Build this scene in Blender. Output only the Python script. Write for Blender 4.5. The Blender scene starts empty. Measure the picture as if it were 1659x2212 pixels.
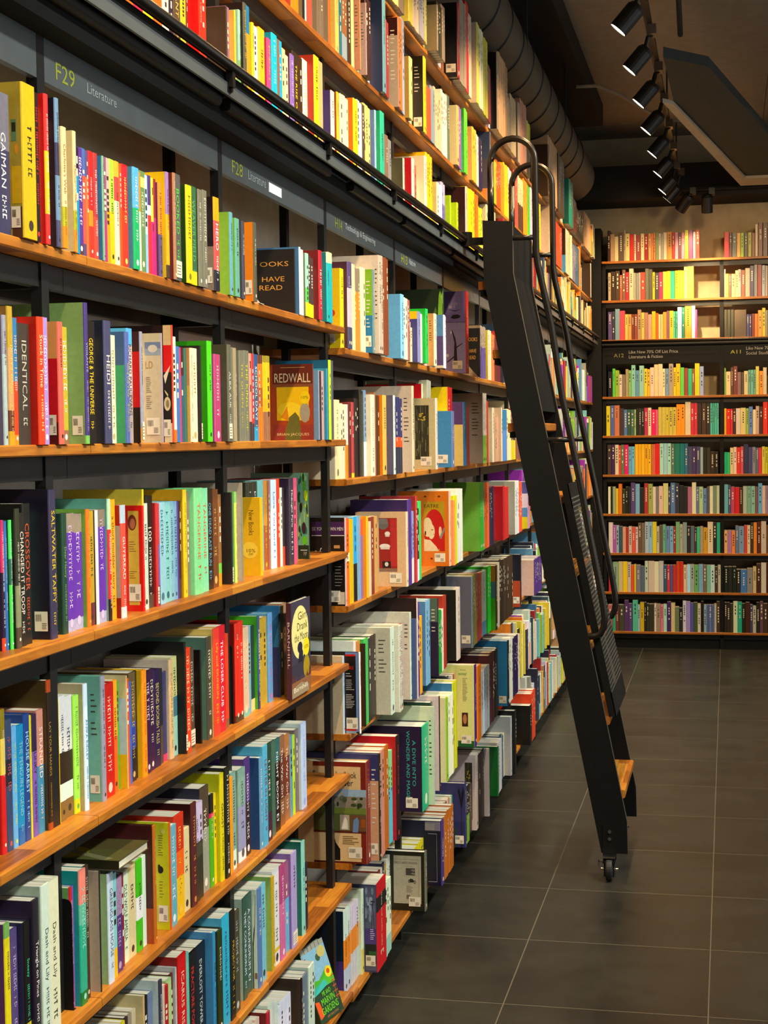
"""A bookshop aisle: long wall of books, rolling ladder, back wall case."""
# one line per shelf: row | height mm | book; book...   book = (* own object) y, thickness, height, setback, shown cover width in mm, spine colours, cover colours, options
BOOKS="""
L1|327|*2308 49.9 223 1118 17 335:60:667 334 T=GAIMAN,tddd;~2358 12.3 204 1129 0 832 - n;*2371 49.7 248 1102 20 ca2 983 S,n,A=yellow;*2422 21.3 243 1106 0 211 - tc33;~2444 13.7 226 1118 0 eda - n;*2458 14.7 247 1102 10 e33:20:eb2:62:e33 b11 teee;~2473 25.8 213 1119 0 c85 - n;*2500 15.1 249 1102 11 446:18:68a:48:335:70:68a 012;*2516 19.0 204 1098 10 e81:18:aa2:34:dc9 cb8 T=Charlotte's_Web,ta62;*2572 7.0 207 1102 0 e81:18:aa2:34:dc9 - T=Charlotte's_Web,ta62;*2580 14.9 209 1106 0 e81:18:aa2:34:dc9 - T=Charlotte's_Web,ta62;2595 19.3 185 1110 0 08b:75:213 - teee;*2615 25.1 188 1114 0 533:10:538 - teee;2641 21.6 191 1118 0 547:12:d54:75:46a - teee;2663 12.4 190 1118 0 e63:75:547 - teee;*2676 19.1 192 1118 0 d32:30:e82:45:c22 - n;*2696 19.7 192 1117 10 e43:8:c43:40:a33 c33 tfdd;*2716 7.5 189 1108 10 7a8 27a;2724 21.7 190 1112 0 a37:40:857 - teee;2746 24.9 192 1116 0 e91:50:ca9 - ta46;*2772 25.5 194 1118 0 db2:50:ac4 - n;*2798 20.9 194 1117 10 edb:62:d44:85:ea3 b63 n;2820 15.3 193 1118 0 e52 - n;*2836 29.3 195 1118 0 e31:55:d12 - tfd6;*2865 30.9 194 1107 11 2a6:60:5ad 38a teee;2897 18.9 190 1111 0 edc:60:c83 - tb63;*2917 33.1 196 1115 0 685:84:dc7:94:685 - n;2950 21.2 193 1118 0 8bd:40:bdf - n;2972 18.0 195 1118 0 e33:60:ede:70:437 - teee;2991 13.3 193 1118 0 d27:55:cd4 - teee;3005 13.5 193 1118 0 a26:60:812 - n;*3019 19.3 188 1113 10 547:45:e83 536;*3039 16.2 212 1104 10 432:12:ea2:60:97b db2 n;~3055 19.9 197 1117 0 68a - n;*3076 14.1 216 1102 10 a75 622 tecb;*3091 39.6 218 1106 0 555 - T=BOOKED,t5c4,s;~3131 22.3 188 1120 0 222 - n;*3154 34.5 204 1102 12 ec1 241 t773;*3189 40.1 208 1106 0 cc2:14:364 - T=WEAVER_FIELD,t6a6;*3230 23.2 206 1102 10 776 332 tddc;*3254 28.1 208 1100 10 776 332 tddc;~3283 25.7 178 1123 0 7a8 - n;~3309 25.7 192 1123 0 57a - n;*3336 35.3 205 1102 15 223:22:c55:75:fa1 876:47:211 T=HERO,tfff,S;~3371 38.2 170 1133 0 bbb - n;~3410 38.2 165 1133 0 b94 - n;*3449 20.8 187 1102 24 6ab 8b4 n;~3471 17.1 161 1113 0 222 - n;*3489 29.8 179 1102 10 6a9 7b3 n;*3553 19.8 181 1106 0 445 - n;~3573 29.1 171 1130 0 57a - n;~3603 29.1 159 1130 0 345 - n;*3633 23.0 188 1102 21 554 e82 n,S;*4054 5.5 173 1118 98 222 222 A=books,n;*4060 11.2 178 1106 11 cde 47a n;4072 39.9 175 1110 0 dcc - n;4112 26.7 168 1103 10 ec1:22:5b5:45:9db 676 n;4140 35.4 166 1107 0 ec1:22:433 - tedc;4176 35.4 163 1109 0 ec1:22:433 -;~4212 35.3 142 1123 0 cba - n;*4248 30.9 191 1102 14 b23 722 T=1010!,teec;~4280 27.2 181 1122 0 cba - n;~4307 27.2 168 1122 0 b94 - n;*4336 29.5 195 1102 14 0aa:85:eda 078 n;4366 45.2 199 1106 0 0ab:85:eda - teff
L2|-6|*2317 13.6 206 1118 17 abb:70:99a 668 n;*2331 18.6 221 1116 10 c92:10:632:25:c96:70:b93 863 T=DICEY'S_SONG,tec6;*2351 18.3 204 1118 0 e81:8:d41:50:37a - tecb;*2369 45.6 197 1118 0 3a352c - T=IDENTICAL,tbba;*2416 23.2 210 1104 12 e42 b21 T=Stuck_in_Time,teda;*2439 25.5 211 1108 0 a8c - teef;~2465 25.2 196 1125 0 222 - n;*2492 19.6 207 1102 16 d65 511:18:c12:70:d95 S,n;*2512 27.1 200 1106 0 964:12:ba3 - tfed;~2572 31.9 188 1135 0 998 - n;*2605 15.9 248 1102 25 7b5:6:437 8a6 S,T=VIGILANTE,taac;*2621 39.7 218 1106 0 1a1410 - T=GEORGE_&_THE_UNIVERSE,tfc3;~2662 31.3 193 1124 0 b94 - n;*2694 32.2 223 1102 16 446 1c2236 T=HEIDI,tedc;*2727 29.2 199 1106 0 ddb - tba7;~2756 38.6 180 1127 0 b94 - n;*2796 18.6 209 1102 18 56a 4a7:70:469 T=falling_leap_a_boy,tcc3;*2815 26.9 217 1106 0 a99:45:cbb:85:5ad - T=RICHARD_PAUL_EVANS,t433;~2843 30.1 187 1123 0 b94 - n;*2874 12.5 214 1102 15 c95:14:99a 211:32:c12:82:422 n,s;~2887 33.4 202 1146 0 57a - n;~2920 33.4 190 1146 0 832 - n;~2954 33.4 192 1146 0 dcb - n;*2989 5.9 218 1102 35 a9a d4c6a6 A=ld,S;~2995 27.4 192 1128 0 ede - n;~3023 27.4 193 1128 0 643 - n;*3051 6.5 238 1102 19 e42 211 A=redblack,n,S;3058 27.7 216 1106 0 e72:12:fed - T=I_NEED_YOU?,t433;3087 30.5 198 1110 0 47b - T=FENSTEIN,tdee;3118 20.5 197 1114 0 c46 - n;3139 26.7 199 1118 0 357:70:412 - T=Raven,t89a;3166 19.2 198 1118 0 265 - T=The_Puppet_tree,tcdb;*3186 14.1 199 1110 10 edb da5:60:c85 tca6;*3201 38.5 200 1114 0 fec - tca6;*3240 7.0 207 1107 10 211 110 n,s;~3247 28.0 189 1123 0 643 - n;*3276 27.5 219 1102 14 5d1 391 n;*3304 43.5 192 1097 10 b47 838 S,tecd;~3348 33.1 177 1125 0 ede - n;~3382 33.1 167 1125 0 832 - n;*3416 25.9 219 1102 16 665 443 T=ALBA_AUK,tddc,s;3443 25.4 213 1106 0 776 - tcc8;3469 35.2 215 1110 0 a97 - tdc9;*3504 15.6 216 1114 0 776 - T=THE_THIEF,tdde;*3553 35.6 213 1118 0 776 - T=THE_QUEEN,tcb4;*3589 39.8 215 1118 0 776 - T=THE_KING,tcc3;3630 19.5 210 1118 0 433:22:f98 - td43;3650 18.6 210 1118 0 433:20:d33 - tecc;*3669 33.0 210 1118 0 39c:16:457:78:358 - T=SCHOOL_DAYS,tdee;3703 20.5 209 1118 0 e71:40:a51:62:e71:90:632 - teda;3724 18.0 210 1118 0 e71:40:a51:62:e71:90:632 - teda;3742 30.8 210 1118 0 964:34:ea2:50:eb1:92:982 - t632;3774 30.6 211 1118 0 964:34:ea2:50:eb1:92:982 - t632;*4225 4.4 210 1118 116 622 a42 A=redwall,n;*4230 7.0 192 1103 15 79b 79b n;4237 37.9 191 1107 0 411 - n;4276 42.1 193 1111 0 b99 - n;4319 9.2 201 1102 10 38a 38a n;4328 22.4 225 1098 10 bd2 157 t563;4351 41.6 225 1102 0 556 - n
L3|-340|*2354 10.6 213 1147 17 e42:10:213:60:c36 213 teee;*2365 10.3 211 1147 0 36a - tbcd;*2376 9.5 212 1143 10 5d5:50:264:70:5d6 153 teee;*2386 17.1 230 1137 10 543:15:886:45:332 110 n;*2404 24.9 222 1141 0 21201a - T=CHANGED_IT_TROOP,tedc;*2430 30.0 236 1145 0 1c1a14 - T=CROSSOVER,tc53;~2460 41.8 220 1170 0 7a8 - n;*2503 27.5 257 1130 30 38334e 1e1428 S,T=SALTWATER_TAFFY,tdb2;*2531 8.0 214 1134 0 d33 - tf86;*2572 21.6 213 1138 0 243 - T=Dear_Henry,t8a7;*2594 39.8 211 1142 0 aac:10:63a:84:987 - tcbd;*2635 43.7 208 1146 0 aac:10:63a:84:987 - tcbd;*2679 14.8 215 1137 10 e72 7a4 teb5;*2694 27.2 211 1141 0 622:20:b92 - n;*2722 10.9 211 1137 10 eee 432 n;*2734 42.2 211 1141 0 aac:10:63a:85:876 - tcbd;*2776 14.0 230 1135 10 211:18:d33:75:bdb 8a9:60:6a9 T=VANISHING_COIN,tfee;*2791 30.7 228 1139 0 fa1 - T=a_short_mudder_story,t653;*2822 24.2 216 1128 10 ddd:10:d54:84:bcd 811:18:999:82:911 T=GUYSREAD,tfed;~2847 31.0 194 1171 0 222 - n;~2878 31.0 190 1171 0 222 - n;~2910 31.0 182 1171 0 cba - n;*2942 8.2 210 1130 31 d21 d21 A=portrait,S;*2951 7.0 242 1133 22 dc3 cb4 n;*2958 30.3 213 1137 0 cdc - n;*2989 37.5 227 1141 0 543:12:21160a - T=100,tedc;*3027 11.1 211 1134 10 c33 a22 n,s;3039 19.3 210 1138 0 547:20:76a:60:c45 - n;*3059 42.4 211 1142 0 9cd - t478;*3102 39.4 210 1146 0 8cc - t367;*3142 22.9 210 1147 0 8bc - t356;*3165 22.3 209 1147 0 7ac - t356;3188 10.4 208 1147 0 538 - tecb;3199 12.7 208 1147 0 432:20:210 - T=Last_stop,tdb8;*3213 20.8 232 1141 10 ec1 c92 tb91;3234 29.3 226 1145 0 876 - n;*3264 53.4 233 1134 10 8d9 8d9 T=TANGERINE,td64;*3318 48.0 231 1138 0 8da - T=TANGERINE,td64;*3366 47.0 228 1142 0 321 - T=ONE_DEAD_LAST_RUN,t6ac;*3414 49.3 225 1146 0 742 - tca6;3464 23.8 212 1147 0 e91:14:7c4:25:963 - n;~3488 22.7 201 1161 0 832 - n;*3512 8.0 215 1130 22 222 222 s,n;*3553 12.5 215 1134 0 de6:88:8c6 - tab4;~3566 30.3 201 1150 0 cba - n;*3597 7.0 235 1131 13 887 ba9 n;~3605 33.1 176 1180 0 433 - n;~3638 33.1 173 1180 0 bbb - n;~3672 33.1 181 1180 0 c85 - n;~3706 33.1 168 1180 0 222 - n;*3764 7.0 231 1172 0 887:65:332 - tddd;*3772 37.0 230 1170 0 887:65:332 - tddd;*3809 39.3 230 1169 0 887:65:332 - tddd;*3849 47.1 233 1167 0 7bb - n;*3897 29.7 231 1166 0 a52:50:c83 - tdb3;3927 17.2 230 1164 0 953 - teb1;*3945 46.7 232 1160 10 def cde T=Love_You_Lord,t58b;3992 22.8 233 1158 0 e41 - T=LUCKY_BUCKLE,tfc2;4016 20.2 209 1157 0 ded - tca4;4036 16.8 208 1155 0 c42:25:322 - n;*4054 41.4 233 1142 12 3a3340 2e2640 T=Midnight_Paris,teee;4096 47.7 232 1146 0 d57 - tfbc;*4271 4.5 242 1147 32 232 7a8 A=greenpaint,n
L4|-676|*2358 17.0 239 1158 17 c22:55:ec5:80:871 b11 n;*2375 23.5 219 1158 0 346:50:223:70:346 - tb55;*2399 18.3 204 1158 0 6ad - tcd4;*2418 25.3 202 1158 0 16a:15:18b - T=THE_PENGUIN_LEGEND,t8bc;*2444 22.6 216 1158 0 248 - T=HOUSE_ARREST,tadf;2467 7.3 211 1158 0 dc2 - t653;*2475 20.2 210 1158 0 75a:70:324 - T=SLINKY,t322;*2496 25.9 214 1158 0 48a:55:c87 - T=STRANDED,tfdc;*2522 16.6 262 1150 10 a41:5:2a1a08:92:a41 4a3a18 T=LAY_YOUR_HANDS,ta83;*2572 7.0 221 1154 0 ec1 - tb80;*2580 26.3 224 1155 10 863:16:ded:30:321:55:ddd cdd n;*2607 37.2 219 1158 0 863:16:ded:30:321:55:ddd - n;*2644 24.3 215 1155 10 dd2:12:ae5 8b5 t6a4;*2669 16.7 233 1145 10 def ba8 T=ANIKA_RIDLEY,t48b;~2686 27.5 214 1175 0 b94 - n;~2714 27.5 203 1175 0 68a - n;*2743 18.6 236 1142 24 99a 7ba S,b;*2762 51.1 216 1146 0 c21 - tfcb;*2814 26.3 216 1150 0 e62:50:fa1 - n;2841 18.2 209 1154 0 5a3 - tbc8;*2860 4.3 220 1139 13 cb8 eb2:30:bcd:80:dc9 n;2864 20.5 212 1143 0 e52 - tfc9;2886 20.6 202 1147 0 46b - n;*2907 32.1 217 1151 0 222:30:349:55:653 - tca6;2939 17.9 216 1155 0 110 - tddc;*2958 24.0 215 1144 10 f91 eb1 td60;*2983 29.5 205 1148 0 3a1840 - tdcd;*3013 29.5 208 1151 0 3a1840 -;*3043 37.4 202 1152 0 2a1a45 - T=BEYOND_BOOKISH_TALES,tcb6;3081 24.9 199 1156 0 543:40:222 - n;3107 26.5 189 1158 0 d36:8:336 - tbce;*3134 23.0 211 1151 10 db8 cba T=POPCORN_PRINCE,ta85;*3157 35.2 213 1155 0 9cb:40:478:60:cc8 - n;*3193 11.2 241 1138 15 1a120a 0c0c0a n,s;*3205 37.0 225 1142 0 e42 - tfda;*3242 34.9 220 1146 0 543 - tbba,s;~3278 30.3 187 1163 0 832 - n;*3309 6.8 209 1142 14 221 120f0a n;~3316 33.3 197 1159 0 354 - n;*3351 35.0 231 1142 10 443 576 tddc;*3386 41.8 246 1137 10 e43 db6 T=Lily_and_DUNKIN,tfb2;*3429 53.5 246 1141 0 d23 - T=THE_LOSER_CLUB,teee;3483 35.6 221 1145 0 853:10:d42 - tfc4;*3562 30.8 237 1142 16 432:7:d32 811 n;*3593 30.8 239 1142 0 432:7:d32 - n;*3625 56.9 218 1146 0 7ba:8:db9 - teca;3683 29.0 216 1150 0 7ab - n;3712 43.3 212 1154 0 fc8:14:233 - n;*3756 16.5 233 1145 10 336:20:357 4a2 T=A_WRINKLE_IN_TIME,teee;3773 39.7 221 1149 0 b93 - tcc6;3813 39.7 223 1151 0 b93 -;*3854 37.7 229 1147 10 69c 6ac td6a;~3893 45.9 214 1167 0 ddc - n;*3940 9.4 239 1142 18 357 336:55:37a T=INDIGO,tbcd;3950 45.0 235 1146 0 221 - tdb3;3995 42.9 239 1150 0 b86 - n
L5|-1010|*2317 19.4 232 1139 17 a92:20:dc2:90:7a5 536 n;*2337 25.3 216 1139 0 db2:24:547 - tbac;*2363 21.9 221 1127 10 db2:24:110 224 T=Sneezy,t4c8;*2385 25.9 251 1122 10 1a1420 213 T=Triangle_on_Pines,tedd;*2412 31.8 268 1118 10 cdc aba T=Dash_and_Lily,t443;*2444 46.9 265 1122 0 ddb - T=Dash_and_Lily,t443;~2492 26.1 197 1164 0 345 - n;*2572 11.7 219 1138 18 d33:20:822:70:c23 7a6 tedc;2584 7.0 219 1139 0 75a - n;*2592 29.1 244 1128 10 173:10:3a8:60:6b9:75:e87 299 t9dc;*2622 21.2 244 1132 0 432 - tcba;~2643 23.0 197 1148 0 eda - n;*2667 5.0 224 1122 18 222 a98 n;~2673 34.1 189 1143 0 dcb - n;*2708 26.0 207 1122 13 cde 8a7 T=GREENGLASS_HOUSE,t456;2735 24.6 199 1126 0 eb1:28:8cc - t455;*2760 36.4 183 1130 0 537:60:a8a - tb9b;2797 18.1 181 1134 0 823 - n;*2816 31.6 178 1138 0 dec - T=OLD_WOLF_AMELIA,t443;*2848 40.6 177 1139 0 dc9 - n;*2889 32.1 182 1137 10 4b2:35:eee:60:4b2 dc9 n;2922 24.0 182 1139 0 ded - tb97;*2946 13.9 239 1122 14 b62 a41:30:411 teb6;~2961 38.1 198 1157 0 224 - n;~2999 38.1 193 1157 0 ede - n;*3038 7.6 223 1122 26 d52 cc2 A=bee,S,n;*3047 43.5 210 1126 0 6ab - tdee;*3091 56.5 222 1130 0 eb2:40:e61:65:c31 - teb4;*3148 45.7 179 1134 0 dc9 - n;*3194 33.3 225 1129 10 522 311 tc84;*3228 28.7 216 1133 0 332:45:443:60:cbd - n;3257 28.7 214 1135 0 332:45:443:60:cbd - n;*3287 56.0 237 1140 24 998:60:543 223 n;*3344 27.3 210 1138 0 5a1:75:d25:80:111 - n;3371 20.4 207 1139 0 ec1 - tb91;*3392 26.0 248 1129 10 dc1 bb1 T=GHOST,t221;*3419 29.6 256 1125 10 221 110 tddc;3449 34.8 225 1129 0 e92 - t432;*3485 35.4 229 1133 0 ded:20:8a9 - t344;*3553 55.3 222 1137 0 eee:12:99b:60:8a9 - t555;*3609 44.2 237 1139 0 322:55:537 - tedd;~3654 24.5 208 1153 0 998 - n;*3679 23.3 227 1122 22 69b 247 tdee;*3703 37.3 250 1120 10 5ac 5ac T=LETTER_IN_LIGHT,t822;*3741 48.3 247 1124 0 423:30:243 - tedd;3790 44.6 244 1128 0 465 - tcc7;*3835 57.7 239 1132 0 211:75:366 - T=NIGHT_BOOKS,teee;*3893 58.2 235 1136 0 853:30:632:80:964 - T=The_War_Girl,tedc;*3952 56.4 228 1139 0 964:30:732:75:b74 - T=The_War_Girl,tedc;4009 27.8 219 1139 0 69a - n;4038 22.6 214 1139 0 bd2 - tdb1;4061 37.2 224 1139 0 766 - tedb;*4099 50.0 235 1131 10 bce cdd t9ad
L6|-1343|2606 38.8 227 1139 19 dcb cba n;2646 38.8 231 1139 0 dcb - n;2685 38.8 223 1142 0 dcb - n;2724 38.8 227 1140 0 dcb - n;2764 38.8 224 1141 0 dcb - n;2804 16.5 224 1139 0 dc3 - t653;2821 14.8 226 1139 0 322 - tddc;2836 19.2 226 1139 0 987 - t332;2856 21.8 227 1139 0 cb9 - n;2878 6.3 251 1123 14 ca7 d83:70:cb8 n;2885 26.1 243 1127 0 110 - n;2912 37.7 236 1131 0 679 - teee;*2950 17.5 256 1117 11 334 bcc tddc;2968 23.8 237 1121 0 cba - n;2993 30.9 226 1125 0 a12 - tecc;3024 29.1 230 1129 0 ac8 - t565;3054 18.7 232 1133 0 511 - n;3073 7.0 242 1127 10 bbb bbb n;*3081 49.8 260 1124 10 c11 911 T=ICARUS_RISE,tecb;3131 28.9 249 1128 0 6ba - n;*3161 58.3 237 1132 0 111 - T=FRACTURE_POINT,td33;*3220 70.1 232 1136 0 15151f - T=EVERLOST_TOWER,tcdc;*3290 16.1 248 1117 17 38b 48b T=INSURGE,t124;~3307 26.9 221 1132 0 c85 - n;*3335 33.7 236 1122 10 231 120 n;*3369 51.5 255 1122 25 3ac 5ac T=rememberers,t246;*3421 36.1 254 1120 10 1a1712 110 T=PROJECTOR,tca3;*3458 45.9 240 1124 0 443 - tbbb;*3553 29.9 245 1131 10 354 aba T=THEY_CONUNDRUM,tdde;*3584 54.0 242 1135 0 354 - T=A_CONUNDRUM,tdde;*3638 33.0 245 1120 14 57a cdc A=tree,n;*3672 47.6 243 1124 0 7bc - n;~3720 44.9 220 1143 0 dcb - n;*3766 23.4 240 1122 13 b92 8a5 tdd8;*3790 55.5 247 1126 0 ddd:14:db2:18:ddd - t333;*3846 44.8 245 1123 10 c69:60:a47 956 tecd;3891 49.4 239 1127 0 6ac:60:957 - n;*3941 48.8 253 1119 10 a9c 86a n,s;~3991 30.5 219 1142 0 ddc - n;~4022 30.5 236 1142 0 ede - n;*4053 31.3 256 1122 12 8cb 065 n;4085 38.9 185 1126 0 223 - T=CASTLE_END,tdde
L7|-1675|3301 35.9 282 1135 24 dcb cba n;3338 35.9 285 1135 0 dcb - n;3374 35.9 284 1138 0 dcb - n;3411 35.9 283 1137 0 dcb - n;3447 35.9 279 1136 0 dcb - n;3484 35.9 279 1138 0 dcb - n;3553 38.3 260 1135 0 dcb - n;3592 38.3 259 1136 0 dcb - n;3632 32.2 238 1135 0 dba - n;3664 32.2 242 1138 0 dba - n;3698 27.3 249 1119 14 a23 711 tecc;3725 33.8 257 1123 0 cdc - t455;3760 36.4 246 1127 0 ccc - t455;3797 40.0 233 1131 0 cdc - t455;3837 34.1 207 1135 0 dde ccc t566;3872 34.1 211 1136 0 dde -;3907 34.1 207 1137 0 dde -;3941 34.1 207 1136 0 dde -;~3976 36.7 186 1151 0 dcb - n;*4014 15.0 226 1118 24 211 321 n;4030 37.6 221 1122 0 678 - n;4068 37.6 218 1125 0 678 - n;4107 29.7 226 1121 10 cdc bcb t566;4137 29.7 226 1122 0 cdc -
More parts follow.
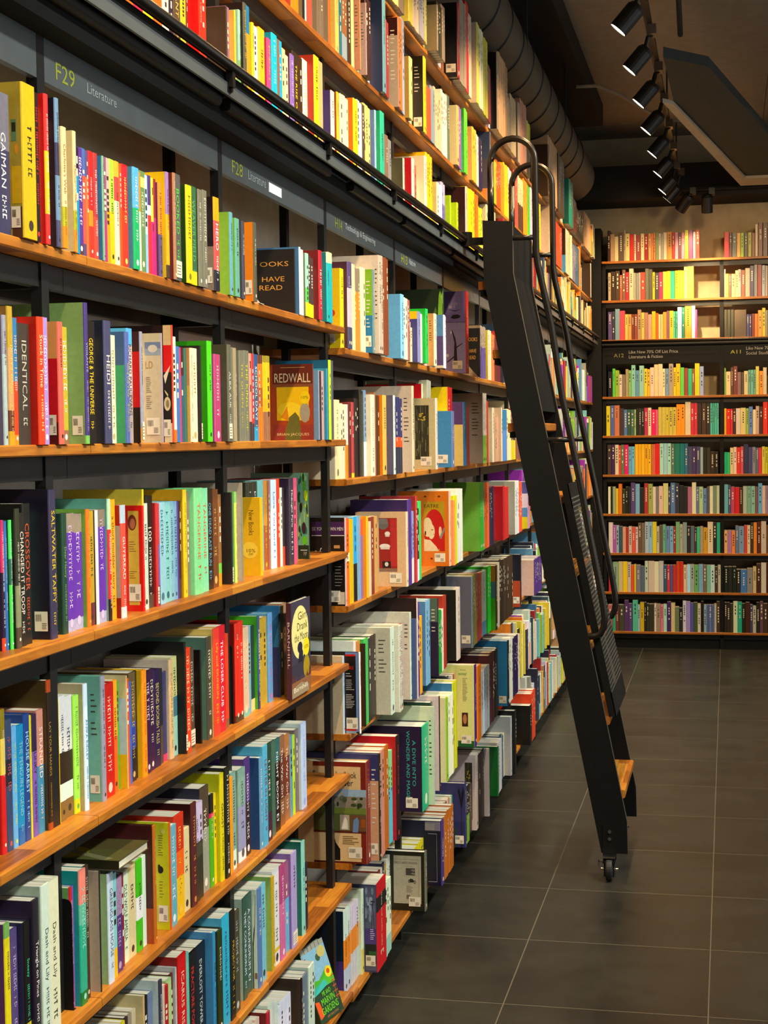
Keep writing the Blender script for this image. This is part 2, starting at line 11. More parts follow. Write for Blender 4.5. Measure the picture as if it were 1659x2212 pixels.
D1|266|*4574 39.2 236 1122 90 ec2 db2 S,A=sign,n;*4613 32.0 259 1109 13 446:25:cbc:70:547 423 n;*4646 32.0 262 1112 0 446:25:cbc:70:547 - n;4679 45.7 260 1113 0 eda - n;4725 30.0 256 1117 0 c80:72:876 - n;4756 30.0 253 1118 0 c80:72:876 - n;4786 30.0 256 1119 0 c80:72:876 - n;4817 34.4 265 1118 0 edb - tcba;4852 34.4 265 1118 0 edb -;*4888 24.3 263 1094 24 688 27a:45:7a1 S,b;*4913 31.2 310 1079 14 cba dcb b;*4944 31.2 312 1080 0 cba -;4977 32.3 313 1083 0 842 - tdb6;5009 32.3 314 1083 0 842 -;5042 32.3 312 1084 0 842 -;~5075 29.8 199 1130 0 7a8 - n;~5106 29.8 191 1130 0 998 - n;~5136 29.8 205 1130 0 ede - n;~5166 29.8 199 1130 0 bbb - n;~5197 29.8 203 1130 0 7a8 - n;~5227 29.8 197 1130 0 354 - n;*5258 49.4 217 1080 41 8cf 6ad t468;5308 43.5 212 1084 0 edc - n;5352 43.5 211 1085 0 edc - n;5397 52.9 211 1088 0 a66 - n;5450 31.6 137 1092 0 dca - tba9;~5519 35.8 122 1101 0 eda - n;5556 47.3 181 1080 13 88b 448:85:ec2 tede;5603 54.4 177 1084 0 eed - t687;5658 39.5 198 1070 14 2b5 0a3 tbeb;~5698 29.4 181 1110 0 832 - n;~5728 29.4 176 1110 0 832 - n;~5758 29.4 182 1110 0 433 - n;~5788 29.4 176 1110 0 222 - n;~5818 29.4 185 1110 0 c85 - n;~5848 29.4 187 1110 0 ede - n;*5878 48.5 197 1080 22 edb c95 b;~5927 30.6 179 1116 0 eda - n;~5958 30.6 187 1116 0 b94 - n;~5989 30.6 184 1116 0 7a8 - n;~6020 30.6 174 1116 0 345 - n;~6052 30.6 182 1116 0 433 - n;6083 31.1 207 1080 28 ede dca:5:547:60:58b t555;6115 31.1 204 1083 0 ede -;*6147 11.3 313 1091 45 120 120 A=leaf,n;~6159 30.4 285 1180 0 433 - n;~6190 30.4 277 1180 0 224 - n;~6221 30.4 291 1180 0 354 - n;~6252 30.4 289 1180 0 cba - n;~6282 30.4 274 1180 0 bbb - n;~6313 30.4 281 1180 0 222 - n;~6344 30.4 275 1180 0 222 - n;~6375 30.4 287 1180 0 ddc - n;~6406 30.4 297 1180 0 68a - n;~6499 30.4 274 1180 0 dcb - n;~6530 30.4 272 1180 0 222 - n;~6561 30.4 282 1180 0 224 - n;~6592 30.4 270 1180 0 c85 - n;*6623 66.4 345 1080 91 d23 648 A=birdtree,S,n;*7245 15.2 231 1118 53 211 222 A=books,n;7261 36.1 245 1118 0 548:60:987 - n;7297 36.1 244 1120 0 548:60:987 - n;7334 36.1 241 1119 0 548:60:987 - n;7371 36.1 246 1119 0 548:60:987 - n;7407 36.1 244 1121 0 548:60:987 - n;7477 36.7 236 1114 10 eca ec2 n;7514 36.7 239 1116 0 eca - n;7552 36.7 238 1116 0 eca - n;7589 34.7 226 1118 0 c74 - n;7625 34.7 230 1120 0 c74 - n;7660 34.7 225 1119 0 c74 - n;7695 34.7 227 1121 0 c74 - n;7731 37.2 213 1118 0 622 - tecb;7769 37.2 211 1119 0 622 -;7806 37.2 210 1119 0 622 -;7844 37.2 213 1120 0 622 -;7882 37.2 212 1118 0 622 -;7922 30.4 225 1101 0 334 - n;7953 33.6 262 1118 0 fff:70:b33 - n;7987 38.7 300 1122 0 93a 345 n;8027 13.9 233 1126 0 8b4 998 n;8042 14.6 237 1121 0 eda ede n;8057 22.8 234 1098 0 eda - n;8081 66.8 220 1107 0 bcb:52:c96 - n;8148 37.7 232 1101 0 eda:39:ddc - n;8187 34.6 294 1108 0 345 8b4 n;8222 40.5 230 1121 0 8b4 8b4 n;8264 30.4 297 1116 0 fff - n;8295 39.6 246 1129 0 58a cdc n;8335 63.2 243 1104 0 ede:29:eda 998 n;8399 25.0 215 1112 0 7bb cdc n;8458 27.5 248 1114 0 eda:60:dc4 eda n;8486 18.6 297 1123 0 c96:23:fff - n;8505 23.4 293 1118 0 eda - n;8529 25.5 242 1122 0 ede:74:345 bcb n;8556 14.3 267 1108 0 93a:43:bcb - n;8571 59.0 225 1122 0 334:57:dc4 93a n;8631 43.1 260 1113 0 8b4 - n;8675 39.8 213 1124 0 93a:77:345 dc4 n;8715 30.1 213 1109 0 7bb - n;8746 66.6 219 1125 0 345:51:b33 - n;8814 56.1 202 1115 0 dc4 eda n;8870 37.3 270 1129 0 8b4 b33 n;8909 35.4 225 1128 0 dc4 998 n;8945 21.9 230 1099 0 334 - n;8967 41.3 258 1103 0 7bb:59:bcb b33 n;9009 59.0 204 1117 0 345:22:ede - n;9069 24.2 280 1108 0 ede 334 n;9094 16.2 269 1125 0 e83 - n;9111 35.7 240 1118 0 998 ddc n;9148 55.4 298 1126 0 998 - n;9204 22.7 206 1122 0 93a - n;9227 34.0 217 1107 0 b33:51:dc4 cdc n;9262 24.5 266 1126 0 fff:18:998 - n;9288 41.3 219 1104 0 ddc - n;9330 15.6 223 1129 0 222:18:ddc - n;9346 59.2 301 1123 0 7bb - n;9438 34.2 237 1125 0 222 998 n;9474 28.8 264 1115 0 7bb:70:222 - n;9503 46.9 200 1126 0 fff ede n;9551 13.2 290 1123 0 b33 - n;9565 33.4 226 1104 0 dc4 ede n;9599 27.6 227 1127 0 eda:65:bcb 8b4 n;9628 53.2 237 1127 0 e83 - n;9682 16.9 247 1110 0 222 - n;9699 32.8 241 1100 0 93a - n;9733 18.5 248 1113 0 7bb - n;9752 16.3 317 1117 0 dc4 ddc n;9769 39.0 267 1120 0 cdc:59:fff - n;9809 45.5 230 1099 0 b33 93a n;9855 36.7 227 1127 0 334 fff n;9893 48.6 221 1121 0 b33 222 n;9942 28.1 240 1103 0 222:67:7bb - n;9971 34.7 242 1099 0 b33 - n;10007 17.4 213 1111 0 fff e83 n;10025 15.4 205 1124 0 345:74:93a b33 n;10041 61.5 247 1126 0 345 - n;10103 40.6 310 1107 0 998 bcb n;10145 42.5 232 1108 0 334:25:b33 - n;10188 26.7 277 1130 0 bcb - n;10216 39.9 221 1126 0 345 - n;10256 39.7 235 1108 0 e83 bcb n;10297 25.3 229 1122 0 cdc cdc n;10323 48.0 297 1118 0 fff cdc n;10372 14.4 225 1129 0 cdc:47:fff - n;10420 21.1 267 1111 0 998:75:c96 - n;10441 41.0 263 1109 0 c96 ede n;10483 28.4 292 1101 0 7bb - n;10512 19.2 230 1099 0 e83:62:334 - n;10532 18.2 209 1125 0 dc4:73:cdc - n;10551 45.5 258 1099 0 eda:73:eda - n;10598 26.3 274 1126 0 ddc:62:e83 eda n;10625 45.5 245 1118 0 fff:62:345 - n;10671 44.5 251 1126 0 eda:76:ede - n;10716 28.3 221 1104 0 c96 - n;10745 45.0 207 1126 0 ddc c96 n;10791 34.2 212 1100 0 93a - n;10826 39.7 236 1104 0 c96 - n;10867 29.6 215 1115 0 cdc - n;10897 25.5 257 1115 0 eda - n;10924 22.2 244 1122 0 ddc - n;10947 58.0 263 1119 0 222 - n;11005 38.2 202 1117 0 345 - n;11044 29.1 249 1107 0 b33 - n;11074 39.0 306 1128 0 8b4 58a n;11114 40.4 262 1120 0 58a 345 n;11155 18.8 243 1115 0 334 - n;11175 62.0 212 1126 0 998 - n;11238 29.3 219 1114 0 dc4 - n;11268 60.3 259 1121 0 222 - n;11329 26.1 245 1099 0 c96:29:bcb - n;11356 11.6 289 1110 0 222:48:bcb - n;11401 39.0 205 1128 0 7bb - n;11440 39.7 205 1117 0 c96 fff n;11481 17.1 205 1118 0 c96 - n;11499 35.3 297 1116 0 bcb:49:8b4 - n;11535 57.8 277 1109 0 334 - n;11593 44.9 260 1109 0 c96:54:998 - n;11639 36.1 218 1115 0 58a:27:eda - n;11676 47.4 217 1109 0 bcb 58a n;11724 44.1 221 1102 0 222 ede n;11769 33.2 241 1110 0 334 - n;11803 67.6 220 1113 0 8b4 - n;11871 41.0 251 1130 0 8b4 8b4 n;11913 57.5 304 1119 0 8b4 c96 n;11972 38.0 200 1105 0 ddc:74:dc4 - n;12010 30.4 212 1114 0 bcb 93a n;12042 27.1 280 1122 0 b33 - n;12070 56.7 239 1112 0 8b4:71:ede c96 n;12127 18.5 213 1124 0 ede 345 n;12146 32.0 243 1115 0 ddc 334 n;12179 45.0 224 1127 0 c96:62:cdc - n;12225 14.4 227 1125 0 ede 93a n;12240 21.0 267 1121 0 93a - n;12262 38.0 316 1105 0 58a - n;12301 36.9 241 1107 0 998 ede n;12338 9.8 242 1118 0 222 - n;12382 28.5 233 1103 0 bcb cdc n;12411 26.4 262 1122 0 ede - n;12438 55.8 239 1099 0 fff - n;12495 17.1 215 1109 0 c96:55:bcb - n;12513 19.5 222 1108 0 dc4 - n;12533 16.2 233 1116 0 cdc:34:7bb - n;12550 15.8 206 1120 0 c96:63:8b4 - n;12566 35.7 215 1108 0 7bb:74:e83 - n;12603 55.8 300 1102 0 998 - n;12659 45.2 259 1112 0 c96 - n;12705 35.3 204 1120 0 93a - n;12742 28.4 251 1129 0 bcb:28:ede - n;12771 35.8 230 1121 0 8b4 c96 n;12807 31.6 259 1124 0 93a - n;12840 35.7 264 1119 0 bcb bcb n;12876 44.0 251 1115 0 58a:50:222 - n;12921 46.7 211 1101 0 93a - n;12969 26.8 217 1114 0 334 - n;12996 45.6 243 1125 0 fff ede n;13043 14.4 216 1098 0 345 b33 n;13058 13.8 249 1126 0 bcb bcb n;13072 45.4 212 1121 0 dc4 - n;13119 39.1 233 1123 0 345 - n;13159 40.4 207 1114 0 fff:48:ddc - n;13200 16.1 243 1130 0 b33 ddc n;13217 24.8 215 1103 0 93a - n;13242 37.9 221 1123 0 334:41:93a 334 n
D2|-125|*4574 57.2 238 1144 74 eda edb t776;4631 30.5 228 1142 0 edb - tba8;4662 30.5 226 1144 0 edb -;4694 32.3 226 1141 0 c82:45:edc - n;4727 33.2 232 1139 0 622 - tc86;4761 31.3 234 1138 0 dc2:6:b44 - t733;4793 33.0 247 1136 0 211 - tddc;4826 33.0 245 1139 0 211 -;4860 28.9 275 1135 10 221 0c0a08 b;4889 28.9 272 1137 0 221 -;4919 28.7 275 1134 0 eee:40:79b - n;*4949 51.7 262 1118 15 fec edb t998;5001 11.8 270 1117 0 964 - n;5013 33.5 260 1118 0 421 - tdb9;5047 33.5 261 1120 0 421 -;*5082 52.2 263 1108 10 eb5 e81 n;*5135 24.3 263 1083 25 cdd 557 n;5160 32.5 258 1087 0 334:35:e52:48:336 - A=spectrum,n;5193 32.5 258 1089 0 334:35:e52:48:336 - n;5226 32.5 259 1089 0 334:35:e52:48:336 - n;5259 32.5 255 1087 0 334:35:e52:48:336 - n;~5292 35.2 230 1122 0 224 - n;~5328 35.2 234 1122 0 832 - n;~5364 35.2 232 1122 0 eda - n;~5399 35.2 242 1122 0 cba - n;*5436 28.7 303 1080 34 dca cba b;~5530 32.3 240 1172 0 224 - n;~5563 32.3 236 1172 0 222 - n;~5596 32.3 248 1172 0 998 - n;~5629 32.3 242 1172 0 7a8 - n;~5661 32.3 253 1172 0 643 - n;~5694 32.3 248 1172 0 dcb - n;~5727 32.3 237 1172 0 224 - n;~5760 32.3 246 1172 0 b94 - n;~5792 32.3 250 1172 0 643 - n;~5825 32.3 255 1172 0 cba - n;~5858 32.3 255 1172 0 222 - n;*5891 35.3 270 1080 82 dcb c9b98a A=forest,S,n;*5927 17.0 326 1139 43 edb d12 n;*5945 37.8 341 1122 16 aa9 bb9 n;*5983 37.8 339 1122 0 aa9 - n;~6022 31.6 200 1172 0 222 - n;~6054 31.6 200 1172 0 354 - n;~6086 31.6 196 1172 0 832 - n;~6118 31.6 201 1172 0 a33 - n;~6150 31.6 207 1172 0 cba - n;~6182 31.6 206 1172 0 354 - n;~6214 31.6 211 1172 0 57a - n;*6247 53.5 226 1080 83 67a 48b S,n;6301 36.6 324 1104 46 b12 ec2 b;6338 36.6 323 1105 0 b12 -;6375 36.6 324 1106 0 b12 -;~6413 28.7 232 1132 0 7a8 - n;~6501 28.7 251 1132 0 ddc - n;6530 31.7 266 1080 44 37a ec7:65:647 b;6562 31.7 268 1083 0 37a -;6594 31.7 267 1081 0 37a -;6627 33.2 257 1084 0 c12 - n;6661 33.2 257 1086 0 c12 - n;6695 33.2 256 1087 0 c12 - n;~6729 30.8 228 1147 0 643 - n;~6760 30.8 239 1147 0 222 - n;~6791 30.8 241 1147 0 68a - n;~6823 30.8 233 1147 0 643 - n;~6854 30.8 235 1147 0 998 - n;~6885 30.8 237 1147 0 68a - n;~6917 30.8 230 1147 0 7a8 - n;~6948 30.8 232 1147 0 222 - n;~6979 30.8 238 1147 0 c85 - n;~7011 30.8 231 1147 0 7a8 - n;~7042 30.8 230 1147 0 bbb - n;*7074 37.0 318 1080 58 8b4:40:dcb dcb b;*7111 37.0 316 1081 0 8b4:40:dcb -;*7149 37.0 319 1081 0 8b4:40:dcb -;7187 39.6 287 1084 0 c32 - n;7227 39.6 284 1085 0 c32 - n;~7268 32.1 231 1107 0 c85 - n;~7300 32.1 234 1107 0 cba - n;~7333 32.1 241 1107 0 dcb - n;7366 55.5 257 1080 19 dca cb9 n;7477 39.7 216 1084 0 c97 - n;7517 39.7 212 1087 0 c97 - n;7558 39.7 218 1085 0 c97 - n;7599 27.9 260 1070 14 dca db9 n;7627 33.3 251 1074 0 58c:60:27a - tdee;7661 33.3 248 1075 0 58c:60:27a -;7695 33.3 253 1077 0 58c:60:27a -;7729 33.3 250 1075 0 58c:60:27a -;7763 33.3 248 1075 0 58c:60:27a -;7796 33.3 253 1076 0 58c:60:27a -;7831 39.0 254 1078 0 eda - tba8;7870 39.0 258 1080 0 eda -;7910 39.0 256 1080 0 eda -;7950 39.0 252 1079 0 eda -;7989 39.0 254 1081 0 eda -;8029 36.0 201 1082 0 dc2:50:322 - n;8066 36.0 205 1083 0 dc2:50:322 - n;8103 36.0 204 1084 0 dc2:50:322 - n;8139 36.0 197 1085 0 dc2:50:322 - n;8176 36.0 199 1084 0 dc2:50:322 - n;8213 34.8 231 1086 0 854 - n;8248 34.8 229 1089 0 854 - n;8284 34.8 229 1089 0 854 - n;8319 34.8 230 1087 0 854 - n;8354 34.8 231 1089 0 854 - n;8390 34.8 229 1088 0 854 - n;8458 41.7 266 1119 0 b33 - n;8500 35.8 244 1129 0 345:28:bcb - n;8537 32.7 272 1101 0 b33 - n;8570 22.5 257 1130 0 c96 - n;8594 45.9 313 1121 0 eda - n;8640 49.3 294 1120 0 345 b33 n;8690 51.4 227 1124 0 b33 345 n;8743 26.4 243 1117 0 eda 998 n;8770 21.6 216 1114 0 e83 - n;8792 35.3 203 1102 0 fff:21:222 - n;8828 43.3 204 1113 0 eda:38:b33 - n;8872 67.2 292 1125 0 345 - n;8940 30.1 265 1103 0 cdc b33 n;8971 23.3 203 1119 0 dc4 - n;8995 21.3 229 1103 0 c96 - n;9018 38.9 254 1101 0 ddc - n;9057 45.2 215 1126 0 bcb - n;9103 68.2 259 1120 0 dc4:56:222 - n;9172 67.1 235 1099 0 998 - n;9240 25.0 214 1117 0 345 58a n;9266 61.6 214 1117 0 ddc - n;9328 37.9 259 1102 0 e83 - n;9367 38.2 269 1124 0 bcb - n;9438 61.4 284 1110 0 222:73:e83 e83 n;9501 48.4 246 1122 0 93a - n;9550 34.2 260 1098 0 7bb - n;9585 30.2 218 1103 0 dc4 fff n;9616 47.3 273 1121 0 bcb b33 n;9664 27.1 264 1116 0 eda - n;9692 16.8 269 1123 0 c96 7bb n;9709 31.1 243 1101 0 bcb:78:ddc 7bb n;9741 18.0 212 1119 0 ede 345 n;9760 42.6 266 1099 0 e83 - n;9804 47.2 297 1100 0 ddc:57:e83 7bb n;9852 56.0 205 1108 0 93a:80:eda - n;9908 67.6 217 1118 0 7bb 334 n;9977 37.0 263 1111 0 8b4:43:e83 eda n;10015 29.1 226 1122 0 334:78:345 - n;10044 37.5 272 1102 0 e83:23:ddc - n;10083 16.7 312 1113 0 bcb - n;10100 14.1 254 1107 0 b33 - n;10115 26.3 214 1100 0 998 bcb n;10142 27.1 317 1115 0 345:16:b33 - n;10170 46.8 283 1119 0 eda:28:e83 - n;10218 36.6 213 1116 0 fff - n;10255 25.3 297 1098 0 222 bcb n;10281 68.6 254 1121 0 bcb b33 n;10351 35.5 218 1106 0 b33 - n;10420 14.3 208 1102 0 58a e83 n;10435 37.9 232 1114 0 bcb fff n;10473 39.2 230 1122 0 345 cdc n;10513 28.6 207 1122 0 dc4 - n;10543 40.0 205 1101 0 334:48:58a bcb n;10584 27.3 244 1127 0 998 - n;10612 41.6 211 1119 0 b33 93a n;10654 23.2 247 1104 0 dc4:64:bcb - n;10678 19.6 201 1114 0 fff - n;10698 18.8 233 1117 0 998 dc4 n;10718 52.2 265 1125 0 58a:37:58a - n;10771 39.0 261 1124 0 222 334 n;10811 23.8 301 1099 0 334 ddc n;10835 29.1 232 1119 0 eda - n;10865 41.7 231 1110 0 334 345 n;10908 34.3 277 1127 0 58a 7bb n;10943 53.7 228 1115 0 345 - n;10997 47.8 284 1101 0 eda:24:998 93a n;11046 16.2 262 1122 0 fff 93a n;11063 25.8 263 1114 0 e83 e83 n;11090 28.7 251 1119 0 8b4:61:dc4 - n;11119 18.0 314 1130 0 93a - n;11138 48.3 262 1103 0 e83 - n;11187 31.1 247 1104 0 eda c96 n;11219 46.2 253 1119 0 ede 7bb n;11266 43.2 224 1125 0 ddc - n;11310 49.9 274 1129 0 8b4 - n;11401 23.3 311 1121 0 dc4 222 n;11425 41.4 215 1112 0 c96 - n;11467 41.0 251 1121 0 fff - n;11509 51.8 282 1124 0 eda - n;11561 46.5 249 1123 0 345 eda n;11608 64.6 223 1100 0 8b4 - n;11674 36.3 244 1110 0 8b4 - n;11711 66.9 214 1114 0 ddc - n;11779 47.4 213 1115 0 b33:59:222 - n;11827 35.9 255 1105 0 93a:15:998 - n;11864 15.8 249 1123 0 cdc:32:7bb - n;11880 41.3 302 1119 0 998:50:58a 8b4 n;11922 34.3 238 1119 0 ede - n;11957 18.5 281 1129 0 dc4 - n;11977 45.1 248 1119 0 bcb:48:7bb - n;12022 35.7 201 1120 0 e83:37:7bb - n;12059 26.0 287 1109 0 fff:40:334 - n;12086 29.5 236 1104 0 7bb - n;12116 37.3 280 1110 0 58a - n;12154 60.9 249 1114 0 345 - n;12216 23.1 224 1110 0 c96 - n;12240 30.9 245 1098 0 ddc:66:bcb 8b4 n;12272 18.6 222 1107 0 eda - n;12291 37.9 203 1111 0 dc4 - n;12330 18.5 203 1115 0 93a - n;12382 43.2 251 1110 0 dc4 - n;12425 58.7 246 1110 0 c96 - n;12485 65.0 256 1126 0 998 - n;12551 40.9 217 1105 0 93a - n;12592 53.1 266 1099 0 93a - n;12646 20.9 235 1103 0 cdc 93a n;12668 31.2 222 1106 0 8b4 345 n;12700 15.5 287 1125 0 bcb - n;12716 39.6 319 1107 0 7bb - n;12757 48.9 218 1107 0 58a - n;12806 60.3 221 1101 0 8b4:32:345 - n;12867 38.5 204 1117 0 58a:38:93a - n;12907 48.4 254 1121 0 ede - n;12956 39.8 255 1113 0 ede - n;12997 26.3 268 1117 0 b33 - n;13024 26.4 202 1118 0 ede eda n;13051 52.5 273 1106 0 8b4 - n;13104 63.7 263 1102 0 fff:36:eda cdc n;13169 19.4 249 1124 0 8b4 58a n;13189 32.9 260 1107 0 fff - n;13223 45.3 203 1124 0 334 - n;13269 27.3 228 1103 0 ede 7bb n
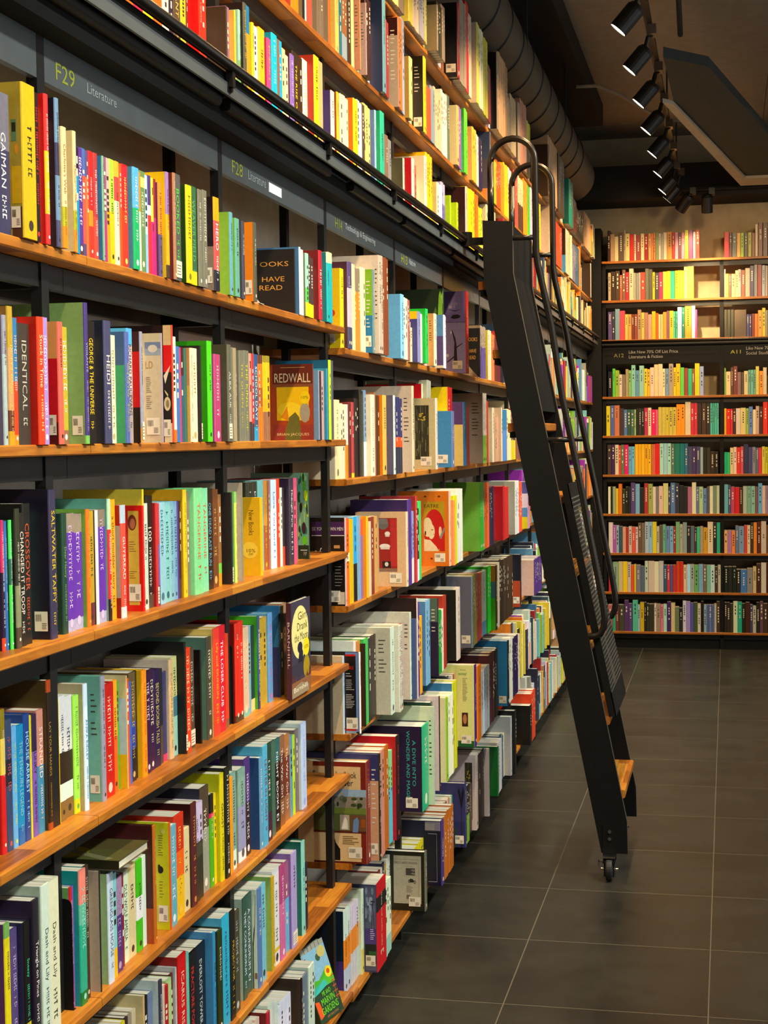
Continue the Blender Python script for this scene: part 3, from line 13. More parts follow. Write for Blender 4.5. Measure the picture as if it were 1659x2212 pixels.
D3|-505|*4574 14.0 265 1117 104 caa 1a120e A=camen,S,n;4588 48.4 261 1120 0 f72:50:fec:60:f62 - n;4637 51.7 256 1120 0 db2 - td61;4689 47.8 260 1120 0 111:45:1ae - T=FOR_PUBLIC_POLICY,tedd;4738 45.8 261 1120 0 7ac - T=THE_WHITE_CABBAGE,teee;4784 33.4 248 1120 0 86a:80:d54 - tecd;*4818 22.6 256 1107 12 fb1 e91 tdb8;4841 29.1 237 1111 0 dca - tb97;4871 29.1 237 1112 0 dca -;4901 55.9 249 1115 0 832 - n;4958 35.1 248 1119 0 c95 - tdb8;4993 35.1 248 1120 0 c95 -;~5029 31.9 229 1162 0 224 - n;~5062 31.9 228 1162 0 eda - n;~5094 31.9 220 1162 0 224 - n;~5127 31.9 229 1162 0 eda - n;~5159 31.9 229 1162 0 68a - n;*5192 28.9 252 1056 95 dca dcb68a A=bathroom,S,n;5222 62.3 292 1057 38 538 325 A=heating,n;5284 31.9 244 1061 0 edd:35:89c - tddd;5317 31.9 248 1062 0 edd:35:89c -;5350 19.8 299 1054 10 c33 933 n;5370 33.0 255 1058 0 ede:30:421 - tddc;5404 33.0 253 1061 0 ede:30:421 -;5438 44.2 277 1062 0 4c6 - tbdb;~5515 31.8 254 1167 0 643 - n;~5547 31.8 247 1167 0 7a8 - n;~5579 31.8 246 1167 0 354 - n;~5612 31.8 262 1167 0 224 - n;~5644 31.8 243 1167 0 68a - n;~5676 31.8 250 1167 0 b94 - n;~5708 31.8 247 1167 0 222 - n;~5741 31.8 258 1167 0 354 - n;~5773 31.8 261 1167 0 cba - n;~5805 31.8 259 1167 0 bbb - n;~5837 31.8 247 1167 0 7a8 - n;~5870 31.8 246 1167 0 832 - n;~5902 31.8 243 1167 0 354 - n;~5934 31.8 246 1167 0 dcb - n;~5966 31.8 252 1167 0 ddc - n;~5999 31.8 245 1167 0 a33 - n;*6031 31.8 292 1056 101 eba d72 A=theatre,S,n;6064 20.8 255 1043 13 e95 e95 n;6085 43.1 271 1047 0 dd2 - n;6129 43.1 271 1050 0 dd2 - n;6173 37.8 292 1051 0 eed - n;6212 37.8 289 1054 0 eed - n;6250 37.8 294 1054 0 eed - n;6288 37.8 292 1053 0 eed - n;~6327 31.9 273 1139 0 68a - n;~6360 31.9 255 1139 0 68a - n;~6392 31.9 274 1139 0 68a - n;~6424 31.9 274 1139 0 eda - n;~6522 31.9 264 1139 0 ddc - n;~6554 31.9 259 1139 0 433 - n;~6587 31.9 268 1139 0 cba - n;~6619 31.9 276 1139 0 dcb - n;~6651 31.9 257 1139 0 ede - n;~6684 31.9 252 1139 0 832 - n;~6716 31.9 269 1139 0 bbb - n;~6749 31.9 255 1139 0 998 - n;~6781 31.9 258 1139 0 ddc - n;*6814 39.6 302 1056 74 3a3 7b4 n;*6854 39.6 300 1056 0 3a3 - n;*6894 39.6 298 1057 0 3a3 - n;6935 35.3 293 1060 0 e63 - n;6971 35.3 296 1062 0 e63 - n;7007 35.3 291 1060 0 e63 - n;7043 35.3 294 1061 0 e63 - n;7078 35.3 290 1062 0 e63 - n;7115 36.6 265 1064 0 214 - teda;7152 36.6 267 1065 0 214 -;7189 36.6 266 1065 0 214 -;7226 36.6 266 1064 0 214 -;7263 36.6 269 1067 0 214 -;~7301 33.4 237 1106 0 7a8 - n;~7335 33.4 230 1106 0 bbb - n;~7369 33.4 241 1106 0 bbb - n;~7403 33.4 236 1106 0 c85 - n;~7504 33.4 232 1106 0 ede - n;7539 31.8 260 1056 42 b12 b12 S,n;7571 31.8 262 1057 0 b12 - n;7604 39.7 254 1060 0 c22 - n;7644 39.7 253 1061 0 c22 - n;7684 39.7 252 1063 0 c22 - n;7725 39.7 253 1062 0 c22 - n;~7765 30.1 219 1097 0 ddc - n;~7796 30.1 228 1097 0 bbb - n;~7827 30.1 220 1097 0 643 - n;~7857 30.1 235 1097 0 998 - n;~7888 30.1 240 1097 0 c85 - n;~7919 30.1 226 1097 0 345 - n;~7949 30.1 219 1097 0 ede - n;7980 35.8 271 1056 33 ddd 998 n;8017 35.8 270 1058 0 ddd - n;8053 35.8 268 1058 0 ddd - n;8089 35.8 272 1057 0 ddd - n;8126 31.9 262 1060 0 e53 - n;8159 31.9 264 1063 0 e53 - n;8191 31.9 262 1061 0 e53 - n;8224 31.9 259 1062 0 e53 - n;8256 31.9 259 1062 0 e53 - n;~8289 33.4 226 1094 0 224 - n;~8323 33.4 240 1094 0 222 - n;~8357 33.4 229 1094 0 998 - n;~8391 33.4 229 1094 0 dcb - n;~8459 33.4 233 1094 0 dcb - n;8493 40.1 253 1056 30 b8a dc2:25:58b:45:dcd:75:559 n;8534 40.1 254 1056 0 b8a - n;8576 40.3 240 1121 0 8b4 - n;8617 45.1 243 1102 0 334 - n;8663 44.6 231 1128 0 fff - n;8709 36.3 204 1114 0 345 bcb n;8746 63.0 312 1119 0 93a - n;8810 44.6 244 1131 0 fff:39:ddc - n;8855 30.6 268 1127 0 ddc:42:334 345 n;8886 47.7 299 1125 0 cdc:29:345 7bb n;8935 21.7 246 1112 0 eda - n;8957 27.9 260 1110 0 93a:27:c96 bcb n;8986 20.5 246 1125 0 fff - n;9007 16.4 268 1113 0 ddc:75:998 998 n;9025 49.4 242 1126 0 8b4:59:8b4 93a n;9075 41.4 237 1106 0 58a:38:e83 e83 n;9117 46.2 315 1105 0 7bb - n;9164 28.6 247 1100 0 dc4:18:fff dc4 n;9193 18.3 256 1121 0 c96:80:222 dc4 n;9213 68.8 211 1108 0 222:25:58a fff n;9282 66.6 317 1128 0 fff - n;9350 29.3 256 1105 0 b33 - n;9380 25.5 217 1107 0 ede:25:93a - n;9438 65.0 298 1118 0 bcb:39:ede 93a n;9504 44.2 208 1114 0 58a:39:222 - n;9549 34.5 255 1107 0 bcb - n;9585 13.4 206 1124 0 eda fff n;9599 28.9 203 1126 0 334 - n;9628 14.6 204 1125 0 dc4 58a n;9644 47.8 269 1111 0 345 - n;9692 29.2 237 1110 0 ddc - n;9722 64.2 252 1120 0 bcb eda n;9787 34.3 227 1131 0 dc4:30:334 - n;9822 29.1 291 1112 0 334:61:bcb c96 n;9852 44.7 228 1108 0 e83:30:b33 b33 n;9898 17.8 305 1129 0 334 - n;9917 49.2 235 1113 0 93a - n;9966 35.1 283 1104 0 222 ddc n;10002 19.2 222 1107 0 ddc:71:cdc - n;10022 20.9 202 1108 0 222:61:334 ddc n;10044 18.0 304 1111 0 334 - n;10063 55.8 317 1131 0 ddc ddc n;10120 36.5 212 1121 0 dc4 - n;10157 48.9 288 1115 0 334 - n;10207 20.2 214 1100 0 222 - n;10228 19.0 230 1131 0 ddc - n;10247 39.3 247 1118 0 ddc 7bb n;10287 64.3 279 1114 0 fff:41:eda - n;10353 33.6 224 1117 0 345:78:ede 58a n;10420 65.7 218 1107 0 345:45:345 334 n;10486 15.2 235 1121 0 e83 8b4 n;10502 61.2 264 1108 0 ede - n;10564 32.7 212 1128 0 fff - n;10598 39.1 211 1112 0 b33 - n;10637 45.9 219 1102 0 ddc:64:ddc - n;10684 20.4 228 1110 0 cdc ede n;10705 49.6 229 1103 0 eda:76:7bb - n;10756 18.1 291 1110 0 345:18:345 - n;10775 40.0 307 1117 0 7bb cdc n;10815 46.9 255 1121 0 ddc - n;10863 17.6 217 1130 0 bcb:62:7bb - n;10881 45.5 265 1110 0 bcb:27:8b4 ddc n;10928 41.2 287 1109 0 eda ede n;10970 15.6 229 1119 0 c96 e83 n;10986 21.4 251 1112 0 93a:18:cdc - n;11008 35.3 230 1101 0 998 - n;11044 27.3 226 1109 0 ddc cdc n;11072 41.7 240 1111 0 c96 - n;11115 32.0 220 1110 0 58a - n;11148 28.6 275 1126 0 c96:66:dc4 345 n;11177 46.9 315 1122 0 7bb c96 n;11225 45.8 271 1116 0 345 ddc n;11271 42.3 257 1130 0 bcb:33:bcb bcb n;11315 35.6 236 1127 0 ede - n;11351 16.2 297 1113 0 7bb 998 n;11401 14.4 216 1130 0 222 cdc n;11416 36.4 274 1128 0 ede:78:eda - n;11453 33.0 201 1104 0 7bb c96 n;11487 45.3 242 1116 0 eda 998 n;11533 16.5 217 1107 0 58a bcb n;11550 16.2 206 1117 0 222 - n;11567 17.3 213 1130 0 222 58a n;11585 51.7 223 1112 0 e83 - n;11638 60.0 252 1109 0 c96 - n;11699 35.2 231 1101 0 dc4 - n;11735 26.4 257 1115 0 c96 b33 n;11762 46.9 218 1108 0 c96 - n;11810 49.5 224 1124 0 ddc 334 n;11860 26.9 219 1107 0 58a - n;11887 17.2 268 1124 0 cdc - n;11905 19.1 215 1105 0 e83 - n;11925 20.1 264 1129 0 345 e83 n;11946 34.7 244 1130 0 e83 - n;11982 37.2 249 1122 0 bcb - n;12020 55.6 271 1120 0 eda - n;12076 59.2 256 1130 0 e83 ddc n;12136 57.3 267 1104 0 998 b33 n;12194 25.4 270 1121 0 334:80:7bb - n;12221 39.3 225 1110 0 fff - n;12261 42.0 254 1103 0 222 bcb n;12303 16.2 236 1106 0 334 - n;12320 27.6 248 1112 0 e83:25:e83 - n;12382 44.3 262 1109 0 c96 - n;12427 29.2 226 1104 0 b33 - n;12457 55.9 306 1101 0 e83:78:93a - n;12513 50.7 218 1125 0 334 7bb n;12565 30.9 295 1126 0 fff - n;12597 33.1 231 1125 0 fff:79:ddc - n;12630 13.4 234 1118 0 222 - n;12645 39.9 224 1128 0 b33:77:fff - n;12685 38.2 270 1100 0 e83 345 n;12724 34.1 311 1101 0 998 bcb n;12759 23.9 314 1108 0 dc4 - n;12784 30.8 265 1118 0 7bb:18:bcb - n;12816 23.9 241 1128 0 cdc:31:ede - n;12840 23.6 229 1108 0 222:72:b33 222 n;12865 34.4 220 1113 0 eda 222 n;12900 48.7 251 1114 0 e83 - n;12949 44.9 200 1129 0 bcb 7bb n;12995 34.7 226 1124 0 58a - n;13031 61.0 256 1126 0 ddc:47:cdc - n;13092 38.7 285 1131 0 cdc - n;13132 22.1 200 1103 0 58a e83 n;13155 65.6 306 1102 0 ddc - n;13221 18.8 269 1107 0 ddc:77:b33 - n;13241 20.1 296 1119 0 ddc - n;13262 17.0 260 1106 0 998 - n;13280 14.8 206 1128 0 c96 - n
D4|-892|*4574 16.8 236 1129 98 bcd cb9 n;*4591 14.1 246 1082 44 fee 100 A=redtext,S,n;*4606 23.3 276 1102 34 edd cdd n;4630 37.3 270 1106 0 c84 - n;4667 37.3 268 1107 0 c84 - n;*4706 8.5 257 1092 14 110 2a2010 n;4715 53.5 269 1096 0 4b5 - tbeb;4769 74.8 260 1100 0 1a1a1a - T=OPEN_RANGES,tcc3;4845 35.5 262 1104 0 2a1712 - tddd;4881 35.5 262 1105 0 2a1712 -;*4917 50.9 281 1055 46 cdc bba b;*4969 32.3 280 1039 15 ccb ccb td55;*5002 32.3 279 1041 0 ccb -;~5035 29.2 249 1082 0 ddc - n;~5065 29.2 258 1082 0 a33 - n;~5094 29.2 242 1082 0 7a8 - n;~5124 29.2 265 1082 0 ede - n;~5154 29.2 245 1082 0 832 - n;~5184 29.2 261 1082 0 a33 - n;*5214 16.9 298 1051 23 cdc ccb b;*5231 9.4 274 1035 16 457 458 n;5241 9.4 343 1032 10 dcb 211 n;5251 31.1 315 1036 0 638 - tecd;5283 31.1 319 1039 0 638 -;5315 32.8 270 1040 0 ea2 - n;5348 32.8 269 1043 0 ea2 - n;~5382 32.6 249 1072 0 eda - n;~5415 32.6 248 1072 0 433 - n;~5448 32.6 248 1072 0 a33 - n;5515 40.7 303 1054 11 7ac 58b s,n;5556 40.7 305 1055 0 7ac - n;~5598 34.2 273 1087 0 b94 - n;~5633 34.2 275 1087 0 b94 - n;~5668 34.2 276 1087 0 ddc - n;~5702 34.2 267 1087 0 222 - n;*5738 9.2 291 1051 28 213 213:70:565 b;5747 34.0 241 1055 0 093 - n;5782 34.0 242 1056 0 093 - n;5816 34.0 237 1058 0 093 - n;5851 29.4 231 1059 0 edc - n;5881 29.4 235 1062 0 edc - n;5912 39.8 283 1063 0 a32 - teb8;5952 39.8 280 1065 0 a32 -;~5993 30.1 252 1097 0 832 - n;~6024 30.1 253 1097 0 b94 - n;~6054 30.1 251 1097 0 222 - n;~6085 30.1 248 1097 0 222 - n;~6116 30.1 242 1097 0 433 - n;6147 31.8 283 1051 38 dcb 1a1a12 b;6179 31.8 284 1051 0 dcb -;6211 31.8 287 1053 0 dcb -;~6244 31.4 257 1106 0 354 - n;~6276 31.4 261 1106 0 eda - n;~6308 31.4 268 1106 0 a33 - n;~6340 31.4 251 1106 0 224 - n;~6372 31.4 269 1106 0 ddc - n;~6404 31.4 260 1106 0 7a8 - n;~6499 31.4 254 1106 0 643 - n;*6532 30.0 301 1051 47 79a 667 S,n;6562 34.9 300 1055 0 873 - n;6598 34.9 299 1056 0 873 - n;6633 34.9 303 1058 0 873 - n;6669 34.9 301 1057 0 873 - n;6705 34.2 294 1059 0 b45 - n;6740 34.2 295 1061 0 b45 - n;6774 34.2 292 1061 0 b45 - n;6810 41.2 288 1063 0 c42 - n;6851 41.2 289 1066 0 c42 - n;6894 33.6 290 1067 0 69c:22:bdd - n;6928 33.6 286 1069 0 69c:22:bdd - n;6962 33.6 286 1068 0 69c:22:bdd - n;6996 33.6 289 1067 0 69c:22:bdd - n;7031 36.4 301 1058 10 2b3 3a2 n;7068 36.4 297 1060 0 2b3 - n;7105 36.4 299 1061 0 2b3 - n;*7142 46.9 297 1038 19 211 5a2:50:57a:75:c72 n;7190 38.3 303 1042 0 dca - n;7229 38.3 301 1044 0 dca - n;7268 38.3 301 1045 0 dca - n;7307 33.7 307 1046 0 211 - tddd;7341 33.7 310 1048 0 211 -;7376 33.7 304 1047 0 211 -;7410 33.7 303 1046 0 211 -;7477 37.0 297 1050 0 321 - tddd;7515 37.0 298 1051 0 321 -;7552 37.0 296 1053 0 321 -;7590 37.0 298 1051 0 321 -;7627 37.0 298 1051 0 321 -;7665 37.0 301 1051 0 321 -;7702 37.0 295 1051 0 321 -;7740 37.0 298 1052 0 321 -;7777 37.0 295 1051 0 321 -;~7815 30.9 237 1100 0 dcb - n;~7847 30.9 238 1100 0 eda - n;~7878 30.9 236 1100 0 ddc - n;~7910 30.9 244 1100 0 433 - n;~7941 30.9 243 1100 0 832 - n;~7973 30.9 245 1100 0 345 - n;~8004 30.9 256 1100 0 eda - n;~8035 30.9 241 1100 0 224 - n;~8067 30.9 258 1100 0 ddc - n;~8098 30.9 260 1100 0 dcb - n;*8130 27.4 274 1051 41 112 a42:50:112 S,n;~8158 32.2 185 1131 0 643 - n;~8191 32.2 180 1131 0 345 - n;~8224 32.2 171 1131 0 224 - n;~8256 32.2 172 1131 0 224 - n;~8289 32.2 173 1131 0 cba - n;~8322 32.2 179 1131 0 dcb - n;~8355 32.2 188 1131 0 ede - n;~8387 32.2 176 1131 0 b94 - n;~8485 32.2 186 1131 0 c85 - n;~8518 32.2 185 1131 0 a33 - n;~8551 32.2 172 1131 0 dcb - n;~8584 32.2 179 1131 0 224 - n;~8616 32.2 183 1131 0 433 - n;~8649 32.2 188 1131 0 dcb - n;~8682 32.2 172 1131 0 57a - n;8715 35.1 199 1051 71 427 dcb9a9 b;8751 35.1 200 1051 0 427 -;8786 35.1 200 1054 0 427 -;8822 35.1 197 1054 0 427 -;8858 35.1 196 1053 0 427 -;8893 35.1 199 1054 0 427 -;8929 35.1 199 1053 0 427 -;8964 35.1 201 1052 0 427 -;9000 35.1 199 1053 0 427 -;9036 35.1 198 1052 0 427 -;9071 35.1 196 1054 0 427 -;9109 52.4 233 1112 0 58a - n;9162 31.9 247 1123 0 58a:40:fff 334 n;9195 29.9 216 1096 0 cdc 222 n;9226 24.2 210 1118 0 345 - n;9251 25.4 262 1120 0 58a 334 n;9277 43.3 249 1125 0 7bb:28:998 - n;9321 57.6 246 1123 0 334:52:b33 - n;9379 26.0 221 1119 0 345:59:58a dc4 n;9438 13.4 238 1121 0 fff - n;9453 43.9 223 1109 0 8b4 - n;9497 63.0 217 1104 0 dc4 8b4 n;9561 15.3 301 1123 0 58a - n;9577 27.3 254 1095 0 bcb:36:fff - n;9605 69.2 204 1115 0 93a - n;9675 46.5 200 1121 0 93a:40:c96 334 n;9723 22.6 248 1112 0 dc4 - n;9746 47.0 201 1115 0 b33 - n;9794 48.7 250 1119 0 fff:18:fff - n;9843 22.7 218 1102 0 e83:68:dc4 - n;9867 67.2 200 1120 0 222:37:7bb - n;9935 39.2 251 1113 0 ddc:22:eda bcb n;9975 45.6 287 1116 0 e83 - n;10021 53.0 204 1121 0 8b4 - n;10075 31.4 210 1111 0 93a:78:7bb 58a n;10107 21.7 295 1100 0 c96 - n;10130 14.2 233 1112 0 ede:39:cdc - n;10145 28.9 235 1098 0 e83 - n;10175 15.7 242 1101 0 cdc - n;10191 25.9 249 1100 0 93a:77:c96 345 n;10218 33.5 318 1125 0 8b4:41:bcb - n;10252 49.7 254 1098 0 e83:27:334 - n;10303 38.0 216 1118 0 ddc - n;10341 38.5 261 1098 0 b33:58:7bb eda n;10420 36.6 312 1102 0 998 7bb n;10457 30.6 250 1122 0 8b4 - n;10488 62.0 290 1112 0 dc4 8b4 n;10551 20.0 297 1117 0 e83 - n;10572 14.3 225 1123 0 222 - n;10587 29.9 211 1095 0 b33 b33 n;10618 19.4 234 1127 0 bcb - n;10638 37.3 235 1118 0 fff - n;10676 38.8 277 1107 0 8b4 - n;10716 36.7 202 1110 0 c96:30:8b4 - n;10753 43.9 246 1111 0 b33 - n;10798 19.4 215 1112 0 eda - n;10818 27.8 229 1121 0 e83:66:dc4 - n;10847 44.4 251 1122 0 ede:69:8b4 58a n;10892 50.0 216 1106 0 334 - n;10943 27.3 303 1114 0 ddc dc4 n;10971 45.7 201 1102 0 ede - n;11017 27.5 224 1097 0 eda ede n;11046 32.7 204 1110 0 dc4 - n;11079 37.8 314 1121 0 7bb:59:334 e83 n;11118 47.0 227 1100 0 bcb:43:93a cdc n;11165 48.1 224 1123 0 ddc - n;11214 14.4 266 1124 0 345 - n;11230 28.6 237 1112 0 222 - n;11259 46.2 236 1119 0 334 - n;11306 60.4 273 1096 0 ede - n;11401 38.2 236 1107 0 8b4:45:998 - n;11439 14.3 237 1098 0 bcb b33 n;11455 18.1 255 1119 0 ddc - n;11474 54.3 311 1112 0 7bb:76:345 - n;11529 40.1 265 1124 0 dc4 - n;11570 38.8 241 1117 0 93a:22:93a ede n;11609 61.5 227 1116 0 345 998 n;11672 19.7 237 1111 0 e83 c96 n;11692 48.8 201 1116 0 7bb 58a n;11742 17.6 235 1104 0 fff:58:eda - n;11760 41.8 210 1110 0 998 ede n;11803 20.8 295 1103 0 334 - n;11824 40.1 203 1103 0 bcb ddc n;11865 44.3 242 1115 0 93a cdc n;11910 46.2 280 1119 0 ddc - n;11957 24.1 233 1114 0 345 dc4 n;11982 41.0 223 1119 0 345 - n;12024 37.2 290 1110 0 222 8b4 n;12062 23.3 312 1102 0 dc4:16:334 eda n;12086 38.7 305 1098 0 ddc - n;12125 51.5 209 1109 0 334 bcb n;12178 63.1 242 1101 0 93a - n;12242 43.2 240 1108 0 b33:60:ede - n;12286 18.3 207 1115 0 cdc - n;12305 43.5 247 1123 0 bcb - n;12382 45.3 235 1116 0 cdc - n;12428 16.6 283 1113 0 cdc - n;12445 33.3 206 1114 0 8b4:65:7bb - n;12479 53.5 287 1099 0 998 - n;12533 16.0 251 1095 0 8b4 cdc n;12550 44.9 242 1107 0 fff bcb n;12596 20.3 251 1098 0 ddc:51:334 - n;12617 54.1 241 1109 0 7bb - n;12672 65.7 255 1121 0 8b4:68:fff - n;12738 26.3 245 1124 0 334 bcb n;12765 64.3 262 1097 0 e83 ddc n;12831 15.6 218 1114 0 222:71:334 - n;12847 33.0 317 1109 0 8b4 dc4 n;12881 25.7 221 1114 0 e83 - n;12907 15.6 229 1121 0 998:58:bcb 58a n;12924 51.4 247 1120 0 334:75:7bb - n;12976 25.4 263 1115 0 8b4 - n;13002 61.5 268 1101 0 7bb 93a n;13065 16.2 280 1122 0 334:51:b33 b33 n;13081 20.4 309 1111 0 bcb - n;13103 69.0 241 1110 0 7bb ede n;13173 46.2 252 1122 0 bcb:39:998 - n;13220 68.7 236 1112 0 cdc:39:c96 bcb n
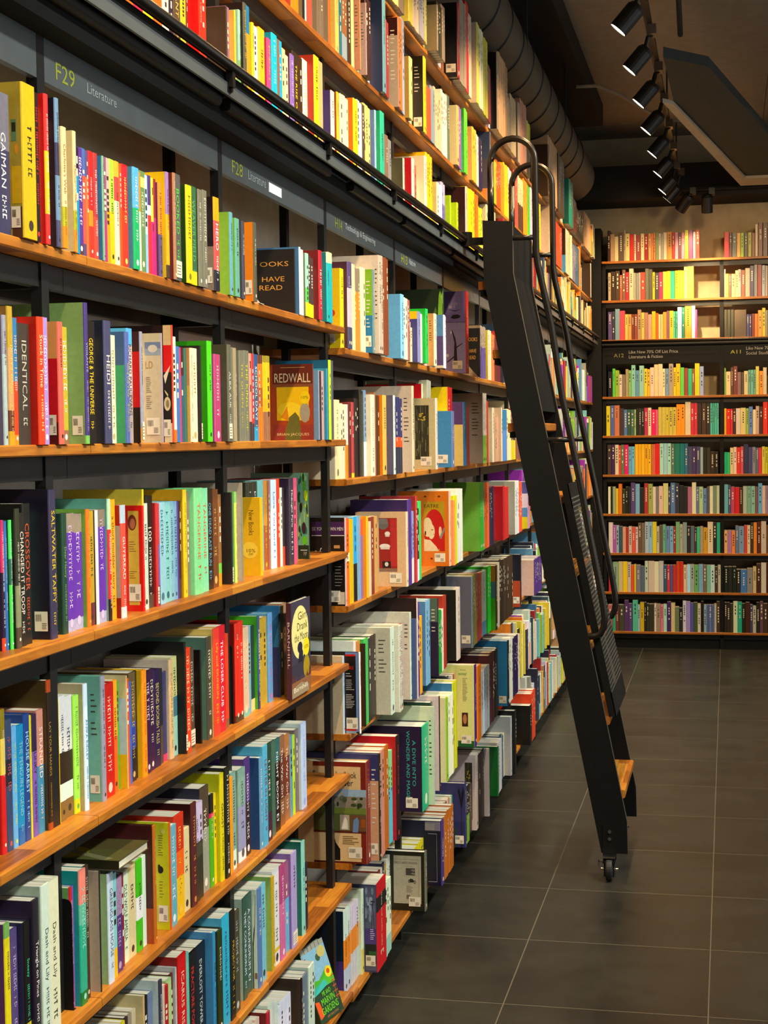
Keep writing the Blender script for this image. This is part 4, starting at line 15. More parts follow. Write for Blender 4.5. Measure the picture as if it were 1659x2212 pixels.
D5|-1285|*4574 43.1 309 1060 167 722 db8 A=handbook,S,n;*4617 21.1 326 1032 26 221 c97:75:336 b,S;4639 36.4 324 1036 0 c87 - n;4676 36.4 326 1037 0 c87 - n;4713 41.2 321 1040 0 b62 - n;4755 41.2 324 1042 0 b62 - n;4798 32.9 297 1044 0 5bc:60:8c8 - n;4831 32.9 293 1044 0 5bc:60:8c8 - n;*4865 44.2 333 1030 13 211 b12 tc33;~4910 30.6 266 1108 0 ede - n;~4941 30.6 260 1108 0 ddc - n;~4972 30.6 269 1108 0 c85 - n;~5003 30.6 272 1108 0 ede - n;~5034 30.6 253 1108 0 998 - n;~5065 30.6 263 1108 0 68a - n;~5096 30.6 273 1108 0 bbb - n;~5127 30.6 262 1108 0 224 - n;~5158 30.6 267 1108 0 998 - n;~5190 30.6 255 1108 0 222 - n;~5221 30.6 254 1108 0 57a - n;*5252 110.8 294 1021 77 2a7 213 A=wonder,S,n;*5364 10.2 345 1001 19 aba cdb b;~5374 33.7 300 1046 0 ddc - n;~5408 33.7 302 1046 0 68a - n;~5443 33.7 324 1046 0 b94 - n;~5545 33.7 327 1046 0 354 - n;*5580 14.4 345 1021 17 322 dcc n;~5595 31.8 280 1052 0 998 - n;~5627 31.8 276 1052 0 c85 - n;~5659 31.8 284 1052 0 224 - n;~5692 31.8 282 1052 0 cba - n;*5724 33.6 315 1021 23 8b2 dda n;5759 36.7 308 1025 0 eec - n;5796 36.7 310 1027 0 eec - n;5833 36.7 306 1027 0 eec - n;5870 36.7 310 1026 0 eec - n;5908 33.5 340 1029 0 cc2 37a n;5942 33.5 338 1032 0 cc2 - n;5976 33.5 341 1030 0 cc2 - n;~6011 31.4 298 1101 0 a33 - n;~6043 31.4 295 1101 0 643 - n;~6075 31.4 313 1101 0 998 - n;~6107 31.4 311 1101 0 ede - n;~6139 31.4 317 1101 0 222 - n;~6171 31.4 300 1101 0 354 - n;~6202 31.4 320 1101 0 345 - n;~6234 31.4 304 1101 0 57a - n;~6266 31.4 295 1101 0 eda - n;~6298 31.4 309 1101 0 dcb - n;~6330 31.4 306 1101 0 832 - n;~6362 31.4 307 1101 0 c85 - n;*6395 44.5 340 1021 71 417 dd8 A=money,S,n;6496 40.0 319 1025 0 f82 - n;6537 40.0 318 1026 0 f82 - n;6577 40.0 315 1028 0 f82 - n;6619 35.6 278 1029 0 cde - t68a;6655 35.6 277 1031 0 cde -;6691 35.6 275 1029 0 cde -;6727 35.6 278 1031 0 cde -;6763 35.6 281 1030 0 cde -;6799 35.6 281 1032 0 cde -;6835 35.6 277 1031 0 cde -;6872 36.8 313 1033 0 523 - teda;6910 36.8 310 1035 0 523 -;6947 36.8 315 1036 0 523 -;6984 36.8 314 1034 0 523 -;7022 33.6 305 1037 0 111 - tddd;7056 33.6 302 1039 0 111 -;7091 33.6 306 1037 0 111 -;7125 33.6 304 1040 0 111 -;7159 33.6 306 1040 0 111 -;~7193 33.1 266 1073 0 eda - n;~7227 33.1 290 1073 0 eda - n;~7261 33.1 281 1073 0 643 - n;~7294 33.1 281 1073 0 b94 - n;~7328 33.1 280 1073 0 eda - n;~7361 33.1 282 1073 0 345 - n;*7395 48.6 311 1021 44 111 27a S,n;7477 33.6 305 1025 0 ddc - n;7511 33.6 308 1026 0 ddc - n;7545 33.6 307 1028 0 ddc - n;7579 33.6 301 1027 0 ddc - n;7614 36.2 288 1029 0 214 - n;7651 36.2 288 1031 0 214 - n;7688 36.2 287 1030 0 214 - n;7724 36.2 288 1032 0 214 - n;7761 36.2 290 1029 0 214 - n;7798 36.2 289 1030 0 214 - n;7835 34.4 280 1033 0 dcb - n;7870 34.4 284 1036 0 dcb - n;7905 34.4 280 1034 0 dcb - n;7942 28.7 201 1080 0 222 - n;7971 35.3 238 1081 0 8b4:68:e83 - n;8007 27.9 264 1066 0 c96:55:8b4 - n;8036 15.4 251 1070 0 fff 93a n;8052 65.5 313 1092 0 ede:17:222 e83 n;8119 42.5 310 1076 0 dc4 ddc n;8162 47.7 232 1080 0 c96 8b4 n;8211 47.8 268 1075 0 222 - n;8259 24.0 234 1080 0 8b4:29:ede 998 n;8284 26.5 301 1069 0 dc4 - n;8311 32.7 256 1090 0 998 334 n;8345 18.2 315 1071 0 eda e83 n;8364 43.1 240 1077 0 222 ddc n;8408 16.6 275 1067 0 dc4 - n;8458 29.7 269 1077 0 fff - n;8488 62.9 308 1091 0 93a:40:eda 93a n;8552 36.8 224 1072 0 334 - n;8589 54.1 265 1073 0 ede - n;8644 36.6 256 1079 0 b33:18:b33 8b4 n;8682 22.7 222 1084 0 c96 58a n;8705 67.0 312 1083 0 e83:42:cdc - n;8773 39.1 232 1083 0 cdc fff n;8813 21.3 259 1073 0 345 - n;8835 47.9 231 1084 0 c96 - n;8884 55.2 260 1095 0 998:63:222 e83 n;8940 43.5 233 1084 0 eda - n;8984 26.0 215 1077 0 ede 998 n;9011 19.3 207 1083 0 ddc:41:cdc 222 n;9031 43.9 273 1089 0 eda:33:b33 - n;9076 22.7 221 1067 0 7bb - n;9099 24.8 208 1075 0 8b4 eda n;9125 20.4 301 1091 0 58a - n;9146 49.2 248 1077 0 8b4 - n;9196 55.6 269 1085 0 e83 - n;9252 47.1 227 1068 0 7bb 8b4 n;9300 25.6 224 1085 0 345 - n;9327 38.6 226 1073 0 7bb - n;9366 39.1 265 1086 0 ede 345 n;9438 36.8 243 1070 0 dc4 - n;9476 47.8 209 1078 0 cdc:56:e83 - n;9525 29.4 202 1092 0 8b4 - n;9555 41.3 228 1092 0 e83 b33 n;9597 35.4 263 1065 0 222:63:fff dc4 n;9633 53.6 210 1075 0 dc4 - n;9688 16.0 221 1097 0 334 8b4 n;9704 24.2 261 1095 0 e83:42:fff c96 n;9729 18.0 283 1091 0 345 - n;9748 20.8 284 1092 0 7bb - n;9770 51.8 279 1084 0 8b4 bcb n;9822 33.6 218 1092 0 eda 998 n;9857 27.8 296 1088 0 334 - n;9885 65.4 295 1075 0 ede:19:c96 - n;9951 31.3 260 1068 0 998 c96 n;9984 26.7 214 1083 0 c96 58a n;10011 14.9 254 1076 0 ddc 93a n;10027 45.5 237 1078 0 bcb 8b4 n;10073 58.2 226 1091 0 b33 345 n;10132 49.1 216 1095 0 bcb:34:fff ede n;10182 24.3 239 1075 0 ddc 345 n;10207 64.2 229 1070 0 ddc - n;10272 45.8 256 1087 0 dc4:50:998 bcb n;10319 22.3 201 1089 0 b33 998 n;10342 19.3 201 1071 0 334 - n;10362 24.3 219 1091 0 58a - n;10420 27.6 269 1067 0 8b4 - n;10448 48.5 256 1095 0 e83 334 n;10497 22.5 282 1074 0 ede - n;10521 35.6 257 1068 0 998 ede n;10557 46.0 254 1073 0 e83 - n;10604 33.6 248 1071 0 b33 - n;10638 45.1 299 1083 0 dc4:46:7bb - n;10684 57.3 230 1078 0 ede:73:bcb - n;10742 43.5 213 1068 0 b33:66:bcb - n;10786 26.0 309 1084 0 bcb:36:c96 c96 n;10813 42.2 261 1094 0 ede - n;10856 64.5 212 1076 0 58a - n;10922 46.0 226 1076 0 c96:60:334 - n;10968 15.0 236 1095 0 cdc - n;10984 29.5 245 1066 0 7bb - n;11014 57.9 269 1095 0 dc4 - n;11073 24.6 264 1090 0 8b4 - n;11098 29.5 244 1084 0 ddc:23:b33 222 n;11129 67.9 226 1079 0 8b4 222 n;11197 13.7 314 1096 0 998:30:dc4 bcb n;11212 13.9 261 1097 0 e83 345 n;11227 18.0 240 1074 0 345 - n;11245 32.8 261 1083 0 998 e83 n;11279 56.4 211 1079 0 334 - n;11336 31.0 221 1073 0 dc4 - n;11401 19.8 233 1066 0 eda 58a n;11421 16.1 218 1069 0 ddc:75:222 - n;11438 18.1 253 1096 0 e83 - n;11457 67.4 238 1065 0 c96 58a n;11525 29.0 237 1086 0 93a 998 n;11555 67.9 308 1084 0 ddc - n;11624 18.8 316 1071 0 ddc:20:58a - n;11643 68.0 306 1091 0 93a ede n;11712 39.3 218 1092 0 222 222 n;11752 49.1 240 1070 0 345 - n;11802 58.3 247 1071 0 cdc - n;11861 57.7 319 1084 0 cdc:30:ddc bcb n;11920 36.9 259 1088 0 8b4 - n;11957 26.0 306 1066 0 eda:62:dc4 - n;11984 14.0 231 1073 0 334 bcb n;11999 41.7 308 1078 0 c96 - n;12041 42.6 266 1085 0 fff - n;12085 22.2 208 1072 0 93a - n;12108 22.1 269 1085 0 ede b33 n;12131 49.1 283 1092 0 cdc:52:93a - n;12181 41.0 219 1085 0 b33 7bb n;12222 25.6 263 1092 0 998 ede n;12249 38.2 245 1070 0 c96:79:b33 - n;12288 57.3 311 1079 0 c96 - n;12382 14.5 237 1081 0 334 - n;12397 26.2 211 1078 0 998:32:7bb 334 n;12424 14.9 251 1066 0 ddc ede n;12440 36.1 261 1075 0 93a 8b4 n;12476 15.5 234 1088 0 ddc ede n;12493 16.8 217 1083 0 cdc dc4 n;12510 33.1 240 1089 0 58a - n;12544 21.9 262 1075 0 998 222 n;12567 65.9 207 1065 0 8b4 - n;12634 17.9 317 1094 0 334:20:93a 7bb n;12652 26.7 262 1079 0 eda - n;12680 26.6 308 1080 0 345 e83 n;12707 44.6 211 1089 0 998 - n;12753 15.2 262 1067 0 998 345 n;12769 40.5 272 1066 0 222 - n;12810 26.5 212 1081 0 eda - n;12837 34.9 214 1095 0 ede - n;12873 59.4 309 1087 0 334 eda n;12933 44.4 215 1091 0 c96:62:93a - n;12978 31.8 254 1095 0 b33 345 n;13011 47.9 205 1089 0 334:27:fff - n;13060 14.4 293 1086 0 e83 - n;13075 23.7 220 1067 0 fff - n;13099 31.6 269 1076 0 998 222 n;13132 61.3 267 1086 0 345 e83 n;13194 20.4 211 1083 0 93a b33 n;13215 34.0 205 1088 0 cdc 8b4 n;13250 48.3 313 1092 0 998 bcb n
D6|-1690|*4574 41.7 256 1137 100 bcd:30:e81:65:ded 437:40:123 n;*4616 41.7 256 1138 0 bcd:30:e81:65:ded - n;4659 33.1 247 1135 0 ccc:40:e82:70:dcd - t422;4693 33.1 248 1135 0 ccc:40:e82:70:dcd -;4726 33.1 244 1136 0 ccc:40:e82:70:dcd -;*4760 27.9 268 1125 10 dc6:30:dec dec n;*4789 132.0 280 1082 39 c12:68:1a1a1a:85:c12 446 A=pylon,S,T=trees_and_town_units,tdb9;4922 36.0 245 1086 0 9cb:25:dec - n;4958 36.0 247 1088 0 9cb:25:dec - n;4995 36.0 242 1089 0 9cb:25:dec - n;~5032 31.2 196 1181 0 998 - n;~5063 31.2 184 1181 0 57a - n;~5095 31.2 202 1181 0 a33 - n;~5127 31.2 194 1181 0 354 - n;~5159 31.2 195 1181 0 345 - n;~5190 31.2 194 1181 0 832 - n;~5222 31.2 185 1181 0 832 - n;~5254 31.2 190 1181 0 832 - n;~5285 31.2 190 1181 0 dcb - n;~5317 31.2 200 1181 0 224 - n;~5349 31.2 185 1181 0 b94 - n;~5381 31.2 196 1181 0 ddc - n;~5412 31.2 201 1181 0 ddc - n;*5445 37.5 213 1054 114 665 221 A=harley,S,n;5515 35.5 183 1118 0 dc2 - n;5551 35.5 182 1120 0 dc2 - n;5587 35.5 183 1119 0 dc2 - n;5623 35.5 181 1121 0 dc2 - n;5659 35.5 185 1119 0 dc2 - n;5695 35.5 180 1119 0 dc2 - n;5732 35.5 182 1121 0 dc2 - n;*5768 49.7 246 1052 63 437 113 A=frame,n;5819 34.8 242 1056 0 b62 cc2:85:532 w,n;5854 34.8 239 1056 0 b62 - n;5889 34.8 241 1056 0 b62 - n;5925 34.8 246 1058 0 b62 - n;5960 34.8 245 1056 0 b62 - n;5995 34.8 240 1057 0 b62 - n;6031 34.8 244 1058 0 b62 - n;~6067 32.7 222 1108 0 998 - n;~6100 32.7 214 1108 0 222 - n;~6133 32.7 226 1108 0 7a8 - n;~6166 32.7 222 1108 0 a33 - n;~6199 32.7 226 1108 0 dcb - n;~6232 32.7 223 1108 0 c85 - n;~6266 32.7 216 1108 0 dcb - n;~6299 32.7 218 1108 0 7a8 - n;*6332 31.2 266 1054 45 336 336 A=treeblue,S,n;6364 32.5 235 1058 0 7a3:50:221 - n;6397 32.5 234 1059 0 7a3:50:221 - n;6430 32.5 235 1059 0 7a3:50:221 - n;~6525 30.4 215 1073 0 345 - n;~6556 30.4 207 1073 0 433 - n;~6587 30.4 209 1073 0 643 - n;*6619 49.4 325 1054 12 dcb dcc A=forest,n;6669 33.7 304 1058 0 211 - n;6703 33.7 300 1059 0 211 - n;6737 33.7 302 1060 0 211 - n;6771 33.7 303 1059 0 211 - n;6806 33.7 303 1059 0 211 - n;6840 33.7 306 1059 0 211 - n;*6875 23.5 302 1038 20 ccc dde n;~6899 30.3 213 1101 0 dcb - n;~6930 30.3 202 1101 0 dcb - n;~6960 30.3 202 1101 0 433 - n;~6991 30.3 222 1101 0 57a - n;~7022 30.3 216 1101 0 433 - n;~7053 30.3 210 1101 0 b94 - n;~7084 30.3 216 1101 0 ede - n;~7114 30.3 211 1101 0 c85 - n;~7145 30.3 215 1101 0 57a - n;~7176 30.3 215 1101 0 7a8 - n;~7207 30.3 207 1101 0 eda - n;~7238 30.3 202 1101 0 ede - n;*7269 29.5 234 1054 39 073 073 n;7299 35.7 246 1058 0 ddd - w,n;7335 35.7 246 1060 0 ddd - n;7371 35.7 247 1060 0 ddd - n;7408 35.7 243 1061 0 ddd - n;~7507 30.7 225 1088 0 ede - n;~7538 30.7 214 1088 0 a33 - n;~7569 30.7 225 1088 0 345 - n;~7600 30.7 228 1088 0 354 - n;~7632 30.7 216 1088 0 68a - n;~7663 30.7 209 1088 0 224 - n;~7694 30.7 216 1088 0 eda - n;*7726 37.4 294 1054 25 bbb bbb n;7764 29.4 318 1039 14 111 111 n;7794 29.4 315 1040 0 111 - n;~7824 32.2 191 1138 0 cba - n;~7857 32.2 200 1138 0 eda - n;~7889 32.2 201 1138 0 57a - n;~7922 32.2 188 1138 0 ede - n;~7955 32.2 202 1138 0 222 - n;~7987 32.2 193 1138 0 eda - n;~8020 32.2 203 1138 0 c85 - n;~8053 32.2 205 1138 0 eda - n;~8085 32.2 203 1138 0 b94 - n;~8118 32.2 195 1138 0 433 - n;~8151 32.2 186 1138 0 68a - n;~8184 32.2 194 1138 0 bbb - n;~8216 32.2 194 1138 0 bbb - n;~8249 32.2 201 1138 0 ddc - n;~8282 32.2 205 1138 0 643 - n;~8314 32.2 191 1138 0 c85 - n;~8347 32.2 193 1138 0 ede - n;~8380 32.2 192 1138 0 643 - n;~8478 32.2 187 1138 0 7a8 - n;8511 42.2 216 1054 75 110 110 b,S;8554 42.2 213 1056 0 110 -;8597 38.0 266 1058 0 d42 - tfcb;8636 38.0 264 1060 0 d42 -;8674 38.0 265 1060 0 d42 -;8713 38.0 270 1061 0 d42 -;8752 38.0 268 1060 0 d42 -;8792 34.7 214 1103 0 e83:75:58a - n;8828 29.2 205 1106 0 eda - n;8858 18.2 243 1127 0 7bb:71:dc4 - n;8877 60.1 313 1125 0 ddc - n;8938 47.9 308 1107 0 998 - n;8986 17.3 237 1112 0 c96:29:7bb - n;9004 23.6 270 1118 0 b33:71:345 b33 n;9029 26.6 242 1104 0 ddc - n;9056 34.2 255 1117 0 ede - n;9091 31.9 216 1113 0 ede:39:58a - n;9124 58.8 252 1129 0 93a - n;9183 66.7 228 1121 0 ede - n;9251 35.3 309 1102 0 334 - n;9287 23.1 276 1113 0 e83:79:dc4 - n;9311 38.1 259 1098 0 7bb:36:345 - n;9350 19.3 243 1111 0 8b4:68:cdc ede n;9370 35.3 223 1127 0 7bb - n;9438 67.6 242 1114 0 58a:53:cdc - n;9507 21.5 246 1113 0 fff ede n;9529 29.6 252 1103 0 dc4 c96 n;9560 39.8 242 1103 0 b33 - n;9600 26.2 202 1103 0 998:35:ede ede n;9627 30.5 318 1126 0 b33 - n;9659 34.6 268 1107 0 334 c96 n;9694 21.2 226 1102 0 7bb - n;9716 55.7 219 1112 0 58a:33:b33 - n;9773 28.2 277 1109 0 ede - n;9801 45.6 267 1104 0 b33 - n;9848 47.8 286 1107 0 dc4 cdc n;9896 40.0 233 1102 0 bcb - n;9937 17.6 276 1125 0 e83:17:8b4 998 n;9956 67.0 235 1102 0 7bb - n;10023 48.0 222 1125 0 bcb - n;10072 19.8 241 1100 0 ddc - n;10093 23.4 205 1128 0 eda:47:7bb - n;10117 29.5 301 1128 0 fff:71:b33 334 n;10147 60.8 225 1115 0 8b4 998 n;10209 21.5 210 1124 0 e83 c96 n;10231 48.4 214 1128 0 e83 - n;10280 33.3 233 1100 0 eda cdc n;10315 27.6 230 1129 0 8b4 - n;10343 43.3 241 1109 0 b33 - n;10420 25.7 217 1130 0 ede:22:58a - n;10446 50.4 200 1117 0 c96 - n;10497 31.2 212 1105 0 bcb:67:bcb - n;10529 24.8 216 1114 0 ddc:32:93a - n;10555 32.6 242 1102 0 bcb bcb n;10588 29.6 237 1113 0 345:44:7bb cdc n;10619 38.0 221 1122 0 58a 58a n;10657 41.3 245 1114 0 7bb:55:222 - n;10700 66.2 243 1101 0 dc4 - n;10767 19.0 311 1130 0 58a:50:c96 - n;10786 37.7 233 1101 0 bcb - n;10825 39.1 241 1129 0 ddc dc4 n;10865 46.3 315 1128 0 c96 c96 n;10912 54.5 243 1116 0 334 - n;10967 41.8 249 1108 0 dc4:60:eda c96 n;11010 20.9 234 1123 0 998 e83 n;11032 32.4 236 1104 0 93a eda n;11065 23.1 229 1107 0 222 - n;11089 13.4 315 1113 0 cdc - n;11103 15.3 254 1107 0 345:77:ede - n;11119 28.3 255 1129 0 7bb 222 n;11148 40.5 217 1104 0 7bb - n;11190 45.4 259 1110 0 ede - n;11236 32.1 243 1113 0 222:42:eda 8b4 n;11269 39.9 268 1111 0 8b4 - n;11309 57.9 274 1111 0 8b4 ede n;11401 41.6 228 1102 0 58a 8b4 n;11443 59.6 239 1104 0 58a:39:fff b33 n;11503 24.2 311 1118 0 345:47:dc4 - n;11528 38.0 231 1130 0 eda - n;11567 42.6 313 1113 0 fff - n;11610 13.8 216 1103 0 c96 fff n;11625 55.2 218 1102 0 e83 - n;11681 41.2 202 1103 0 ede - n;11723 13.6 273 1112 0 c96:32:bcb - n;11737 16.0 256 1121 0 222 eda n;11754 46.9 219 1125 0 8b4 - n;11802 34.0 261 1111 0 93a 8b4 n;11837 43.8 256 1100 0 bcb - n;11881 20.9 211 1104 0 b33 - n;11903 47.1 239 1123 0 cdc:63:c96 - n;11951 69.0 282 1128 0 b33 93a n;12021 46.0 202 1102 0 cdc - n;12067 41.1 238 1114 0 eda - n;12109 37.7 244 1100 0 eda - n;12148 48.2 256 1112 0 7bb:21:b33 7bb n;12197 25.3 308 1112 0 222 - n;12223 18.6 272 1126 0 e83 8b4 n;12242 28.2 260 1108 0 dc4 93a n;12271 43.4 205 1107 0 cdc - n;12315 32.8 261 1126 0 fff:71:ddc - n;12382 19.9 294 1120 0 93a - n;12402 52.9 201 1129 0 8b4:19:334 - n;12456 34.6 215 1104 0 8b4 e83 n;12491 24.7 303 1120 0 222 - n;12517 18.4 206 1100 0 58a - n;12536 19.7 250 1123 0 eda dc4 n;12556 13.6 294 1127 0 7bb:65:7bb - n;12571 43.5 221 1107 0 cdc - n;12615 13.5 203 1122 0 e83:44:222 ede n;12629 45.4 315 1126 0 ede - n;12676 40.0 206 1123 0 998:47:222 222 n;12716 22.4 218 1108 0 e83 c96 n;12740 16.3 248 1105 0 fff:62:e83 - n;12757 18.2 200 1106 0 222 dc4 n;12776 18.0 258 1112 0 b33:76:ddc - n;12794 40.3 279 1114 0 eda bcb n;12835 44.2 255 1114 0 334 bcb n;12880 68.8 299 1100 0 8b4 - n;12950 46.1 254 1110 0 eda fff n;12997 68.4 238 1124 0 cdc - n;13066 20.7 304 1122 0 7bb 58a n;13088 16.3 227 1121 0 eda cdc n;13105 21.1 249 1100 0 c96 - n;13127 20.9 310 1121 0 dc4 - n;13148 41.6 206 1126 0 93a - n;13191 31.7 269 1125 0 93a:61:58a - n;13223 43.3 210 1116 0 ede c96 n;13267 18.0 201 1126 0 ddc - n
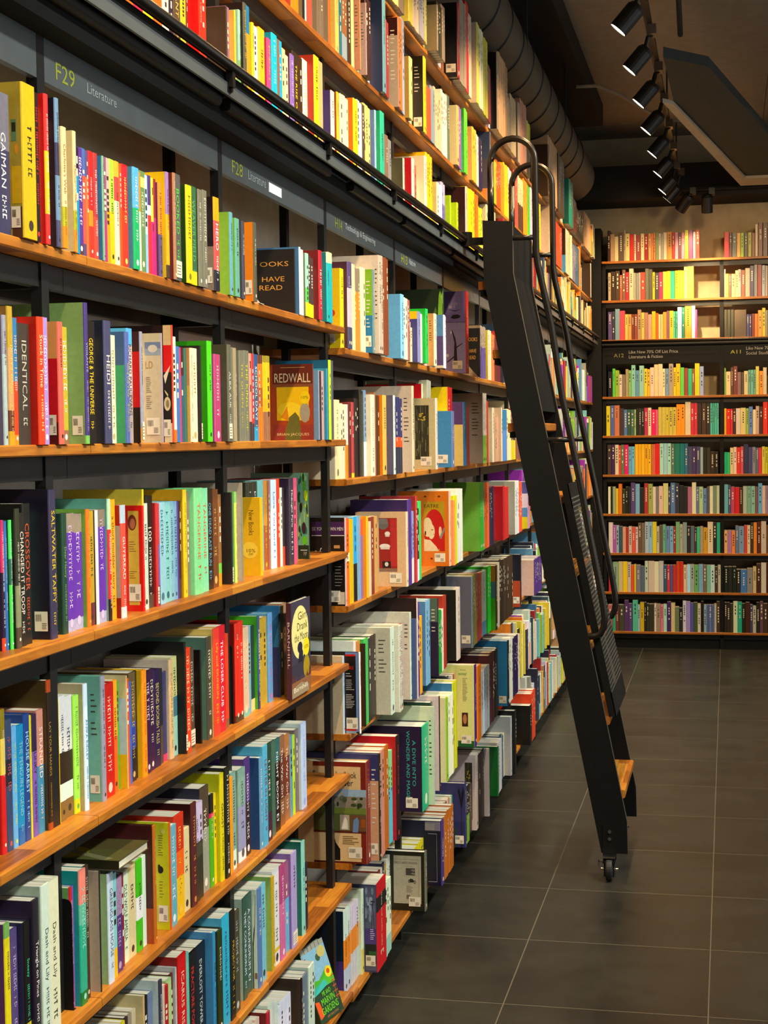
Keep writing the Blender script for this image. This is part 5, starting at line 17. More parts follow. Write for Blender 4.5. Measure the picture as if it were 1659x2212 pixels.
U1|800|2572 25.7 170 1121 19 a43 832 n;2598 26.4 170 1120 0 dc2 - n;2625 40.6 170 1118 0 27a - n;2667 41.7 170 1117 0 eb2 - n;2709 50.2 170 1118 0 a33 - n;2760 48.6 170 1118 0 321 - n;2809 50.2 170 1118 0 edb - n;2860 51.6 170 1118 0 c62 - n;2912 53.6 170 1118 0 b24 - n;2966 55.4 170 1118 0 dc2:60:c32 - n;3022 51.7 170 1118 0 d62 - T=WAR,teb3;3075 38.2 170 1118 0 edc - t332;3113 26.8 170 1118 0 323 - tddc;*3141 42.8 170 1118 0 543 - T=GIANT,teb5;3184 34.3 170 1118 0 cb3 - tb92;3219 12.6 170 1118 0 631 - n;~3232 28.4 148 1134 0 998 - n;*3262 14.1 170 1102 25 f31 e11 n;3276 41.2 174 1106 0 b32 - t311;~3318 31.9 155 1155 0 643 - n;~3350 31.9 161 1155 0 ede - n;~3383 31.9 160 1155 0 c85 - n;~3415 31.9 150 1155 0 68a - n;*3448 6.2 174 1102 45 432 432 n;3455 26.7 177 1106 0 968 - n;~3482 27.3 161 1120 0 dcb - n;*3510 6.4 181 1102 12 ec2 da5 n;*3553 13.8 194 1106 0 7a6:40:9cb - n;*3567 20.5 214 1098 10 554 211 tdb4;3589 36.3 216 1102 0 d93:70:27a - n;~3625 19.6 166 1115 0 433 - n;*3646 15.1 188 1102 10 dc1 dc1 n;3662 40.0 187 1106 0 ede - tc53;3702 36.6 191 1110 0 eb5 - n;*3740 48.9 202 1114 0 fb2 - n;*3789 29.6 187 1107 10 b48 915 teb3;*3819 46.1 207 1104 10 0bd 08a tbee;3866 36.0 206 1108 0 865 - tdc6;3902 36.7 210 1112 0 0ad - tbee;3940 44.3 201 1116 0 dc9 - n;3985 32.3 192 1118 0 ecb - t853;*4018 36.2 202 1112 10 86b 421 tdce;*4054 67.9 218 1116 0 321 - T=THE_RISE_OF,tec3;4123 35.5 218 1118 0 321 - T=THE_RISE_OF,tf62;*4159 50.7 222 1118 0 fed - T=AUTHENTIC,tec6;*4210 49.3 242 1098 19 fc1 a32 n;4260 56.2 241 1102 0 ca7 - tddd;~4317 30.7 169 1133 0 dcb - n;~4348 30.7 166 1133 0 7a8 - n;~4379 30.7 165 1133 0 433 - n;*4411 37.0 189 1102 24 fdc 437 n;~4449 30.1 164 1116 0 cba - n;*4480 21.4 199 1102 10 fb1 942 n;4534 33.0 206 1106 0 edb - t775;4568 33.0 209 1107 0 edb -;4601 33.0 205 1106 0 edb -;~4635 25.4 192 1124 0 dcb - n;~4661 25.4 187 1124 0 b94 - n;*4687 56.6 224 1102 16 fc2 f71 t321;4745 39.6 232 1106 0 ccd - n;4785 39.6 231 1108 0 ccd - n;4826 44.7 236 1110 0 543 - teee;4871 31.7 247 1114 0 ec7 - n;4903 31.7 247 1114 0 ec7 - n;4935 31.7 244 1114 0 ec7 - n;*4968 16.6 243 1098 15 9bd 57b n;~4985 27.3 229 1123 0 a33 - n;~5013 27.3 215 1123 0 ddc - n;~5041 27.3 228 1123 0 998 - n;*5069 55.3 261 1102 14 3b9 2a7 n;5125 36.4 199 1106 0 865 - tcba;5162 36.4 201 1106 0 865 -;5200 35.4 197 1110 0 888 - tddd;5235 35.4 197 1110 0 888 -;~5272 32.0 148 1151 0 998 - n;~5304 32.0 153 1151 0 354 - n;~5337 32.0 157 1151 0 c85 - n;~5369 32.0 158 1151 0 eda - n;~5402 32.0 151 1151 0 eda - n;*5435 21.6 170 1102 42 dcb 443 t999;~5523 32.7 159 1135 0 222 - n;~5557 32.7 158 1135 0 7a8 - n;*5590 41.6 197 1102 26 edc b12 n;5632 29.8 180 1106 0 c65 - n;5663 29.8 183 1107 0 c65 - n;~5694 34.4 174 1139 0 b94 - n;~5728 34.4 171 1139 0 b94 - n;~5763 34.4 162 1139 0 eda - n;~5798 34.4 161 1139 0 ddc - n;*5834 40.6 246 1102 30 edc edb n;5875 33.1 267 1106 0 fb1 - t532;5909 33.1 266 1107 0 fb1 -;5942 33.1 270 1108 0 fb1 -;5976 33.1 266 1106 0 fb1 -;~6010 36.8 164 1127 0 224 - n;~6047 36.8 168 1127 0 354 - n;6085 41.6 187 1102 19 dcb dc7 n;6127 30.7 191 1106 0 eee - n;6158 30.7 188 1106 0 eee - n;6189 30.7 192 1106 0 eee - n;6221 30.9 210 1110 0 76a:60:aac - n;6252 30.9 213 1112 0 76a:60:aac - n;6284 30.9 208 1111 0 76a:60:aac - n;~6316 35.3 155 1130 0 68a - n;~6351 35.3 161 1130 0 57a - n;6388 16.1 180 1102 21 ac2 ac2 n;~6404 28.6 154 1134 0 998 - n;~6433 28.6 163 1134 0 998 - n;~6521 28.6 159 1134 0 cba - n;6550 31.0 174 1102 25 bd1 bd1 n;~6582 32.0 154 1141 0 57a - n;~6614 32.0 150 1141 0 345 - n;~6647 32.0 152 1141 0 ddc - n;~6679 32.0 161 1141 0 dcb - n;~6712 32.0 154 1141 0 224 - n;~6744 32.0 151 1141 0 224 - n;*6777 42.2 274 1102 32 cbb 311 n;6820 33.0 282 1106 0 ec1 - n;6853 33.0 281 1106 0 ec1 - n;6887 33.0 282 1108 0 ec1 - n;6921 36.2 287 1110 0 fc1 - n;6958 36.2 290 1110 0 fc1 - n;6995 36.2 290 1110 0 fc1 - n;7031 36.2 291 1110 0 fc1 - n;7069 35.1 297 1114 0 f71 - n;7104 35.1 293 1115 0 f71 - n;7140 35.1 295 1116 0 f71 - n;7176 35.1 296 1115 0 f71 - n;7212 33.8 254 1118 0 cd3 - n;7246 33.8 253 1120 0 cd3 - n;7281 33.8 253 1120 0 cd3 - n;7315 33.8 256 1118 0 cd3 - n;~7350 31.2 223 1144 0 354 - n;~7381 31.2 233 1144 0 b94 - n;~7413 31.2 225 1144 0 c85 - n;7477 34.3 298 1118 0 eda - n;7512 34.3 301 1120 0 eda - n;7547 34.3 298 1120 0 eda - n;7582 34.3 297 1119 0 eda - n;7616 34.3 296 1121 0 eda - n;7651 34.3 299 1120 0 eda - n;7686 34.3 295 1120 0 eda - n;7721 34.3 296 1118 0 eda - n;7756 34.3 296 1119 0 eda - n;7793 14.9 224 1109 0 eb4:29:db8 - n;7808 22.0 239 1099 0 5a8 - n;7831 36.5 218 1113 0 5a8 - n;7868 13.6 215 1107 0 346 - n;7883 41.0 222 1100 0 c84 - n;7924 20.6 202 1127 0 eda - n;7946 26.2 292 1101 0 db8:24:a33 - n;7973 26.7 245 1108 0 eb4 - n;8000 43.9 229 1104 0 ddc:63:cb7 - n;8045 19.9 208 1122 0 e72 5a8 n;8066 34.2 243 1107 0 e72 - n;8101 24.9 233 1106 0 e72:15:a33 - n;8126 44.8 221 1119 0 876 - n;8172 65.4 219 1112 0 eb4:23:cb7 - n;8238 14.1 231 1101 0 321 a33 n;8253 20.6 238 1118 0 c84:75:cb7 - n;8275 17.8 221 1126 0 db8 - n;8293 29.0 241 1104 0 db8 eda n;8323 41.1 250 1123 0 321 db8 n;8365 16.7 262 1101 0 a33:64:5a8 - n;8382 41.9 249 1107 0 eb4 - n;8458 33.7 223 1122 0 a33 - n;8492 29.6 293 1103 0 ddc 876 n;8522 18.9 217 1113 0 e72:33:eb4 eda n;8542 48.5 257 1128 0 eda:38:e72 - n;8591 39.2 210 1104 0 ddc 876 n;8631 21.5 244 1129 0 321 321 n;8654 14.7 267 1116 0 eb4 - n;8669 48.5 251 1122 0 db8 - n;8719 23.1 282 1104 0 e72 - n;8743 57.6 224 1115 0 eb4 - n;8801 20.0 230 1108 0 321 a33 n;8822 43.7 290 1117 0 db8 - n;8866 42.6 232 1117 0 321 - n;8910 39.2 218 1123 0 5a8 876 n;8950 42.6 245 1129 0 db8 cb7 n;8993 42.8 219 1111 0 321 - n;9037 34.6 277 1121 0 eb4 321 n;9072 34.3 270 1103 0 c84 - n;9107 31.5 255 1108 0 a33 a33 n;9139 43.4 286 1128 0 321 cb7 n;9184 16.3 202 1128 0 cb7:16:db8 - n;9201 25.5 229 1124 0 5a8:26:321 - n;9227 20.9 249 1127 0 321:33:eda e72 n;9249 27.4 259 1111 0 a33 - n;9277 27.2 205 1113 0 346 - n;9305 37.1 313 1115 0 a33:59:321 - n;9343 19.5 218 1123 0 eda - n;9363 42.1 269 1101 0 5a8 a33 n;9438 14.5 209 1111 0 346 - n;9454 25.5 230 1115 0 eda c84 n;9480 59.6 227 1100 0 e72 - n;9540 20.6 259 1129 0 ddc - n;9562 23.3 243 1099 0 cb7:67:eda c84 n;9586 46.4 252 1121 0 eb4:36:cb7 - n;9633 68.7 262 1109 0 db8 - n;9703 46.9 313 1098 0 346 - n;9750 20.7 295 1111 0 eda - n;9772 46.5 214 1130 0 cb7:67:eb4 - n;9819 37.3 279 1102 0 cb7 5a8 n;9857 34.9 257 1111 0 eb4 - n;9893 46.8 241 1115 0 876 876 n;9941 25.6 224 1115 0 ddc 5a8 n;9967 27.7 254 1123 0 a33 - n;9995 20.4 221 1106 0 876 db8 n;10017 21.0 263 1117 0 ddc:30:a33 - n;10038 68.8 222 1108 0 eda:15:346 - n;10108 18.9 201 1129 0 876 - n;10128 31.1 216 1116 0 ddc:63:321 - n;10160 31.6 285 1098 0 876 321 n;10192 26.2 217 1112 0 ddc:65:ddc db8 n;10219 39.4 257 1103 0 321 db8 n;10259 23.5 243 1126 0 321 - n;10284 29.0 250 1121 0 876:50:eda - n;10313 13.6 258 1101 0 eb4 - n;10328 34.4 260 1110 0 5a8:55:c84 db8 n;10363 23.3 230 1107 0 346 - n;10420 47.8 254 1108 0 346 - n;10468 64.4 245 1109 0 eb4 321 n;10533 59.7 302 1120 0 eda db8 n;10594 38.9 227 1123 0 321 - n;10634 34.4 223 1105 0 5a8 - n;10669 51.6 267 1119 0 a33 - n;10721 35.7 202 1106 0 321:50:5a8 - n;10758 40.6 266 1104 0 e72 - n;10799 42.0 242 1105 0 db8 876 n;10842 29.9 229 1124 0 e72 a33 n;10872 35.7 279 1106 0 db8:44:ddc - n;10909 52.5 262 1101 0 e72:42:cb7 db8 n;10962 42.1 221 1100 0 ddc a33 n;11005 13.8 302 1123 0 346 321 n;11020 20.1 288 1127 0 876 - n;11041 24.9 241 1117 0 a33:76:5a8 - n;11066 36.7 231 1120 0 cb7 5a8 n;11104 19.0 210 1123 0 ddc - n;11124 15.4 301 1102 0 eda - n;11140 28.3 250 1124 0 c84:28:346 346 n;11169 56.3 201 1122 0 5a8:64:cb7 e72 n;11226 18.6 239 1111 0 ddc:61:e72 - n;11245 34.1 204 1119 0 ddc:79:876 321 n;11280 36.4 261 1102 0 eb4 - n;11317 38.9 203 1125 0 c84 e72 n;11357 10.0 268 1126 0 c84 - n;11401 28.2 272 1110 0 876 - n;11430 48.4 299 1107 0 cb7:27:cb7 - n;11479 38.4 233 1107 0 346 - n;11518 35.8 313 1119 0 db8 e72 n;11554 16.9 203 1128 0 876 - n;11572 28.9 204 1106 0 346:55:5a8 - n;11602 31.0 245 1102 0 db8 - n;11634 24.1 216 1125 0 321 a33 n;11659 18.3 241 1130 0 876 cb7 n;11678 33.0 258 1126 0 5a8 - n;11711 34.5 243 1119 0 a33 - n;11747 20.1 250 1125 0 a33:68:a33 - n;11768 22.0 271 1107 0 eda:27:eb4 - n;11790 67.0 236 1106 0 5a8:51:321 c84 n;11858 40.2 221 1118 0 eda ddc n;11899 28.7 211 1103 0 eb4:48:eb4 - n;11929 44.6 237 1118 0 eda - n;11974 36.4 232 1101 0 ddc - n;12011 35.9 266 1115 0 e72 321 n;12048 34.1 201 1124 0 eda:64:321 - n;12083 19.0 248 1119 0 346 db8 n;12103 19.0 223 1116 0 eda:55:346 - n;12122 44.1 227 1113 0 346 db8 n;12167 20.9 260 1103 0 321 - n;12189 51.9 266 1099 0 346 eb4 n;12242 24.4 300 1106 0 e72 - n;12267 46.1 247 1120 0 db8:53:e72 - n;12314 34.2 269 1125 0 db8 - n;12382 45.2 229 1110 0 5a8:16:eda e72 n;12427 18.5 249 1101 0 ddc:17:db8 - n;12447 61.3 242 1112 0 5a8:42:ddc - n;12509 16.0 316 1129 0 eb4:18:5a8 - n;12526 36.1 240 1098 0 eda:74:321 - n;12563 33.4 230 1103 0 ddc:80:e72 - n;12597 21.4 242 1126 0 db8 - n;12619 36.1 239 1124 0 321 - n;12656 27.8 208 1102 0 eb4 eda n;12684 48.9 230 1114 0 e72 - n;12734 29.2 259 1117 0 db8:29:a33 - n;12764 48.4 236 1129 0 eda - n;12813 53.9 258 1106 0 ddc 321 n;12868 68.9 201 1117 0 e72 a33 n;12938 46.8 265 1120 0 876 - n;12985 23.8 242 1114 0 db8 - n;13010 50.3 210 1123 0 db8:50:ddc - n;13061 33.9 235 1108 0 db8 db8 n;13096 21.5 206 1107 0 eb4 e72 n;13118 21.3 204 1120 0 321 346 n;13140 43.2 258 1109 0 eb4:78:eda - n;13184 22.9 262 1103 0 db8:30:c84 - n;13208 39.3 204 1113 0 321 - n;13248 25.9 244 1105 0 c84 - n;13275 37.0 259 1116 0 cb7 321 n
U2|1125|3751 33.5 170 1116 28 c84 a52 n;3785 33.5 167 1118 0 c84 - n;3819 33.5 173 1118 0 c84 - n;3853 31.7 170 1116 0 eb4 - n;3885 31.7 169 1116 0 eb4 - n;3918 31.7 168 1118 0 eb4 - n;3950 33.2 170 1116 0 932 - n;3984 33.2 172 1116 0 932 - n;4018 33.2 170 1118 0 932 - n;4052 33.9 170 1116 0 e82 - n;4087 33.9 170 1116 0 e82 - n;4122 38.6 170 1116 0 653 - n;4161 25.8 170 1116 0 211 - tddd;4187 16.8 170 1116 0 9cd - n;4204 29.7 170 1116 0 e54 - tfcb;4235 29.7 173 1117 0 e54 -;4265 51.6 170 1116 0 654 - tcba;4318 35.0 170 1116 0 765 - n;4353 35.0 170 1116 0 765 - n;4389 54.6 171 1116 0 654 - tddd;4445 30.6 176 1116 0 b62 - n;*4534 37.5 203 1116 0 db6 - tb85;4572 38.4 201 1116 0 267 - t8ac;4611 32.9 213 1116 0 89a:35:853 - tecb;4645 32.9 212 1117 0 89a:35:853 -;4679 47.7 223 1116 0 321 - tcba;4727 41.6 231 1116 0 cb8 - n;*4769 7.2 228 1097 18 b85 a76 b;~4777 30.6 191 1118 0 bbb - n;~4808 30.6 192 1118 0 7a8 - n;*4839 9.0 221 1094 18 988 a88 b;4849 37.0 245 1098 0 311 - tddb;4887 37.0 243 1098 0 311 -;~4925 31.6 224 1140 0 dcb - n;~4957 31.6 224 1140 0 998 - n;~4989 31.6 214 1140 0 222 - n;~5021 31.6 220 1140 0 c85 - n;~5053 31.6 222 1140 0 ede - n;*5085 43.0 302 1094 39 69a 235 n;5129 36.0 248 1098 0 933 - tc86;5165 36.0 246 1100 0 933 -;~5203 31.4 229 1131 0 222 - n;~5234 31.4 212 1131 0 ddc - n;~5266 31.4 215 1131 0 433 - n;~5298 31.4 218 1131 0 224 - n;*5331 32.5 301 1094 30 a75 a98:80:311 b;5364 51.9 312 1098 0 d73 - n;5416 32.4 325 1102 0 9ac - n;5449 32.4 324 1104 0 9ac - n;5523 30.6 215 1094 16 dc8 a84 n;5554 30.6 217 1096 0 dc8 - n;~5586 33.3 204 1140 0 bbb - n;~5620 33.3 205 1140 0 bbb - n;~5654 33.3 198 1140 0 68a - n;~5687 33.3 187 1140 0 cba - n;~5721 33.3 204 1140 0 ede - n;~5755 33.3 195 1140 0 eda - n;*5789 29.3 277 1094 39 ec1 25200c b,S;*5819 29.3 278 1096 0 ec1 -;5849 38.5 189 1098 0 b53 - n;5888 38.5 186 1098 0 b53 - n;5927 38.5 190 1100 0 b53 - n;5967 30.4 209 1102 0 89a - n;5998 30.4 206 1104 0 89a - n;6029 30.4 208 1103 0 89a - n;6060 35.7 225 1106 0 db9 - n;6096 35.7 223 1108 0 db9 - n;6133 35.7 221 1107 0 db9 - n;6169 35.7 225 1108 0 db9 - n;6205 35.7 226 1108 0 db9 - n;6242 34.1 253 1110 0 edc - tcb9;6276 34.1 249 1112 0 edc -;6311 34.1 250 1111 0 edc -;6346 34.1 252 1111 0 edc -;6381 40.4 263 1114 0 565 - n;6422 40.4 266 1115 0 565 - n;*6517 53.4 244 1094 21 ca6 dc9 n;6571 31.1 254 1098 0 85a - n;6603 31.1 257 1100 0 85a - n;6634 31.1 253 1100 0 85a - n;~6666 24.6 237 1113 0 643 - n;~6691 24.6 225 1113 0 68a - n;6717 42.7 271 1094 12 6d3 5b5 n;6760 42.7 268 1096 0 6d3 - n;~6804 29.6 216 1121 0 68a - n;~6834 29.6 214 1121 0 cba - n;~6865 29.6 203 1121 0 643 - n;~6895 29.6 212 1121 0 832 - n;6925 40.9 233 1094 20 eb4 da6 n;6967 40.9 231 1096 0 eb4 - n;7008 40.9 234 1096 0 eb4 - n;7050 44.1 225 1098 0 edd - n;7095 44.1 223 1100 0 edd - n;7140 41.3 232 1102 0 214 - n;7182 41.3 230 1102 0 214 - n;7224 41.3 228 1103 0 214 - n;~7267 29.5 203 1140 0 dcb - n;~7297 29.5 206 1140 0 a33 - n;~7327 29.5 198 1140 0 224 - n;~7357 29.5 212 1140 0 cba - n;~7387 29.5 200 1140 0 c85 - n;*7477 29.1 312 1097 35 556 e95:15:556:60:457 n;7507 35.5 207 1101 0 eb2 - n;7543 35.5 210 1102 0 eb2 - n;7579 35.5 209 1102 0 eb2 - n;7615 35.5 210 1104 0 eb2 - n;7651 35.5 207 1102 0 eb2 - n;7687 35.5 206 1103 0 eb2 - n;7723 34.9 224 1105 0 c52 - n;7759 34.9 226 1107 0 c52 - n;7794 34.9 221 1108 0 c52 - n;7830 34.9 225 1106 0 c52 - n;7865 34.9 223 1107 0 c52 - n;7901 38.5 241 1109 0 f81 - n;7940 38.5 243 1111 0 f81 - n;7979 38.5 243 1111 0 f81 - n;8018 38.5 242 1112 0 f81 - n;8058 33.8 266 1113 0 eb2 - n;8092 33.8 264 1115 0 eb2 - n;8127 33.8 265 1115 0 eb2 - n;8161 33.8 268 1114 0 eb2 - n;8195 33.8 264 1114 0 eb2 - n;8230 38.3 271 1116 0 edc - n;8269 38.3 271 1117 0 edc - n;8308 38.3 268 1119 0 edc - n;8347 38.3 269 1118 0 edc - n;~8386 35.2 234 1134 0 224 - n;8458 38.5 294 1116 0 c54 - n;8497 38.5 296 1116 0 c54 - n;8536 38.5 290 1116 0 c54 - n;8575 38.5 295 1117 0 c54 - n;8615 38.5 294 1119 0 c54 - n;8654 35.5 293 1116 0 532:50:eda - n;8690 35.5 290 1119 0 532:50:eda - n;8726 35.5 291 1117 0 532:50:eda - n;8762 35.5 292 1118 0 532:50:eda - n;8798 35.5 291 1116 0 532:50:eda - n;8834 35.5 290 1117 0 532:50:eda - n;8871 33.7 316 1116 0 f91 - n;8905 33.7 315 1117 0 f91 - n;8939 33.7 314 1118 0 f91 - n;8974 33.7 318 1117 0 f91 - n;9008 33.7 315 1118 0 f91 - n;9042 33.7 316 1119 0 f91 - n;9077 34.3 305 1116 0 5b3 - n;9112 34.3 305 1119 0 5b3 - n;9146 34.3 302 1117 0 5b3 - n;9182 32.6 310 1116 0 bbd - n;9215 32.6 312 1116 0 bbd - n;9248 32.6 309 1116 0 bbd - n;9281 32.6 307 1117 0 bbd - n;~9314 30.5 262 1140 0 832 - n;~9346 30.5 264 1140 0 222 - n;~9377 30.5 254 1140 0 354 - n;9439 34.6 279 1116 0 bb2 - n;9474 34.6 276 1116 0 bb2 - n;9509 34.6 276 1116 0 bb2 - n;9544 34.6 278 1117 0 bb2 - n;9579 34.6 277 1118 0 bb2 - n;9615 34.6 283 1119 0 bb2 - n;9650 34.6 277 1119 0 bb2 - n;9685 34.6 282 1117 0 bb2 - n;~9720 31.4 262 1157 0 354 - n;~9752 31.4 249 1157 0 643 - n;~9784 31.4 265 1157 0 354 - n;~9816 31.4 262 1157 0 998 - n;~9848 31.4 265 1157 0 832 - n;~9880 31.4 248 1157 0 433 - n;~9912 31.4 243 1157 0 998 - n;~9943 31.4 245 1157 0 68a - n;~9975 31.4 255 1157 0 bbb - n;10008 35.9 345 1094 56 dca db9 w,n;10044 35.9 342 1094 0 dca - n;10081 37.7 332 1098 0 c95 - n;10119 37.7 329 1099 0 c95 - n;10158 37.7 328 1100 0 c95 - n;10196 37.7 332 1099 0 c95 - n;10234 37.7 328 1098 0 c95 - n;10272 37.7 333 1098 0 c95 - n;10311 37.7 334 1100 0 c95 - n;10349 37.7 330 1099 0 c95 - n;10420 35.5 276 1102 0 d42 - n;10456 35.5 278 1103 0 d42 - n;10492 35.5 278 1104 0 d42 - n;10528 35.5 279 1104 0 d42 - n;10564 35.5 276 1103 0 d42 - n;10600 35.5 278 1103 0 d42 - n;10637 35.5 274 1103 0 d42 - n;10673 35.5 275 1102 0 d42 - n;10709 35.5 274 1104 0 d42 - n;10745 35.5 272 1103 0 d42 - n;10781 35.5 277 1104 0 d42 - n;10817 35.5 280 1104 0 d42 - n;~10853 28.7 263 1128 0 433 - n;~10883 28.7 263 1128 0 bbb - n;~10912 28.7 263 1128 0 345 - n;~10941 28.7 246 1128 0 222 - n;~10970 28.7 249 1128 0 433 - n;~10999 28.7 258 1128 0 998 - n;11029 37.8 304 1094 26 eb9 5ad:40:422 n;11068 37.8 306 1096 0 eb9 - n;11106 37.8 302 1094 0 eb9 - n;11144 37.8 301 1094 0 eb9 - n;11183 37.8 308 1096 0 eb9 - n;11221 37.8 301 1094 0 eb9 - n;11260 37.8 305 1095 0 eb9 - n;~11299 33.5 269 1113 0 dcb - n;~11333 33.5 274 1113 0 832 - n;11401 40.7 305 1098 0 eda - n;11442 40.7 305 1099 0 eda - n;11484 40.7 308 1098 0 eda - n;11526 34.5 265 1102 0 668 - n;11561 34.5 268 1103 0 668 - n;11596 34.5 264 1103 0 668 - n;11631 34.5 262 1103 0 668 - n;11666 34.5 268 1102 0 668 - n;11701 34.5 266 1103 0 668 - n;11736 34.5 262 1102 0 668 - n;11771 34.5 263 1104 0 668 - n;11806 34.3 286 1106 0 257 - n;11841 34.3 284 1107 0 257 - n;11876 34.3 284 1106 0 257 - n;11911 34.3 284 1107 0 257 - n;11945 34.3 288 1108 0 257 - n;11980 34.3 288 1107 0 257 - n;12015 34.3 287 1108 0 257 - n;12050 34.3 285 1106 0 257 - n;12085 34.3 283 1108 0 257 - n;12119 34.3 284 1106 0 257 - n;12155 38.3 308 1110 0 f82 - n;12194 38.3 311 1110 0 f82 - n;12232 38.3 308 1111 0 f82 - n;12271 38.3 311 1111 0 f82 - n;12310 38.3 312 1112 0 f82 - n;~12382 31.8 250 1168 0 354 - n;~12414 31.8 248 1168 0 ede - n;~12446 31.8 246 1168 0 68a - n;~12479 31.8 245 1168 0 57a - n;~12511 31.8 242 1168 0 832 - n;~12543 31.8 260 1168 0 354 - n;~12576 31.8 254 1168 0 ede - n;~12608 31.8 242 1168 0 a33 - n;~12640 31.8 241 1168 0 998 - n;~12673 31.8 261 1168 0 bbb - n;~12705 31.8 245 1168 0 b94 - n;~12737 31.8 245 1168 0 345 - n;~12770 31.8 245 1168 0 ede - n;~12802 31.8 245 1168 0 dcb - n;~12834 31.8 256 1168 0 345 - n;~12867 31.8 259 1168 0 eda - n;~12899 31.8 261 1168 0 998 - n;~12931 31.8 259 1168 0 345 - n;~12964 31.8 248 1168 0 433 - n;~12996 31.8 261 1168 0 57a - n;~13028 31.8 241 1168 0 dcb - n;13061 49.0 276 1094 65 cba 321 n;13112 40.5 270 1099 0 ddc:63:cb7 - n;13154 53.2 231 1121 0 5a8:35:876 - n;13208 22.7 215 1123 0 c84 5a8 n;13231 52.1 248 1120 0 db8 - n
